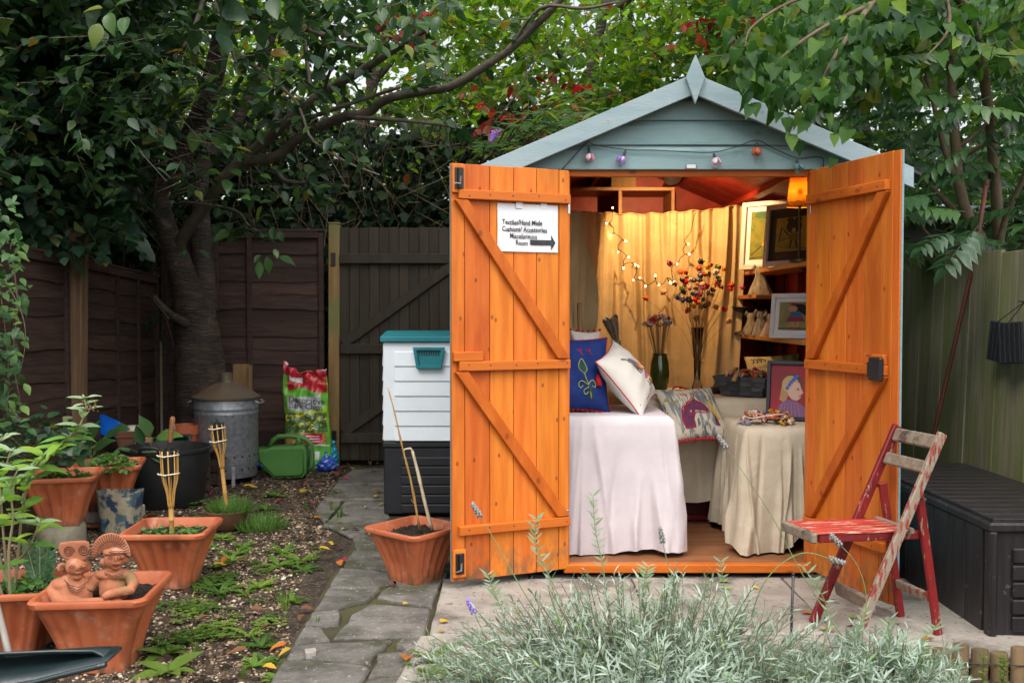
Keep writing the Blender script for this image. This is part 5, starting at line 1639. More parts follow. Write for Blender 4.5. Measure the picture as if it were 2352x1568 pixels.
# folds: soft ridges of many widths that drift as they fall, tight gathers at the top
CF=[(r.uniform(0,1.9),r.uniform(0.012,0.045),r.choice([1,-1])*r.uniform(0.012,0.040),r.uniform(-0.18,0.18),r.choice([-1,-1,0.1,0.3]),r.choice([2,2,0.9,0.6])) for _ in range(46)]
for j in range(m_+1):
 h=j/m_
 for i in range(n):
  d=(clp[min(n-1,i+1)]-clp[max(0,i-1)]).normalized()
  nv=Vector((d.y,-d.x,0))
  s=acc[i]
  f=s/acc[-1]
  g=0.010*math.sin(s*120+1.2*math.sin(s*13))*math.exp(-h*4)
  for (c0_,w0_,a0_,dr_,ha,hb2) in CF:
   q_=(s-c0_-dr_*h)/w0_
   if abs(q_)<3:g += a0_*math.exp(-q_*q_)*min(1,max(0,(h-ha)/0.12))*min(1,max(0,(hb2-h)/0.2))
  g += 0.012*math.sin(s*9-h*4)
  if f>0.8:# pulled aside at the right edge
   g += 0.02*(f-0.8)*5*math.sin(h*6)
  p=clp[i]+nv*g+Vector(((-0.10*h*h)*max(0,f-0.72)/0.28,0,0))
  zz=ztops[i]-(ztops[i]-0.12)*h+(0.004*math.sin(s*50) if j==0 else 0)
  vs.append((p.x,p.y,zz))
for j in range(m_):
 for i in range(n-1):
  a=j*n+i
  fs.append((a,a+n,a+n+1,a+1))
MB().add(vs,fs).build('cloth',M_MUST,cur,smooth=True,fix=False)
MB().tube([Vector(vs[i])+Vector((0,-0.003,0.001)) for i in range(0,n,4)],0.0035,6).build('hanging_cord',M_MUST,cur,smooth=True)

# ------------------------------------------------------------------ box shelf high on the back wall
bs_=thing('cube_shelf','wooden cube shelf unit high on the back wall above the curtain','shelf',(0.68,6.4,1.75))
M_PINE=mat('honey_pine',(0.34,0.17,0.06),(0.27,0.125,0.042),rough=0.5,scale=5,stretch=(0.8,6,6))
zt_,zb_=1.985,1.60
pbox('top_board',M_PINE,bs_,(0.665,6.36,zt_),(0.76,0.32,0.022))
pbox('bottom_board',M_PINE,bs_,(0.665,6.36,zb_),(0.76,0.32,0.022))
for x in (0.296,0.695,1.034):
 pbox('upright',M_PINE,bs_,(x,6.36,(zt_+zb_)/2),(0.022,0.32,zt_-zb_-0.0225))
for x,wd,hh,c in ((0.56,0.11,0.10,(0.20,0.05,0.02)),(0.62,0.16,0.012,(0.30,0.08,0.04))):
 pass
t=thing('stored_box','brown cardboard carton on top of the cube shelf','box',(0.72,6.33,1.997))
pbox('carton',M_CARD,t,(0.72,6.33,2.037),(0.16,0.2,0.08));pbox('tape_strip',mat('parcel_tape',(0.25,0.12,0.04),rough=0.3),t,(0.72,6.33,2.0785),(0.03,0.2,0.002),0.0005)
t=thing('folded_cloth','stack of dark folded cloth in the left cube of the shelf','cloth',(0.42,6.3,1.612))
for k in range(3):
 pbox('fold',mat('dark_cloth_%d' % k,[(0.05,0.03,0.03),(0.14,0.07,0.04),(0.10,0.09,0.07)][k],rough=0.9),t,(0.46,6.31,1.63+0.04*k),(0.26-0.02*k,0.2,0.036),0.012)

# ------------------------------------------------------------------ shelves on the right wall
M_SHELF=mat('orange_pine_shelf',(0.42,0.17,0.045),(0.34,0.125,0.03),rough=0.45,scale=5,stretch=(6,0.7,6))
def wall_shelf(label,z,y0,y1,xf):
 t=thing('wall_shelf',label,'shelf',(1.5,(y0+y1)/2,z),0,'shelves on the right shed wall')
 pbox('board',M_SHELF,t,((xf+1.63)/2,(y0+y1)/2,z),(1.63-xf,y1-y0,0.022),0.002)
 for y in (y0+0.25,y1-0.25):
  mb=MB().prism([(xf+0.03,z-0.013),(1.615,z-0.013),(1.615,z-0.14),(1.59,z-0.14),(1.55,z-0.06)],0.012,Matrix.Translation((0,y,0)))
  mb.build('bracket',M_BLACKMET,t)
 return t
wall_shelf('upper pine wall shelf carrying lamp and the large framed pictures',1.432,4.62,6.15,1.42)
wall_shelf('short pine shelf with the single dress ornament on it',1.285,5.45,6.2,1.38)
wall_shelf('middle pine wall shelf with small dresses and white framed girl picture',1.048,4.62,6.2,1.40)
t=thing('shelf_upright','black metal upright strip holding the wall shelves','bracket',(1.61,4.95,1.0))
for y in (4.95,5.75):
 pbox('strip',M_BLACKMET,t,(1.622,y,1.15),(0.016,0.03,1.0))

# ------------------------------------------------------------------ framed pictures
def colmat(c,rough=0.7):return mat('ink_%.3f_%.3f_%.3f' % tuple(c),c,rough=rough)
def picture(label,a,b,z0,h,lean,fmat,fw,mat_w,bgm,shapes,name='framed_picture',glass=False,dpt=0.02,matm=None):
 """a, b: xy of the bottom corners; shapes: (colour, [(u, v)...]) in the picture window 0..1"""
 a,b=Vector((a[0],a[1],z0)),Vector((b[0],b[1],z0))
 X=(b-a);Wd=X.length;X.normalize()
 nrm=Vector((X.y,-X.x,0))                 # towards the viewer
 if nrm.y>0 and abs(nrm.y)>abs(nrm.x):nrm=-nrm
 Z=(Vector((0,0,1))*math.cos(lean)-nrm*math.sin(lean)).normalized()
 Yv=X.cross(Z)*-1
 Yv=Z.cross(X)
 M=Matrix((X,Yv,Z)).transposed().to_4x4()
 M.translation=a
 t=thing(name,label,'picture')
 t.matrix_basis=M
 s=-1 if (M.to_3x3() @ Vector((0,-1,0))).dot(nrm)>0 else 1
 def bx(nm,m,x0,x1,zz0,zz1,y0,y1,bev=0.0015):
  pbox(nm,m,t,((x0+x1)/2,s*(y0+y1)/2,(zz0+zz1)/2),(x1-x0,abs(y1-y0),zz1-zz0),bev,keep=False)
 bx('frame_bar',fmat,0,fw,0,h,0,dpt);bx('frame_bar',fmat,Wd-fw,Wd,0,h,0,dpt)
 bx('frame_bar',fmat,fw+0.0005,Wd-fw-0.0005,0,fw,0,dpt);bx('frame_bar',fmat,fw+0.0005,Wd-fw-0.0005,h-fw,h,0,dpt)
 bx('mount',matm or M_WHITEPAPER,fw-0.004,Wd-fw+0.004,fw-0.004,h-fw+0.004,0.002,0.006,0.0005)
 ix0,ix1,iz0,iz1=fw+mat_w,Wd-fw-mat_w,fw+mat_w,h-fw-mat_w
 bx('print',bgm,ix0,ix1,iz0,iz1,0.006,0.0075,0.0003)
 for k,(c,pl) in enumerate(shapes):
  vs=[(ix0+u*(ix1-ix0),s*(0.0082+0.0003*k),iz0+v*(iz1-iz0)) for u,v in pl]
  MB().add(vs,[tuple(range(len(vs)))]).build('printed_shape',c if not isinstance(c,tuple) else colmat(c),t,keep=False)
 if glass:
  pass
 return t
def disc(cx,cy,rx,ry=None,n=14,a0=0,a1=360):
 ry=ry or rx
 return [(cx+rx*math.cos(R(a0+(a1-a0)*i/n)),cy+ry*math.sin(R(a0+(a1-a0)*i/n))) for i in range(n)]
def stroke(pts,w_):
 o,b=[],[]
 for i,p in enumerate(pts):
  q0,q1=pts[max(0,i-1)],pts[min(len(pts)-1,i+1)]
  dx,dy=q1[0]-q0[0],q1[1]-q0[1]
  l=math.hypot(dx,dy) or 1
  o.append((p[0]-dy/l*w_,p[1]+dx/l*w_));b.append((p[0]+dy/l*w_,p[1]-dx/l*w_))
 return o+b[::-1]
M_WHFR=mat('white_frame',(0.62,0.56,0.52),(0.58,0.53,0.49),rough=0.4,scale=5)
M_OLIVE=mat('olive_batik',(0.22,0.20,0.02),(0.10,0.15,0.02),rough=0.8,scale=18)
M_KHAKI=mat('khaki_batik',(0.27,0.25,0.10),(0.20,0.19,0.07),rough=0.8,scale=12)
BK,RD,SK,GN,BL_=(0.012,0.011,0.013),(0.42,0.012,0.02),(0.45,0.26,0.15),(0.03,0.10,0.025),(0.05,0.12,0.26)
picture('white framed tall picture of a red-dressed figure under a tree',(1.362,5.74),(1.60,5.50),1.445,0.40,R(5),M_WHFR,0.028,0.03,M_OLIVE,
 [(GN,disc(0.35,0.92,0.25,0.07)),(GN,disc(0.8,0.85,0.25,0.09)),(BK,stroke([(0.05,0.1),(0.4,0.3),(0.5,0.65),(0.75,0.85)],0.012)),(BK,stroke([(0.0,0.02),(0.5,0.07),(1,0.06)],0.008)),
 (RD,[(0.55,0.36),(0.85,0.36),(0.92,0.24),(0.5,0.24)]),(BK,[(0.56,0.24),(0.66,0.24),(0.66,0.08),(0.56,0.08)]),(BK,[(0.76,0.24),(0.86,0.24),(0.86,0.08),(0.76,0.08)]),((0.55,0.35,0.08),[(0.4,0.36),(0.55,0.38),(0.5,0.28),(0.36,0.28)]),(BK,disc(0.62,0.41,0.12,0.04)),(RD,disc(0.7,0.06,0.12,0.015))])
picture('white framed dark-mounted picture of a big-haired archer',(1.392,5.31),(1.585,4.98),1.445,0.335,R(5),M_WHFR,0.026,0.05,mat('gold_batik',(0.30,0.24,0.03),(0.20,0.17,0.02),rough=0.8,scale=14),
 [(BK,disc(0.55,0.72,0.24,0.2)),(BK,disc(0.42,0.92,0.1,0.07)),(BK,disc(0.68,0.92,0.1,0.07)),(BK,stroke([(0.1,0.3),(0.18,0.72),(0.28,0.6),(0.42,0.45)],0.022)),(BK,stroke([(0.1,0.3),(0.45,0.42)],0.01)),((0.12,0.10,0.02),[(0.46,0.52),(0.68,0.52),(0.78,0.32),(0.4,0.32)]),(BK,stroke([(0.5,0.32),(0.46,0.08)],0.03)),(BK,stroke([(0.64,0.32),(0.68,0.1)],0.03)),(BK,stroke([(0.0,0.2),(0.3,0.12),(1,0.05)],0.008)),((0.3,0.19,0.07),disc(0.56,0.6,0.07,0.08))],matm=mat('black_mount',(0.018,0.013,0.012),rough=0.8))
M_WHFR2=mat('cool_white_frame',(0.66,0.66,0.68),(0.62,0.62,0.64),rough=0.4,scale=5)
picture('small white framed picture of a long-haired girl in striped skirt',(1.352,5.02),(1.56,4.80),1.060,0.232,R(6),M_WHFR2,0.022,0.022,M_KHAKI,
 [(BK,disc(0.50,0.80,0.22,0.14)),(BK,[(0.42,0.9),(0.68,0.88),(0.95,0.5),(0.85,0.46),(0.7,0.52),(0.5,0.7)]),(SK,disc(0.36,0.76,0.13,0.11)),(RD,disc(0.38,0.93,0.10,0.04)),(BL_,[(0.32,0.64),(0.58,0.64),(0.62,0.46),(0.28,0.46)]),((0.28,0.03,0.05),[(0.26,0.46),(0.64,0.46),(0.7,0.3),(0.2,0.3)]),(SK,stroke([(0.38,0.3),(0.38,0.1)],0.03)),(SK,stroke([(0.52,0.3),(0.52,0.1)],0.03)),(RD,disc(0.36,0.08,0.07,0.025)),(RD,disc(0.54,0.08,0.07,0.025)),((0.05,0.05,0.18),disc(0.85,0.3,0.09,0.07)),(GN,stroke([(0.85,0.25),(0.83,0.05)],0.012)),((0.10,0.13,0.04),stroke([(0,0.05),(0.5,0.03),(1,0.07)],0.03))])
picture('black framed photo print of a child with blue flower headband against red',(1.272,4.80),(1.49,4.70),0.660,0.295,R(9),M_BLACKMET,0.018,0.0,mat('crimson_backdrop',(0.30,0.008,0.02),(0.20,0.005,0.014),rough=0.5,scale=8),
 [((0.12,0.055,0.025),disc(0.50,0.62,0.27,0.22)),((0.38,0.22,0.10),[(0.28,0.66),(0.22,0.32),(0.36,0.26),(0.46,0.5)]),((0.46,0.30,0.15),disc(0.47,0.62,0.2,0.17)),((0.56,0.36,0.27),[(0.42,0.60),(0.52,0.68),(0.68,0.66),(0.73,0.55),(0.78,0.46),(0.73,0.43),(0.73,0.37),(0.64,0.31),(0.52,0.33),(0.42,0.42)]),((0.20,0.09,0.18),[(0.14,0.0),(0.22,0.22),(0.4,0.33),(0.6,0.31),(0.82,0.2),(0.9,0.0)])]
 +[((0.06,0.12,0.40),disc(0.40+0.045*k,0.55+0.065*k-0.004*k*k,0.045,0.035)) for k in range(6)]+[((0.30,0.16,0.28),stroke([(0.22+0.1*k,0.0),(0.3+0.07*k,0.27)],0.008)) for k in range(6)]+[(BK,stroke([(0.63,0.53),(0.68,0.535)],0.008)),((0.4,0.12,0.12),stroke([(0.68,0.405),(0.73,0.41)],0.008))],name='framed_portrait')
picture('plain brown card with wire hooks propped at the right table edge',(1.415,4.56),(1.52,4.46),0.660,0.20,R(14),M_CARD,0.008,0.01,M_CARD,[],name='brown_card',matm=M_CARD)

# ------------------------------------------------------------------ lamps
WARM=(1.0,0.60,0.27)
def point(name,loc,e,r_,col,parent):
 l=bpy.data.lights.new(name,'POINT')
 l.energy=e;l.shadow_soft_size=r_;l.color=col
 o=bpy.data.objects.new(name,l)
 COL.objects.link(o)
 o.location=loc
 adopt(o,parent)
 return o
LX,LY=1.425,4.78
tl=thing('table_lamp','lit table lamp with orange embroidered shade on the upper shelf','lamp',(LX,LY,1.443))
MB().lathe([(0.05,0),(0.052,0.004),(0.046,0.012),(0.012,0.018),(0.006,0.03),(0.006,0.27),(0.010,0.275),(0.010,0.30),(0,0.30)],22).build('base',M_BLACKMET,tl,smooth=35,loc=(LX,LY,1.443))
M_SHADE=mat('orange_shade_cloth',(0.92,0.60,0.14),(0.9,0.52,0.10),rough=0.8,scale=20,trans=0.6)
z0l,z1l=1.718,1.872
sh_=MB().lathe([(0.064,z0l),(0.047,z1l)],40).mesh('lamp_shade',smooth=True)
bm=bmesh.new();bm.from_mesh(sh_)
bmesh.ops.delete(bm,geom=[f for f in bm.faces if len(f.verts)>4],context='FACES');bm.to_mesh(sh_);bm.free()
so=obj('lamp_shade',sh_,M_SHADE,tl,(LX,LY,0))
so.modifiers.new('t','SOLIDIFY').thickness=0.001
for z,rr_ in ((z0l,0.0645),(z1l,0.0475)):
 MB().tube([(LX+rr_*math.cos(i*0.2618),LY+rr_*math.sin(i*0.2618),z) for i in range(25)],0.0018,6,caps=False).build('shade_ring',mat('shade_trim',(0.7,0.4,0.08),rough=0.7),so)
def shade_pt(a,z):
 rr_=lerp(0.0653,0.0483,(z-z0l)/(z1l-z0l));return (LX+rr_*math.cos(a),LY+rr_*math.sin(a),z)
M_REDTH=mat('red_thread',(0.35,0.02,0.005),rough=0.8)
for k in range(8):
 a=k*math.pi/4
 pts=[shade_pt(R(-104)+0.30*q*math.cos(a+sgn),1.785+0.021*q*math.sin(a+sgn)) for q,sgn in ((0.15,0),(0.7,0.35),(1.0,0),(0.7,-0.35),(0.15,0))]
 MB().tube(pts,0.0012,5).build('stitched_petal',M_REDTH,so)
for zz in (1.735,1.84):
 MB().tube([shade_pt(R(-200+8*i),zz+0.006*math.sin(i*1.3)) for i in range(24)],0.0009,5).build('stitched_line',M_REDTH,so)
M_BULB=mat('warm_bulb',(1,0.8,0.5),emit=(1.0,0.62,0.28),estr=25.0)
MB().ell((LX,LY,1.79),(0.016,0.016,0.022)).build('bulb',M_BULB,tl,smooth=True)
point('lamp_light',(LX,LY,1.79),3.2,0.02,WARM,tl)
# ceiling spot lamp near the ridge
cs=thing('ceiling_lamp','small white lamp hung from the shed ridge, lit','lamp',at(1545,405,5.5))
c=at(1545,411,5.5)
SPR=(R(52),0,R(-22))
SPM=Matrix.Translation(c) @ Euler(SPR).to_matrix().to_4x4()
MB().lathe([(0.0,0.088),(0.014,0.085),(0.024,0.07),(0.040,0.03),(0.050,0.0)],26).build('lamp_shade',mat('white_enamel',(0.70,0.62,0.48),rough=0.4),cs,smooth=True,loc=c,rot=SPR)
MB().ell((0,0,0.062),(0.011,0.011,0.012)).build('bulb',M_BULB,cs,smooth=True,loc=c,rot=SPR)
e0=SPM @ Vector((0,0,0.08))
MB().tube([e0,(e0.x,e0.y-0.01,2.16)],0.004,6).build('flex',M_CABLE,cs)
point('ceiling_light',SPM @ Vector((0,0,0.034)),26.0,0.010,WARM,cs)

# ------------------------------------------------------------------ fairy lights on the curtain
def ipx(x,y):return ((1380+x/2.613)/1.063,(400+y/2.613)/1.063)
fl_=thing('fairy_lights','string of lit warm fairy lights looped over the mustard curtain','string lights',(0.9,5.88,1.4))
M_FAIRY=mat('fairy_bulb',(1,0.8,0.4),emit=(1.0,0.50,0.13),estr=40.0)
M_FWIRE=mat('fairy_wire',(0.02,0.018,0.01),rough=0.5)
def fy(x,y):
 X,Y_=ipx(x,y)
 return at(X,Y_,5.84 if X>1404 else 5.84-(1404-X)*0.004)
wire=[(302,290),(300,350),(285,380),(308,410),(312,440),(345,462),(362,485),(338,520),(342,548),(370,565),(388,588),(372,618),(376,640),(410,628),(440,640),(425,660),(455,672),(452,700),(440,735),(478,738),(500,752),(515,775),(548,765),(576,745),(592,775),(630,758),(645,728),(668,730),(690,750),(680,700),(682,658),(700,640),(720,632),(735,600),(760,578),(750,545),(768,515),(762,488),(785,455),(802,430),(815,360),(835,305)]
MB().tube(smoothpath([fy(*q) for q in wire],3),0.0024,5).build('wire',M_FWIRE,fl_,smooth=True)
bulbs=[((302,278),(302,295)),((258,382),(280,380)),((285,460),(308,443)),((390,495),(364,485)),((335,568),(340,548)),((408,598),(388,586)),((370,672),(374,642)),((450,645),(430,636)),((467,650),(455,668)),((430,744),(445,735)),((475,725),(480,738)),((510,780),(516,770)),((573,707),(575,740)),((597,772),(588,765)),((695,757),(686,742)),((674,766),(650,730)),((650,642),(675,655)),((710,640),(722,630)),((796,577),(765,578)),((788,513),(768,516))]
for tip,root in bulbs:
 a,b=fy(*root),fy(*tip)
 b=b+Vector((0,-0.012,0))
 d=(b-a)
 L=max(d.length,0.02);d.normalize()
 hsk=MB().tube([a,a+d*(L*0.65)],[0.0035,0.005],7).build('bulb_holder',M_FWIRE,fl_,smooth=40)
 MB().tube([a+d*(L*0.65),a+d*(L*0.8),a+d*(L*1.0)],[0.0035,0.0042,0.0012],7).build('bulb',M_FAIRY,hsk,smooth=True)

# ------------------------------------------------------------------ vases and felt flowers
M_FELT=[]
for i,c in enumerate([(0.50,0.02,0.02),(0.55,0.10,0.02),(0.52,0.28,0.03),(0.62,0.50,0.46),(0.05,0.10,0.04),(0.06,0.07,0.18),(0.62,0.30,0.22),(0.02,0.025,0.035),(0.42,0.05,0.12),(0.20,0.24,0.38)]):
 M_FELT.append(mat('felt_%d' % i,c,rough=0.95,bump=0.5,bscale=300,spec=0.05))
M_STICK=mat('dry_stick',(0.30,0.17,0.06),rough=0.7)
def felt_mesh(seed):
 r=random.Random(seed)
 mb=MB()
 n=6
 pts=[(0,0,0.004)]
 for k in range(n*2):
  a=math.pi*k/n
  q=1.0 if k % 2==0 else 0.6
  q *= r.uniform(0.85,1.15)
  pts.append((q*0.018*math.cos(a),q*0.018*math.sin(a),0.004*r.uniform(0,2)))
 b=[(x*0.8,y*0.8,z-0.008) for x,y,z in pts]
 m_=len(pts)
 fs=[(0,1+k,1+(k+1) % (m_-1)) for k in range(m_-1)]
 fs += [(m_,m_+1+(k+1) % (m_-1),m_+1+k) for k in range(m_-1)]
 fs += [(1+k,m_+1+k,m_+1+(k+1) % (m_-1),1+(k+1) % (m_-1)) for k in range(m_-1)]
 mb.add(pts+b,fs)
 return mb.mesh('felt_flower',smooth=True)
FELT=[felt_mesh(k) for k in range(4)]
CORE=MB().ell((0,0,0.006),(0.006,0.006,0.005),8,5).mesh('core',smooth=True)
_fi=[0]
def felt(parent,p,nrm,s,mi,core=None):
 me=FELT[_fi[0] % 4];_fi[0] += 1
 o=obj('felt_flower',me.copy() if False else me,None,parent)
 if not me.materials:me.materials.append(M_FELT[0])
 o.material_slots[0].link='OBJECT';o.material_slots[0].material=M_FELT[mi]
 q=Vector(nrm).normalized().to_track_quat('Z','Y')
 o.matrix_basis=Matrix.Translation(p) @ q.to_matrix().to_4x4() @ Matrix.Diagonal((s,s,s*1.3,1))
 adopt(o,parent)
 if core is not None:
  c_=obj('flower_centre',CORE,None,o,keep=False)
  if not CORE.materials:CORE.materials.append(M_FELT[2])
  c_.material_slots[0].link='OBJECT';c_.material_slots[0].material=M_FELT[core]
 return o
# green vase and its clipped bouquet
VG=at(1515,888,5.42);VG.z=0.745
v1=thing('green_vase','dark green glass vase holding a tight felt flower bouquet','vase',VG)
M_GGLASS=mat('dark_green_glass',(0.03,0.045,0.006),(0.045,0.06,0.01),rough=0.08,scale=4,spec=0.8)
MB().lathe([(0.034,0),(0.042,0.01),(0.052,0.07),(0.0545,0.11),(0.050,0.165),(0.041,0.205),(0.040,0.215),(0.036,0.214),(0.040,0.16),(0.03,0.02)],32).build('glass',M_GGLASS,v1,smooth=True,loc=VG)
MB().lathe([(0.0405,0.212),(0.042,0.217),(0.0395,0.219)],28).build('lip',M_GGLASS,v1,smooth=True,loc=VG)
b1=thing('felt_bouquet','dense dome of small felt flowers on dry sticks in green vase','bouquet',VG+Vector((0,0,0.02)))
r=random.Random(8)
for k in range(52):
 a=r.uniform(0,6.28);q=math.sqrt(r.random())
 top=VG+Vector((0.088*q*math.cos(a),0.07*q*math.sin(a),0.425-0.045*q*q+r.uniform(-0.008,0.008)))
 bot=VG+Vector((0.028*q*math.cos(a),0.028*q*math.sin(a),0.20))
 f=felt(b1,top,(0.5*q*math.cos(a),0.5*q*math.sin(a)-0.4,1),r.uniform(0.75,1.05),r.choice([3,3,0,6,9,9,5,8,1,3]),r.choice([2,0,3,None]))
 MB().tube([bot,top],0.0011,4).build('stem',M_STICK,f)
# tall clear vase
VC=at(1601,893,5.62);VC.z=0.745
v2=thing('clear_vase','tall slim clear glass vase beside the curtain','vase',VC)
gl=bpy.data.materials.new('clear_glass');gl.use_nodes=True
ntg=gl.node_tree;ntg.nodes.clear()
o_=ntg.nodes.new('ShaderNodeOutputMaterial');tb_=ntg.nodes.new('ShaderNodeBsdfTransparent');gb_=ntg.nodes.new('ShaderNodeBsdfGlossy');mx_=ntg.nodes.new('ShaderNodeMixShader')
tb_.inputs[0].default_value=(0.9,0.88,0.84,1);gb_.inputs['Roughness'].default_value=0.08
lw=ntg.nodes.new('ShaderNodeFresnel');lw.inputs[0].default_value=1.5
ntg.links.new(lw.outputs[0],mx_.inputs[0]);ntg.links.new(tb_.outputs[0],mx_.inputs[1]);ntg.links.new(gb_.outputs[0],mx_.inputs[2]);ntg.links.new(mx_.outputs[0],o_.inputs[0])
MB().lathe([(0.03,0),(0.032,0.006),(0.018,0.05),(0.021,0.18),(0.037,0.36),(0.0355,0.36),(0.019,0.18),(0.012,0.06),(0.0,0.055)],28).build('glass',gl,v2,smooth=True,loc=VC)
MB().tube([VC+Vector((0.0365*math.cos(i*0.2618),0.0365*math.sin(i*0.2618),0.36)) for i in range(25)],0.0018,6,caps=False).build('rim',gl,v2,smooth=True)
b2=thing('felt_bouquet','tall loose spray of red and orange felt flowers on thin stems','bouquet',VC+Vector((0,0,0.06)))
r=random.Random(21)
spots=[(865,625),(930,645),(905,655),(855,668),(1012,672),(975,658),(960,692),(770,695),(735,690),(775,718),(800,740),(765,752),(745,740),(865,712),(890,705),(910,700),(975,728),(985,745),(970,765),(995,785),(1055,800),(1060,775),(1130,790),(860,745),(825,745),(850,765),(790,790),(835,795),(880,790),(900,780),(745,800),(755,815),(940,805),(935,835),(915,825),(860,830),(820,830),(845,850),(830,868),(880,865),(770,775),(720,852),(748,870),(785,865),(800,875),(850,885),(895,905),(915,890),(870,910),(820,905),(785,935),(962,915),(1015,928),(700,768),(628,818),(515,858),(665,635),(835,985),(1048,1000),(875,770)]
for k,(x,y) in enumerate(spots):
 X,Y_=ipx(x,y)
 top=at(X,Y_,5.62+r.uniform(-0.09,0.06))
 bot=VC+Vector((r.uniform(-0.012,0.012),r.uniform(-0.012,0.012),0.10))
 mid=bot.lerp(top,0.5)+Vector(((bot.x-top.x)*0.22,0,0.02))
 f=felt(b2,top,(r.uniform(-0.6,0.6),-0.9,r.uniform(0.1,0.9)),r.uniform(0.95,1.4),r.choice([0,0,0,1,1,2,3,6,7,4,5,8]),r.choice([2,7,3,None,None]))
 MB().tube(smoothpath([bot,mid,top],3),0.0011,4).build('stem',M_STICK,f)

# ------------------------------------------------------------------ cushions
def cushion(name,label,M,hw,hh,T,m,group=None):
 t=thing(name,label,'cushion',group=group)
 t.matrix_basis=M
 def pt(u,v,side,off=0.0):
  e=max(0.0,(1-u*u)*(1-v*v))
  x=hw*u*(1-0.10*(1-v*v));z=hh*v*(1-0.10*(1-u*u))
  y=T*1.15*e**0.5+(0.005*math.sin(u*9+v*5)+0.004*math.sin(u*4-v*13))*e+0.006*rdg(u*3.1+v*2.2)*e-0.008*rdg((abs(u)+abs(v))*3.0)*abs(u*v)
  return Vector((x,side*(y+off),z))
 n=28
 vs,fs=[],[]
 for side in (-1,1):
  for j in range(n+1):
   for i in range(n+1):
    u=math.sin((i/n-0.5)*math.pi);v=math.sin((j/n-0.5)*math.pi)
    vs.append(tuple(pt(u,v,side)))
 N_=(n+1)**2
 for sd2 in (0,1):
  for j in range(n):
   for i in range(n):
    a=sd2*N_+j*(n+1)+i
    q=(a,a+1,a+n+2,a+n+1)
    fs.append(q if sd2==0 else q[::-1])
 me=MB().add(vs,fs).mesh('cover',fix=False)
 bm=bmesh.new();bm.from_mesh(me);bmesh.ops.remove_doubles(bm,verts=bm.verts,dist=1e-5);bm.to_mesh(me);bm.free()
 me.polygons.foreach_set('use_smooth',[True]*len(me.polygons))
 obj('cover',me,m,t,keep=False)
 t_pt=pt
 def seam(nm,mm,rr_,edges='LRTB'):
  pts=[]
  s_=np.linspace(-1,1,15)
  if 'B' in edges:pts += [pt(q,-1,-1) for q in s_]
  if 'R' in edges:pts += [pt(1,q,-1) for q in s_]
  if 'T' in edges:pts += [pt(-q,1,-1) for q in s_]
  if 'L' in edges:pts += [pt(-1,-q,-1) for q in s_]
  MB().tube(pts,rr_,6).build(nm,mm,t,smooth=True,keep=False)
 def line(nm,mm,uv,rr_,k=4):
  MB().tube(smoothpath([pt(u,v,-1,0.001) for u,v in uv],k),rr_,5).build(nm,mm,t,smooth=True,keep=False)
 def patch(nm,mm,uv,off=0.0025):
  # fill polygon: fan around centroid with subdivided rim, following the surface
  P=[Vector((u,v)) for u,v in uv]
  c=sum(P,Vector((0,0)))/len(P)
  R1=[]
  for i in range(len(P)):
   a,b=P[i],P[(i+1) % len(P)]
   for q in range(3):R1.append(a.lerp(b,q/3))
  vs=[pt(c.x,c.y,-1,off)]
  k=len(R1)
  for f in (0.5,1.0):
   vs += [pt(*(c+(p_-c)*f),-1,off) for p_ in R1]
  fs=[(0,1+i,1+(i+1) % k) for i in range(k)]+[(1+i,1+k+i,1+k+(i+1) % k,1+(i+1) % k) for i in range(k)]
  MB().add([tuple(v) for v in vs],fs).build(nm,mm,t,smooth=True,keep=False)
 return t,pt,seam,line,patch
def basis(X,Z,loc):
 X,Z=Vector(X).normalized(),Vector(Z).normalized()
 Y=Z.cross(X).normalized();X=Y.cross(Z)
 M=Matrix((X,Y,Z)).transposed().to_4x4();M.translation=loc
 return M
M_NAVY=cloth_mat('navy_cotton',(0.012,0.028,0.13),(0.018,0.04,0.18))
M_REDY=mat('red_yarn',(0.45,0.01,0.02),rough=0.9)
M_LIME=mat('lime_thread',(0.36,0.42,0.05),rough=0.8)
M_DGRN=mat('dark_green_felt',(0.02,0.055,0.06),rough=0.9)
# blue
t,pt,seam,line,patch=cushion('cushion','navy blue cushion embroidered with a lime curling plant',basis((0.97,0.2,-0.05),(-0.02,0.22,0.97),at(1318,860,4.62)),0.175,0.185,0.075,M_NAVY)
seam('piping',M_REDY,0.004)
for k in range(16):
 q=-1+2*k/15
 p_=pt(q,-1,-1)
 MB().ell(p_+Vector((0,-0.004,-0.004)),(0.006,0.006,0.006),8,6).build('bobble',M_REDY,t,smooth=True,keep=False)
patch('leaf_patch',M_DGRN,[(0.15,-0.05),(0.02,0.08),(0.0,0.2),(0.10,0.36),(0.22,0.18),(0.24,0.05)])
patch('stem_patch',M_DGRN,[(0.22,-0.35),(0.36,-0.35),(0.50,-0.72),(0.34,-0.72)])
line('stitched_line',M_LIME,[(0.15,-0.05),(0.02,0.08),(0.0,0.22),(0.10,0.38),(0.24,0.18),(0.25,0.05),(0.15,-0.05)],0.0022)
line('stitched_line',M_LIME,[(0.16,-0.05),(0.22,-0.2),(0.30,-0.35),(0.36,-0.55),(0.40,-0.72)],0.0022)
line('stitched_line',M_LIME,[(0.28,-0.36),(0.1,-0.25),(0.0,-0.33),(0.06,-0.45),(0.14,-0.38)],0.0022)
line('stitched_line',M_LIME,[(0.28,-0.36),(0.42,-0.22),(0.54,-0.3),(0.50,-0.42),(0.42,-0.38)],0.0022)
line('stitched_line',M_LIME,[(0.30,-0.42),(0.16,-0.52),(0.22,-0.62),(0.30,-0.55)],0.0022)
for du in (-0.45,0.02,0.3):
 line('red_motif',M_REDY,[(du,0.70),(du+0.06,0.62),(du+0.12,0.70),(du+0.10,0.55),(du+0.16,0.50)],0.002)
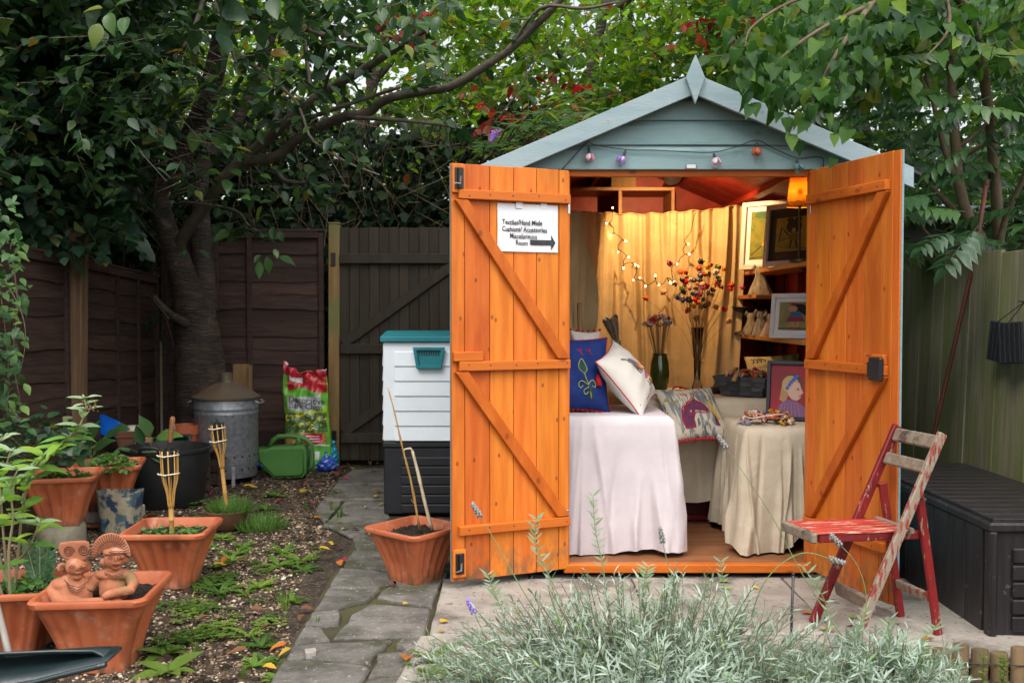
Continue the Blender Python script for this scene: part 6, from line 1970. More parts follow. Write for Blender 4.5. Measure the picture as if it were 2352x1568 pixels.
tas=MB().tube([pt(0.62,-0.05,-1,0.004),pt(0.62,-0.2,-1,0.012),pt(0.64,-0.36,-1,0.008)],[0.006,0.013,0.016],10).build('tassel',M_REDY,t,smooth=True,keep=False)
# white
M_WHC=cloth_mat('off_white_cotton',(0.62,0.60,0.54),(0.66,0.64,0.59))
t,pt,seam,line,patch=cushion('cushion','white cushion with red piping and an embroidered orange-haired girl',basis((0.34,0.90,0.28),(-0.633,0.0,0.775),at(1440,868,4.66)),0.165,0.172,0.07,M_WHC)
seam('piping',M_REDY,0.0028)
M_GREYT=mat('grey_thread',(0.09,0.09,0.10),rough=0.9)
M_ORY=mat('orange_yarn',(0.65,0.16,0.02),rough=0.9)
patch('hair_patch',M_ORY,disc(0.18,0.10,0.24,0.20,10))
patch('face_patch',mat('cream_felt',(0.6,0.5,0.4),rough=0.9),disc(0.24,0.02,0.15,0.12,10),0.0035)
patch('dress_patch',mat('rose_felt',(0.5,0.16,0.20),rough=0.9),[(0.12,-0.12),(0.40,-0.12),(0.52,-0.38),(0.05,-0.38)],0.0030)
patch('skirt_patch',mat('gold_felt',(0.5,0.33,0.05),rough=0.9),[(0.25,-0.42),(0.6,-0.42),(0.72,-0.6),(0.3,-0.6)],0.0030)
line('thread',M_GREYT,[(-0.35,0.62),(-0.2,0.5),(-0.12,0.3),(-0.05,0.1),(0.0,-0.05)],0.004)
patch('dog_patch',mat('grey_felt',(0.14,0.14,0.16),rough=0.9),[(-0.25,0.45),(-0.05,0.5),(0.0,0.2),(-0.12,0.12),(-0.22,0.2)],0.003)
for q in range(4):
 line('thread',M_GREYT,[(-0.14+0.05*q,0.14),(-0.12+0.05*q,-0.12)],0.0018)
line('thread',M_GREYT,[(-0.9,-0.72),(-0.4,-0.80),(0.2,-0.74),(0.9,-0.62)],0.0018)
for q in range(5):
 line('thread',mat('thread_%d' % q,[(0.05,0.2,0.1),(0.4,0.05,0.05),(0.1,0.1,0.12),(0.45,0.3,0.1),(0.05,0.05,0.2)][q],rough=0.9),[(0.1+0.13*q,-0.45),(0.14+0.13*q,-0.62)],0.003)
line('thread',M_GREYT,[(0.22,0.05),(0.24,0.02),(0.22,0.0)],0.0028);line('thread',M_GREYT,[(0.32,0.06),(0.33,0.03)],0.0028)
# horse cushion
M_PRINT=cloth_mat('streaky_print',(0.50,0.45,0.36),(0.17,0.20,0.21),scale=5,stretch=(7,3,1.0),lo=0.5,hi=0.56,c3=(0.10,0.11,0.10),s3=7,lo3=0.58,hi3=0.62,st3=(7,3,1.0),c4=(0.28,0.20,0.06),s4=12,lo4=0.64,hi4=0.68)
t,pt,seam,line,patch=cushion('cushion','patterned cushion with crimson horse and red bobble trim over table edge',basis((0.93,0.12,-0.16),(-0.20,0.62,0.72),at(1590,950,4.93)),0.168,0.165,0.062,M_PRINT)
seam('piping',mat('grey_piping',(0.10,0.10,0.10),rough=0.9),0.0028)
for k in range(18):
 p_=pt(-1+2*(k+0.3)/18,-1,-1)
 MB().ell(p_+Vector((0,-0.006,-0.011)),(0.0075,0.0075,0.0075),8,6).build('bobble',M_REDY,t,smooth=True,keep=False)
M_PLUM=mat('plum_felt',(0.09,0.025,0.06),(0.16,0.03,0.07),rough=0.95,scale=40)
hp_=[(-0.55,-0.75),(-0.62,-0.35),(-0.45,0.0),(-0.2,0.22),(-0.1,0.35),(-0.02,0.22),(0.22,0.02),(0.38,-0.18),(0.34,-0.3),(0.12,-0.28),(-0.12,-0.25),(-0.25,-0.5),(-0.3,-0.75)]
patch('horse_neck',M_PLUM,[(-0.58,-0.75),(-0.62,-0.3),(-0.40,0.05),(-0.12,0.18),(-0.14,-0.2),(-0.26,-0.5),(-0.22,-0.78)],0.003)
patch('horse_head',M_PLUM,[(-0.2,0.15),(-0.08,0.30),(0.02,0.20),(0.24,0.0),(0.36,-0.18),(0.30,-0.28),(0.08,-0.22),(-0.14,-0.16)],0.0035)
line('outline',M_REDY,hp_+[hp_[0]],0.003,3)
line('outline',M_REDY,[(-0.6,-0.2),(-0.5,0.05),(-0.42,-0.02),(-0.3,0.2),(-0.24,0.1),(-0.1,0.36)],0.003,3)
patch('yellow_bird',mat('yellow_felt',(0.55,0.34,0.02),rough=0.95),[(0.40,0.20),(0.55,0.15),(0.75,-0.45),(0.62,-0.5),(0.50,-0.15)],0.003)
patch('feather',mat('amber_felt',(0.45,0.22,0.03),rough=0.95),[(-0.4,0.62),(-0.15,0.55),(-0.2,0.48),(-0.4,0.55)],0.003)
patch('feather',MATS['amber_felt'],[(0.0,0.66),(0.22,0.6),(0.18,0.53),(0.0,0.6)],0.003)
patch('small_figure',M_PLUM,[(0.52,-0.35),(0.62,-0.5),(0.66,-0.72),(0.48,-0.72)],0.003)
for q in range(7):
 line('twig_line',M_GREYT,[(-0.75+0.23*q,0.92),(-0.68+0.22*q,0.6),(-0.72+0.24*q,0.35)],0.0016)
# little bobble cushion behind the blue one and striped one on the back table
t,pt,seam,line,patch=cushion('cushion','small cream cushion with red bobbles peeping above the navy cushion',basis((0.95,0.3,0),(0,0.1,1),at(1345,800,4.85)),0.08,0.09,0.03,M_WHC)
for k in range(6):
 p_=pt(-1+2*k/5,1,-1)
 MB().ell(p_+Vector((0,0,0.006)),(0.007,0.007,0.007),8,6).build('bobble',M_REDY,t,smooth=True,keep=False)
M_STRIPE=cloth_mat('striped_cotton',(0.45,0.36,0.17),(0.14,0.22,0.04),scale=2.2,stretch=(5,0.6,0.4),lo=0.5,hi=0.56,c3=(0.16,0.20,0.19),s3=2,lo3=0.55,hi3=0.6,st3=(4,0.5,0.4))
t,pt,seam,line,patch=cushion('cushion','cream and green striped cushion propped behind the grey basket',basis((0.96,-0.25,0.08),(0.05,0.45,0.88),at(1775,853,5.38)),0.15,0.10,0.045,M_STRIPE)
seam('piping',M_STRIPE,0.003)
for k in range(4):
 line('sprig',M_DGRN,[(-0.8+0.12*k,0.75),(-0.7+0.14*k,0.6),(-0.75+0.16*k,0.45)],0.003)

# ------------------------------------------------------------------ basket, headbands, ornaments
BQ=at(1716,900,5.18)
bk=thing('grey_basket','dark grey woven tray basket of flower headbands on back table','basket',(BQ.x,5.18,0.748),R(-38))
M_GWEAVE=mat('grey_weave',(0.035,0.036,0.040),(0.075,0.077,0.082),rough=0.6,scale=16,vor=True,bump=0.5,bscale=35)
n=4
b0,b1w,hB=0.095,0.135,0.105
vs=[]
for hw_,hz_ in ((b0,0.0),(b1w,hB),(b1w-0.008,hB),(b0-0.004,0.008)):
 vs += [(-hw_*1.15,-hw_*0.8,hz_),(hw_*1.15,-hw_*0.8,hz_),(hw_*1.15,hw_*0.8,hz_),(-hw_*1.15,hw_*0.8,hz_)]
fs=[(3,2,1,0),(12,13,14,15)]
for j in range(3):
 for i in range(4):
  fs.append((j*4+i,j*4+(i+1) % 4,(j+1)*4+(i+1) % 4,(j+1)*4+i))
MB().add(vs,fs).build('body',M_GWEAVE,bk,keep=False)
for side in range(4):
 for row in range(4):
  a=side*math.pi/2
  z_=0.014+row*0.025
  f_=z_/hB
  hw_=lerp(b0,b1w,f_)+0.001
  lx_,ly_=(hw_*1.15,hw_*0.8)
  for q in range(4):
   tq=(q+0.5)/4*2-1
   if side in (0,2):c_=(tq*lx_,(-ly_ if side==0 else ly_),z_);sz=(lx_*0.47,0.005,0.023)
   else:c_=((lx_ if side==1 else -lx_),tq*ly_,z_);sz=(0.005,ly_*0.47,0.023)
   if (q+row) % 2==0:
    pbox('weave_strip',M_GWEAVE,bk,c_,(round(sz[0],3),round(sz[1],3),sz[2]),0.0015,keep=False)
daisy_r=random.Random(5)
def garland(name,label,cx,cy,z,rx,ry,n,cols,seed,rise=0.05,cat='headbands'):
 t=thing(name,label,cat,(cx,cy,z))
 r=random.Random(seed)
 for k in range(n):
  a=r.uniform(0,6.28);q=math.sqrt(r.random())
  p=Vector((cx+rx*q*math.cos(a),cy+ry*q*math.sin(a),z+0.006+rise*(1-q*q)*r.uniform(0.5,1.0)))
  felt(t,p,(r.uniform(-0.5,0.5)+0.5*q*math.cos(a),-0.7+0.5*q*math.sin(a),r.uniform(0.4,1)),r.uniform(0.75,1.15),r.choice(cols),r.choice([1,2,2,7,0]))
 for k in range(5):
  a0=r.uniform(0,6.28)
  MB().tube(smoothpath([(cx+rx*0.8*math.cos(a0+i*0.8),cy+ry*0.8*math.sin(a0+i*0.8),z+rise*0.7+0.012*math.sin(i*1.7)) for i in range(6)],4),0.0025,5).build('band',[M_LIME,M_ORY,M_REDY,M_WHC,M_DGRN][k],t,smooth=True)
 return t
garland('headband_pile','heap of colourful flower headbands spilling out of grey basket',BQ.x,5.18,0.825,0.125,0.085,46,[3,3,0,0,1,2,4,8,9],4,0.07)
ct=thing('cork_tag','cork-coloured label clipped to the basket rim','tag',at(1690,862,5.07))
c_=at(1690,862,5.075)
MB().tube([c_+Vector((-0.012,0,-0.03)),c_+Vector((0.012,0.0,0.02))],0.013,12).build('cork',mat('cork',(0.42,0.24,0.09),(0.3,0.16,0.06),rough=0.8,scale=40),ct,smooth=40)
MB().tube([c_+Vector((0.012,0.0,0.02)),c_+Vector((0.02,0.03,0.03))],0.002,5).build('string',M_TWINE,ct)
gp=at(1762,952,4.62)
garland('headband_pile','pile of white daisy and yellow flower headbands on the beige table',gp.x,4.62,0.660,0.135,0.085,80,[3,3,3,3,3,3,2,2,9,9,1,5],14,0.06)
# dress ornaments
M_LACE=[mat('lace_%d' % k,c1,c2,rough=0.8,scale=14,stretch=(6,6,1),bump=0.3,bscale=60) for k,(c1,c2) in enumerate((((0.30,0.26,0.19),(0.16,0.13,0.09)),((0.26,0.24,0.20),(0.10,0.09,0.075)),((0.40,0.30,0.22),(0.28,0.2,0.14))))]
def dress(label,x,y,z,h,m,rz):
 t=thing('dress_ornament',label,'ornament',(x,y,z),rz,'stiffened doll dresses on the shelves')
 n=30
 vs,fs=[],[]
 prof=[(0.0,0.42),(0.25,0.33),(0.5,0.22),(0.66,0.17),(0.72,0.18),(0.86,0.20),(0.97,0.13)]
 for f_,r_ in prof:
  for i in range(n):
   a=2*math.pi*i/n
   fr=1+(0.10*math.sin(a*7)*(1-f_))
   vs.append((r_*h*fr*math.cos(a),r_*h*fr*math.sin(a)*0.55,f_*h))
 for j in range(len(prof)-1):
  for i in range(n):
   fs.append((j*n+i,j*n+(i+1) % n,(j+1)*n+(i+1) % n,(j+1)*n+i))
 MB().add(vs,fs).build('gown',m,t,smooth=True,keep=False)
 for s in (-1,1):
  MB().tube([(s*0.13*h,0,0.92*h),(s*0.17*h,0,1.0*h),(s*0.24*h,0,0.86*h)],[0.05*h,0.07*h,0.085*h],10).build('sleeve',m,t,smooth=True,keep=False)
 MB().tube([(0.12*h*math.cos(q),-0.08*h*math.sin(q),0.95*h) for q in np.linspace(0,math.pi,9)],0.01*h,5).build('neckline',m,t,keep=False)
dress('single large lace dress ornament on the short shelf',1.43,5.55,1.297,0.165,M_LACE[0],R(-25))
for k,(px_,yy,hh_) in enumerate(((1725,5.72,0.135),(1748,5.55,0.145),(1770,5.42,0.13))):
 lab=['brown lace dress ornament beside the black cake stand','grey lace dress ornament standing in the middle of the dress row','peach dress ornament next to the small white frame'][k]
 dress(lab,(px_-1176)/FPX*yy,yy,1.060,hh_,M_LACE[k],R(-25+8*k))
cks=thing('cake_stand','black iron pedestal stand on the middle shelf','stand',(1.43,5.85,1.060))
MB().lathe([(0.07,0),(0.065,0.012),(0.03,0.025),(0.012,0.05),(0.016,0.10),(0.03,0.13),(0.085,0.15),(0.095,0.165),(0.09,0.166),(0.0,0.15)],26).build('pedestal',M_BLACKMET,cks,smooth=30,loc=(1.43,5.90,1.060))
MB().tube([(1.43+0.093*math.cos(i*0.2618),5.90+0.093*math.sin(i*0.2618),1.226) for i in range(25)],0.004,6,caps=False).build('rim',M_BLACKMET,cks,smooth=True)
# bits on the back table
t=thing('small_radio','small black box with dark red top on the back table','box',at(1650,893,5.32))
c_=at(1652,893,5.32)
pbox('case',M_BLACKMET,t,(c_.x,5.32,0.765),(0.085,0.05,0.038),0.006);pbox('red_panel',M_REDBOX,t,(c_.x,5.297,0.772),(0.06,0.005,0.012),0.001)
MB().tube([(c_.x-0.03,5.32,0.785),(c_.x-0.02,5.32,0.805),(c_.x+0.02,5.32,0.805),(c_.x+0.03,5.32,0.785)],0.003,6).build('handle',M_BLACKMET,t)
for k,(x,y) in enumerate(((1563,893),(1600,900))):
 t=thing('red_ribbon',['loop of red ribbon behind the horse cushion','short red ribbon bow beside the clear vase'][k],'ribbon',at(x,y,5.2))
 c_=at(x,y,5.22)
 MB().tube(smoothpath([c_+Vector((-0.045,0,0.0)),c_+Vector((-0.02,0.0,0.012)),c_+Vector((0.02,0,0.004)),c_+Vector((0.05,0.01,-0.002))],4),0.005,6).build('ribbon',M_REDY,t,smooth=True)
 MB().ell(c_+Vector((0.0,0,0.008)),(0.012,0.008,0.008),8,6).build('knot',M_REDY,t,smooth=True)
# glitter paper cone, wicker basket, rolls on the left
cn=at(1412,790,5.1)
t=thing('glitter_cone','silver glitter paper cone bouquet with green collar','bouquet',(cn.x,5.1,0.72))
a_,b_=at(1425,815,5.08),at(1399,728,5.08)
d_=(b_-a_).normalized()
q_=d_.to_track_quat('Z','Y').to_matrix().to_4x4();q_.translation=a_
L_=(b_-a_).length
M_GLIT=mat('glitter_paper',(0.24,0.20,0.16),(0.75,0.65,0.5),rough=0.25,scale=260,lo=0.56,hi=0.62,metal=0.6,bump=0.4,bscale=40)
vs,fs=[],[]
n=30
for f_,r_ in ((0.30,0.014),(0.45,0.03),(0.75,0.056),(0.97,0.068)):
 for i in range(n):
  a=2*math.pi*i/n
  vs.append(tuple(q_ @ Vector((r_*(1+0.12*math.sin(a*5))*math.cos(a),r_*(1+0.12*math.sin(a*5))*math.sin(a)*0.6,(f_+(0.05*math.sin(a*4) if f_>0.9 else 0))*L_))))
for j in range(3):
 for i in range(n):
  fs.append((j*n+i,j*n+(i+1) % n,(j+1)*n+(i+1) % n,(j+1)*n+i))
MB().add(vs,fs).build('paper',M_GLIT,t,smooth=True)
MB().tube([a_+d_*L_*0.12,a_+d_*L_*0.24,a_+d_*L_*0.36],[0.010,0.017,0.024],12).build('collar',mat('lime_card',(0.10,0.19,0.015),rough=0.5),t,smooth=True)
MB().tube([a_-d_*0.12,a_+d_*L_*0.14],0.007,8).build('handle',M_BLACKMET,t,smooth=True)
wb_=thing('wicker_basket','tall round wicker basket in the dark left corner','basket',(0.40,5.1,0.72))
cx_,cy_=at(1344,760,5.0).x,5.0
M_WICK=mat('wicker',(0.19,0.09,0.035),(0.27,0.14,0.055),rough=0.7,scale=30)
MB().lathe([(0.055,0.718),(0.062,0.85),(0.060,1.035),(0.055,1.035),(0.055,0.75)],28).build('body',M_WICK,wb_,smooth=30,loc=(cx_,cy_,0))
for k in range(22):
 z_=0.73+k*0.0138
 rr_=0.0625
 MB().tube([(cx_+(rr_+0.002*math.sin(i*1.57+k*3.14))*math.cos(i*0.2618),cy_+(rr_+0.002*math.sin(i*1.57+k*3.14))*math.sin(i*0.2618),z_) for i in range(25)],0.004,5,caps=False).build('woven_rod',M_WICK,wb_,smooth=True)
t=thing('cardboard_roll','upright card tube standing in the wicker basket','tube',(cx_,cy_,0.76))
MB().tube([(cx_-0.02,cy_,0.76),(cx_-0.03,cy_-0.01,1.24)],0.014,14).build('tube',mat('pale_card',(0.33,0.20,0.09),rough=0.8),t,smooth=40)
MB().tube([(cx_-0.03,cy_-0.01,1.236),(cx_-0.0303,cy_-0.0102,1.244)],0.010,12).build('end_plug',M_CARD,t)
# ================================================================== leaves
def leaf_tpl(wd=0.32,fold=0.08,curl=0.10,mid=0.42,wave=0.0):
 """leaf of unit length along +x, returns verts (n,3) and triangles"""
 ts=[0.0,0.18,mid,0.72,1.0]
 ws=[0.0,wd*(0.78 if mid>0.33 else 0.92),wd,wd*(0.62 if mid>0.33 else 0.44),0.0]
 V,F=[],[]
 for i,(t,w_) in enumerate(zip(ts,ws)):
  z=-curl*t*t
  if w_==0:V.append((t,0,z))
  else:
   V += [(t,w_+wave*(-1)**i,z+fold*w_/wd+wave),(t,0,z),(t,-w_+wave*(-1)**i,z+fold*w_/wd-wave)]
 # indices: 0 base; 1-3; 4-6; 7-9; 10 tip
 F=[(0,2,1),(0,3,2),(1,2,5),(1,5,4),(2,3,6),(2,6,5),(4,5,8),(4,8,7),(5,6,9),(5,9,8),(7,8,10),(8,9,10)]
 return np.array(V,float),np.array(F)
def nrmz(a):return a/np.maximum(np.linalg.norm(a,axis=-1,keepdims=True),1e-9)
def place_leaves(P,D,U,S,tpl):
 V,F=tpl
 X=nrmz(D);Z=nrmz(U-(U*X).sum(-1,keepdims=True)*X);Y=np.cross(Z,X)
 n=len(P)
 out=P[:,None,:]+S[:,None,None]*(V[None,:,0:1]*X[:,None,:]+V[None,:,1:2]*Y[:,None,:]+V[None,:,2:3]*Z[:,None,:])
 FF=F[None]+(np.arange(n)*len(V))[:,None,None]
 return out.reshape(-1,3),FF.reshape(-1,3)
def leaf_obj(name,P,D,U,S,tpl,m,parent,rnd,kind='stuff',smooth=True):
 V,F=place_leaves(P,D,U,S,tpl)
 me=trimesh(name,V,F,np.repeat(rnd,len(tpl[1])),smooth)
 o=obj(name,me,m,parent)
 if kind:o['kind']=kind
 return o
def twig_obj(name,A,B,r0,r1,m,parent,kind='stuff'):
 """many thin three-sided twigs as one mesh"""
 A,B=np.asarray(A,float),np.asarray(B,float)
 d=nrmz(B-A)
 ref=np.where(np.abs(d[:,2:3])>0.9,np.array([[1.0,0,0]]),np.array([[0,0,1.0]]))
 s=nrmz(np.cross(d,ref));t=np.cross(d,s)
 n=len(A)
 V=np.zeros((n,6,3))
 r0=np.broadcast_to(np.asarray(r0,float),(n,));r1=np.broadcast_to(np.asarray(r1,float),(n,))
 for k in range(3):
  a=2.0944*k
  o=s*math.cos(a)+t*math.sin(a)
  V[:,k]=A+o*r0[:,None];V[:,3+k]=B+o*r1[:,None]
 f=np.array([(0,1,4),(0,4,3),(1,2,5),(1,5,4),(2,0,3),(2,3,5)])
 F=f[None]+(np.arange(n)*6)[:,None,None]
 o=obj(name,trimesh(name,V.reshape(-1,3),F.reshape(-1,3),None,True),m,parent)
 if kind:o['kind']=kind
 return o
def sprig_leaves(C,Dd,L,nl,size,r,droop=0.35,up=1.0,side=0.9,jit=0.35,svar=0.3):
 """C, Dd (n,3), L (n,), nl leaves each -> arrays of leaf placement, and twig ends"""
 n=len(C)
 t=(np.arange(nl)+0.6)/nl
 Pb=C[:,None,:]+Dd[:,None,:]*(L[:,None]*t[None,:])[...,None]
 Pb=Pb-np.array([0,0,1.0])*(0.25*L[:,None]*t[None,:]**2)[...,None]*droop
 hs=nrmz(np.cross(Dd,np.array([0,0,1.0]))+r.normal(0,0.05,(n,3)))
 sg=np.where(np.arange(nl) % 2==0,1.0,-1.0)
 D=Dd[:,None,:]*0.55+hs[:,None,:]*sg[None,:,None]*side+r.normal(0,jit,(n,nl,3))
 D[:,:,2] -= droop
 U=np.zeros((n,nl,3));U[...,2]=up
 U += r.normal(0,0.45,(n,nl,3))
 S=size*r.uniform(1-svar,1+svar,(n,nl))
 S *= (0.75+0.5*np.sin(t*3.0))[None,:]
 tip=Pb[:,-1,:]
 return Pb.reshape(-1,3),nrmz(D.reshape(-1,3)),nrmz(U.reshape(-1,3)),S.ravel(),tip
def pxvol(r,n,x0,x1,y0,y1,Y0,Y1):
 """points in a volume that fills a window of the view between two depths"""
 x=r.uniform(x0,x1,n);y=r.uniform(y0,y1,n);Yd=r.uniform(Y0,Y1,n)
 u,v=(x-1176.0)/FPX,(784.0-y)/FPX
 d=np.stack([u,CP+v*SP,v*CP-SP],1)
 return np.array([0,0,CAM_H])+d*(Yd/d[:,1])[:,None]
def clump_filter(P,r,f,lo,seed):
 z=vnoise(P[:,0]*1.0+P[:,1]*0.35,P[:,2]*1.2+P[:,1]*0.2,f,seed)
 return P[z+r.normal(0,0.25,len(P))>lo]
def not_shed(P,pad=0.10):
 roofz=APEX-np.abs(P[:,0]-SXC)*SLOPE
 inside=(np.abs(P[:,0]-SXC)<1.02+pad) & (P[:,1]>F-0.2-pad) & (P[:,1]<BACK+0.15+pad) & (P[:,2]<roofz+pad+0.05)
 return ~inside
def rdirs(r,n,upb=0.2):
 d=r.normal(0,1,(n,3));d[:,2]=d[:,2]*0.6+upb
 return nrmz(d)
def limb_clear(P,r):
 c=P[:,1]*CP-(P[:,2]-CAM_H)*SP
 px_=1176+FPX*P[:,0]/c;py_=784-FPX*(P[:,1]*SP+(P[:,2]-CAM_H)*CP)/c
 cx=np.interp(py_,[0,130,220,312,370,440,520,700],[520,500,478,440,402,376,400,440])
 hit=(((np.abs(px_-cx)<np.where(py_>330,80,48)) | ((np.abs(px_-458)<40) & (py_>400)))) & (P[:,1]<7.0) & (py_>60)
 return ~hit | (r.random(len(P))<0.10)
TPL_OV=leaf_tpl(0.30,0.07,0.12)
TPL_RND=leaf_tpl(0.38,0.06,0.10)
TPL_LAN=leaf_tpl(0.17,0.05,0.16)
TPL_HEART=leaf_tpl(0.36,0.09,0.14,0.34)
TPL_IVY=leaf_tpl(0.42,0.05,0.06,0.40,0.05)
TPL_NAR=leaf_tpl(0.06,0.02,0.10,0.5)

M_BARK=mat('cherry_bark',(0.032,0.022,0.016),(0.070,0.048,0.035),rough=0.7,scale=4.5,stretch=(1.2,1.2,7),bump=0.9,bscale=9,bstretch=(1.5,1.5,8),c3=(0.03,0.02,0.015),s3=6,lo3=0.5,hi3=0.62,c4=(0.11,0.085,0.065),s4=9,lo4=0.62,hi4=0.7,bdist=0.03)
M_BRANCH=mat('grey_branch',(0.085,0.068,0.052),(0.13,0.108,0.085),rough=0.6,scale=14,stretch=(1,1,1),bump=0.4,bscale=40)
M_TWIG=mat('dark_twig',(0.035,0.026,0.018),(0.06,0.045,0.03),rough=0.8,scale=20)
M_TWIGB=mat('brown_twig',(0.10,0.07,0.04),(0.14,0.10,0.06),rough=0.8,scale=20)
M_LF_CH=leafmat('cherry_leaf',[(0,(0.016,0.045,0.020)),(0.5,(0.028,0.070,0.028)),(0.85,(0.045,0.10,0.03)),(0.985,(0.07,0.12,0.025)),(1,(0.30,0.16,0.02))],trans=0.35,rough=0.36,spec=0.45)
M_LF_DK=leafmat('dark_leaf',[(0,(0.014,0.040,0.022)),(0.5,(0.022,0.060,0.030)),(0.9,(0.034,0.085,0.034)),(1,(0.12,0.13,0.02))],trans=0.3,rough=0.36,spec=0.5)
M_LF_BR=leafmat('bright_leaf',[(0,(0.05,0.115,0.018)),(0.45,(0.095,0.19,0.025)),(0.8,(0.16,0.26,0.03)),(0.95,(0.22,0.27,0.035)),(0.985,(0.28,0.13,0.02)),(1,(0.33,0.03,0.02))],trans=0.6,rough=0.45,tboost=(1.5,1.6,0.6))
M_LF_RED=leafmat('creeper_red_leaf',[(0,(0.14,0.012,0.010)),(0.6,(0.27,0.020,0.016)),(1,(0.24,0.09,0.03))],trans=0.5,tboost=(1.6,0.8,0.8))
M_LF_MID=leafmat('mid_leaf',[(0,(0.03,0.085,0.018)),(0.5,(0.065,0.15,0.027)),(0.9,(0.11,0.21,0.035)),(1,(0.20,0.22,0.03))],trans=0.55,rough=0.45,spec=0.35)
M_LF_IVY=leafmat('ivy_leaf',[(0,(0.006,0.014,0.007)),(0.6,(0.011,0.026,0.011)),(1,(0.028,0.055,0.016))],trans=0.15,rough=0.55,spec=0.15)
M_LO_CH=leafmat('cherry_leaf_near',[(0,(0.030,0.080,0.024)),(0.5,(0.050,0.12,0.028)),(0.85,(0.085,0.16,0.03)),(1,(0.22,0.22,0.03))],trans=0.45,rough=0.34,spec=0.5,use_obj=True)
M_LO_HEART=leafmat('heart_leaf',[(0,(0.018,0.066,0.012)),(0.5,(0.032,0.098,0.016)),(0.85,(0.055,0.14,0.02)),(1,(0.18,0.28,0.025))],trans=0.45,rough=0.45,spec=0.25,use_obj=True)
M_LO_BUD=leafmat('butterfly_bush_leaf',[(0,(0.10,0.22,0.04)),(0.4,(0.15,0.30,0.05)),(0.7,(0.20,0.36,0.05)),(1,(0.27,0.40,0.05))],trans=0.4,rough=0.55,spec=0.3,use_obj=True)
M_LO_BUDS=leafmat('butterfly_bush_young_leaf',[(0,(0.22,0.32,0.17)),(1,(0.32,0.42,0.25))],trans=0.3,rough=0.7,spec=0.2,use_obj=True)
M_LO_CLIMB=leafmat('climber_leaf',[(0,(0.035,0.095,0.035)),(0.5,(0.055,0.13,0.04)),(0.85,(0.085,0.18,0.05)),(1,(0.15,0.25,0.05))],trans=0.35,rough=0.45,use_obj=True)
M_LO_PIN=leafmat('pinnate_leaf',[(0,(0.022,0.065,0.024)),(0.5,(0.036,0.095,0.034)),(0.85,(0.055,0.13,0.042)),(1,(0.09,0.17,0.045))],trans=0.4,rough=0.34,spec=0.5,use_obj=True)
M_LAV=leafmat('lavender_leaf',[(0,(0.18,0.26,0.16)),(0.4,(0.33,0.42,0.33)),(0.8,(0.48,0.57,0.49)),(0.9,(0.18,0.31,0.10)),(0.97,(0.28,0.30,0.14)),(1,(0.25,0.17,0.08))],trans=0.25,rough=0.75,spec=0.15,tboost=(1,1.1,0.9))
M_WEED=leafmat('weed_leaf',[(0,(0.06,0.13,0.022)),(0.5,(0.10,0.19,0.03)),(1,(0.18,0.27,0.045))],trans=0.4,rough=0.5,use_obj=True)

def tplmesh(name,tpl):
 V,F=tpl
 return trimesh(name,V,F,None,True)
def fine_tpl(wd,fold,curl,mid=0.42):
 if mid<0.33:st=[(0.04,0.5),(0.02,0.8),(0.16,0.98),(0.32,0.95),(0.52,0.70),(0.75,0.34)]
 else:st=[(0.06,0.34),(0.18,0.72),(0.34,0.97),(0.52,0.96),(0.70,0.70),(0.86,0.34)]
 V=[(0.0,0,0)]
 for t,w_ in st:
  z=-curl*t*t
  V += [(t,w_*wd,z+fold*w_+0.012*math.sin(t*25)),(max(t,0.05),0,z),(t,-w_*wd,z+fold*w_-0.012*math.sin(t*25+1))]
 V.append((1.0,0,-curl*1.15))
 n=len(st)
 Fc=[(0,2,1),(0,3,2)]
 for i in range(n-1):
  a=1+3*i
  Fc += [(a,a+1,a+4),(a,a+4,a+3),(a+1,a+2,a+5),(a+1,a+5,a+4)]
 a=1+3*(n-1)
 Fc += [(a,a+1,a+3),(a+1,a+2,a+3)]
 return np.array(V,float),np.array(Fc)
LM={k:[tplmesh('leaf',fine_tpl(*a)) for a in v] for k,v in {
 'ov':[(0.28,0.10,0.12),(0.30,0.06,0.32),(0.25,0.16,-0.05)],
 'lan':[(0.17,0.05,0.10),(0.16,0.04,0.26),(0.19,0.07,0.02)],
 'heart':[(0.34,0.15,0.16,0.30),(0.30,0.24,0.34,0.30),(0.37,0.08,-0.08,0.30)],
 'rnd':[(0.36,0.06,0.10),(0.38,0.04,0.18),(0.34,0.08,0.02)]}.items()}
def leaf_at(parent,kind,p,d,u,s,m,name='leaf',i=0):
 X=Vector(d).normalized();U=Vector(u);Z=(U-X*U.dot(X)).normalized();Y=Z.cross(X)
 M=Matrix((X*s,Y*s,Z*s)).transposed().to_4x4();M.translation=p
 me=LM[kind][i % 3]
 o=bpy.data.objects.new(name,me)
 if not me.materials:me.materials.append(m)
 COL.objects.link(o)
 if me.materials[0] is not m:
  o.material_slots[0].link='OBJECT';o.material_slots[0].material=m
 o.matrix_basis=M
 adopt(o,parent)
 return o
def limb(pts,name,m,parent,k=5,n=12,wob=0.0):
 P=[at(x,y,Y) for x,y,Y,r_ in pts]
 sp=smoothpath(P,k)
 rr=interp([q[3] for q in pts],len(sp))
 if wob:sp=[p+Vector((random.uniform(-wob,wob),)*3) for p in sp]
 return MB().tube(sp,rr,n).build(name,m,parent,smooth=True),sp

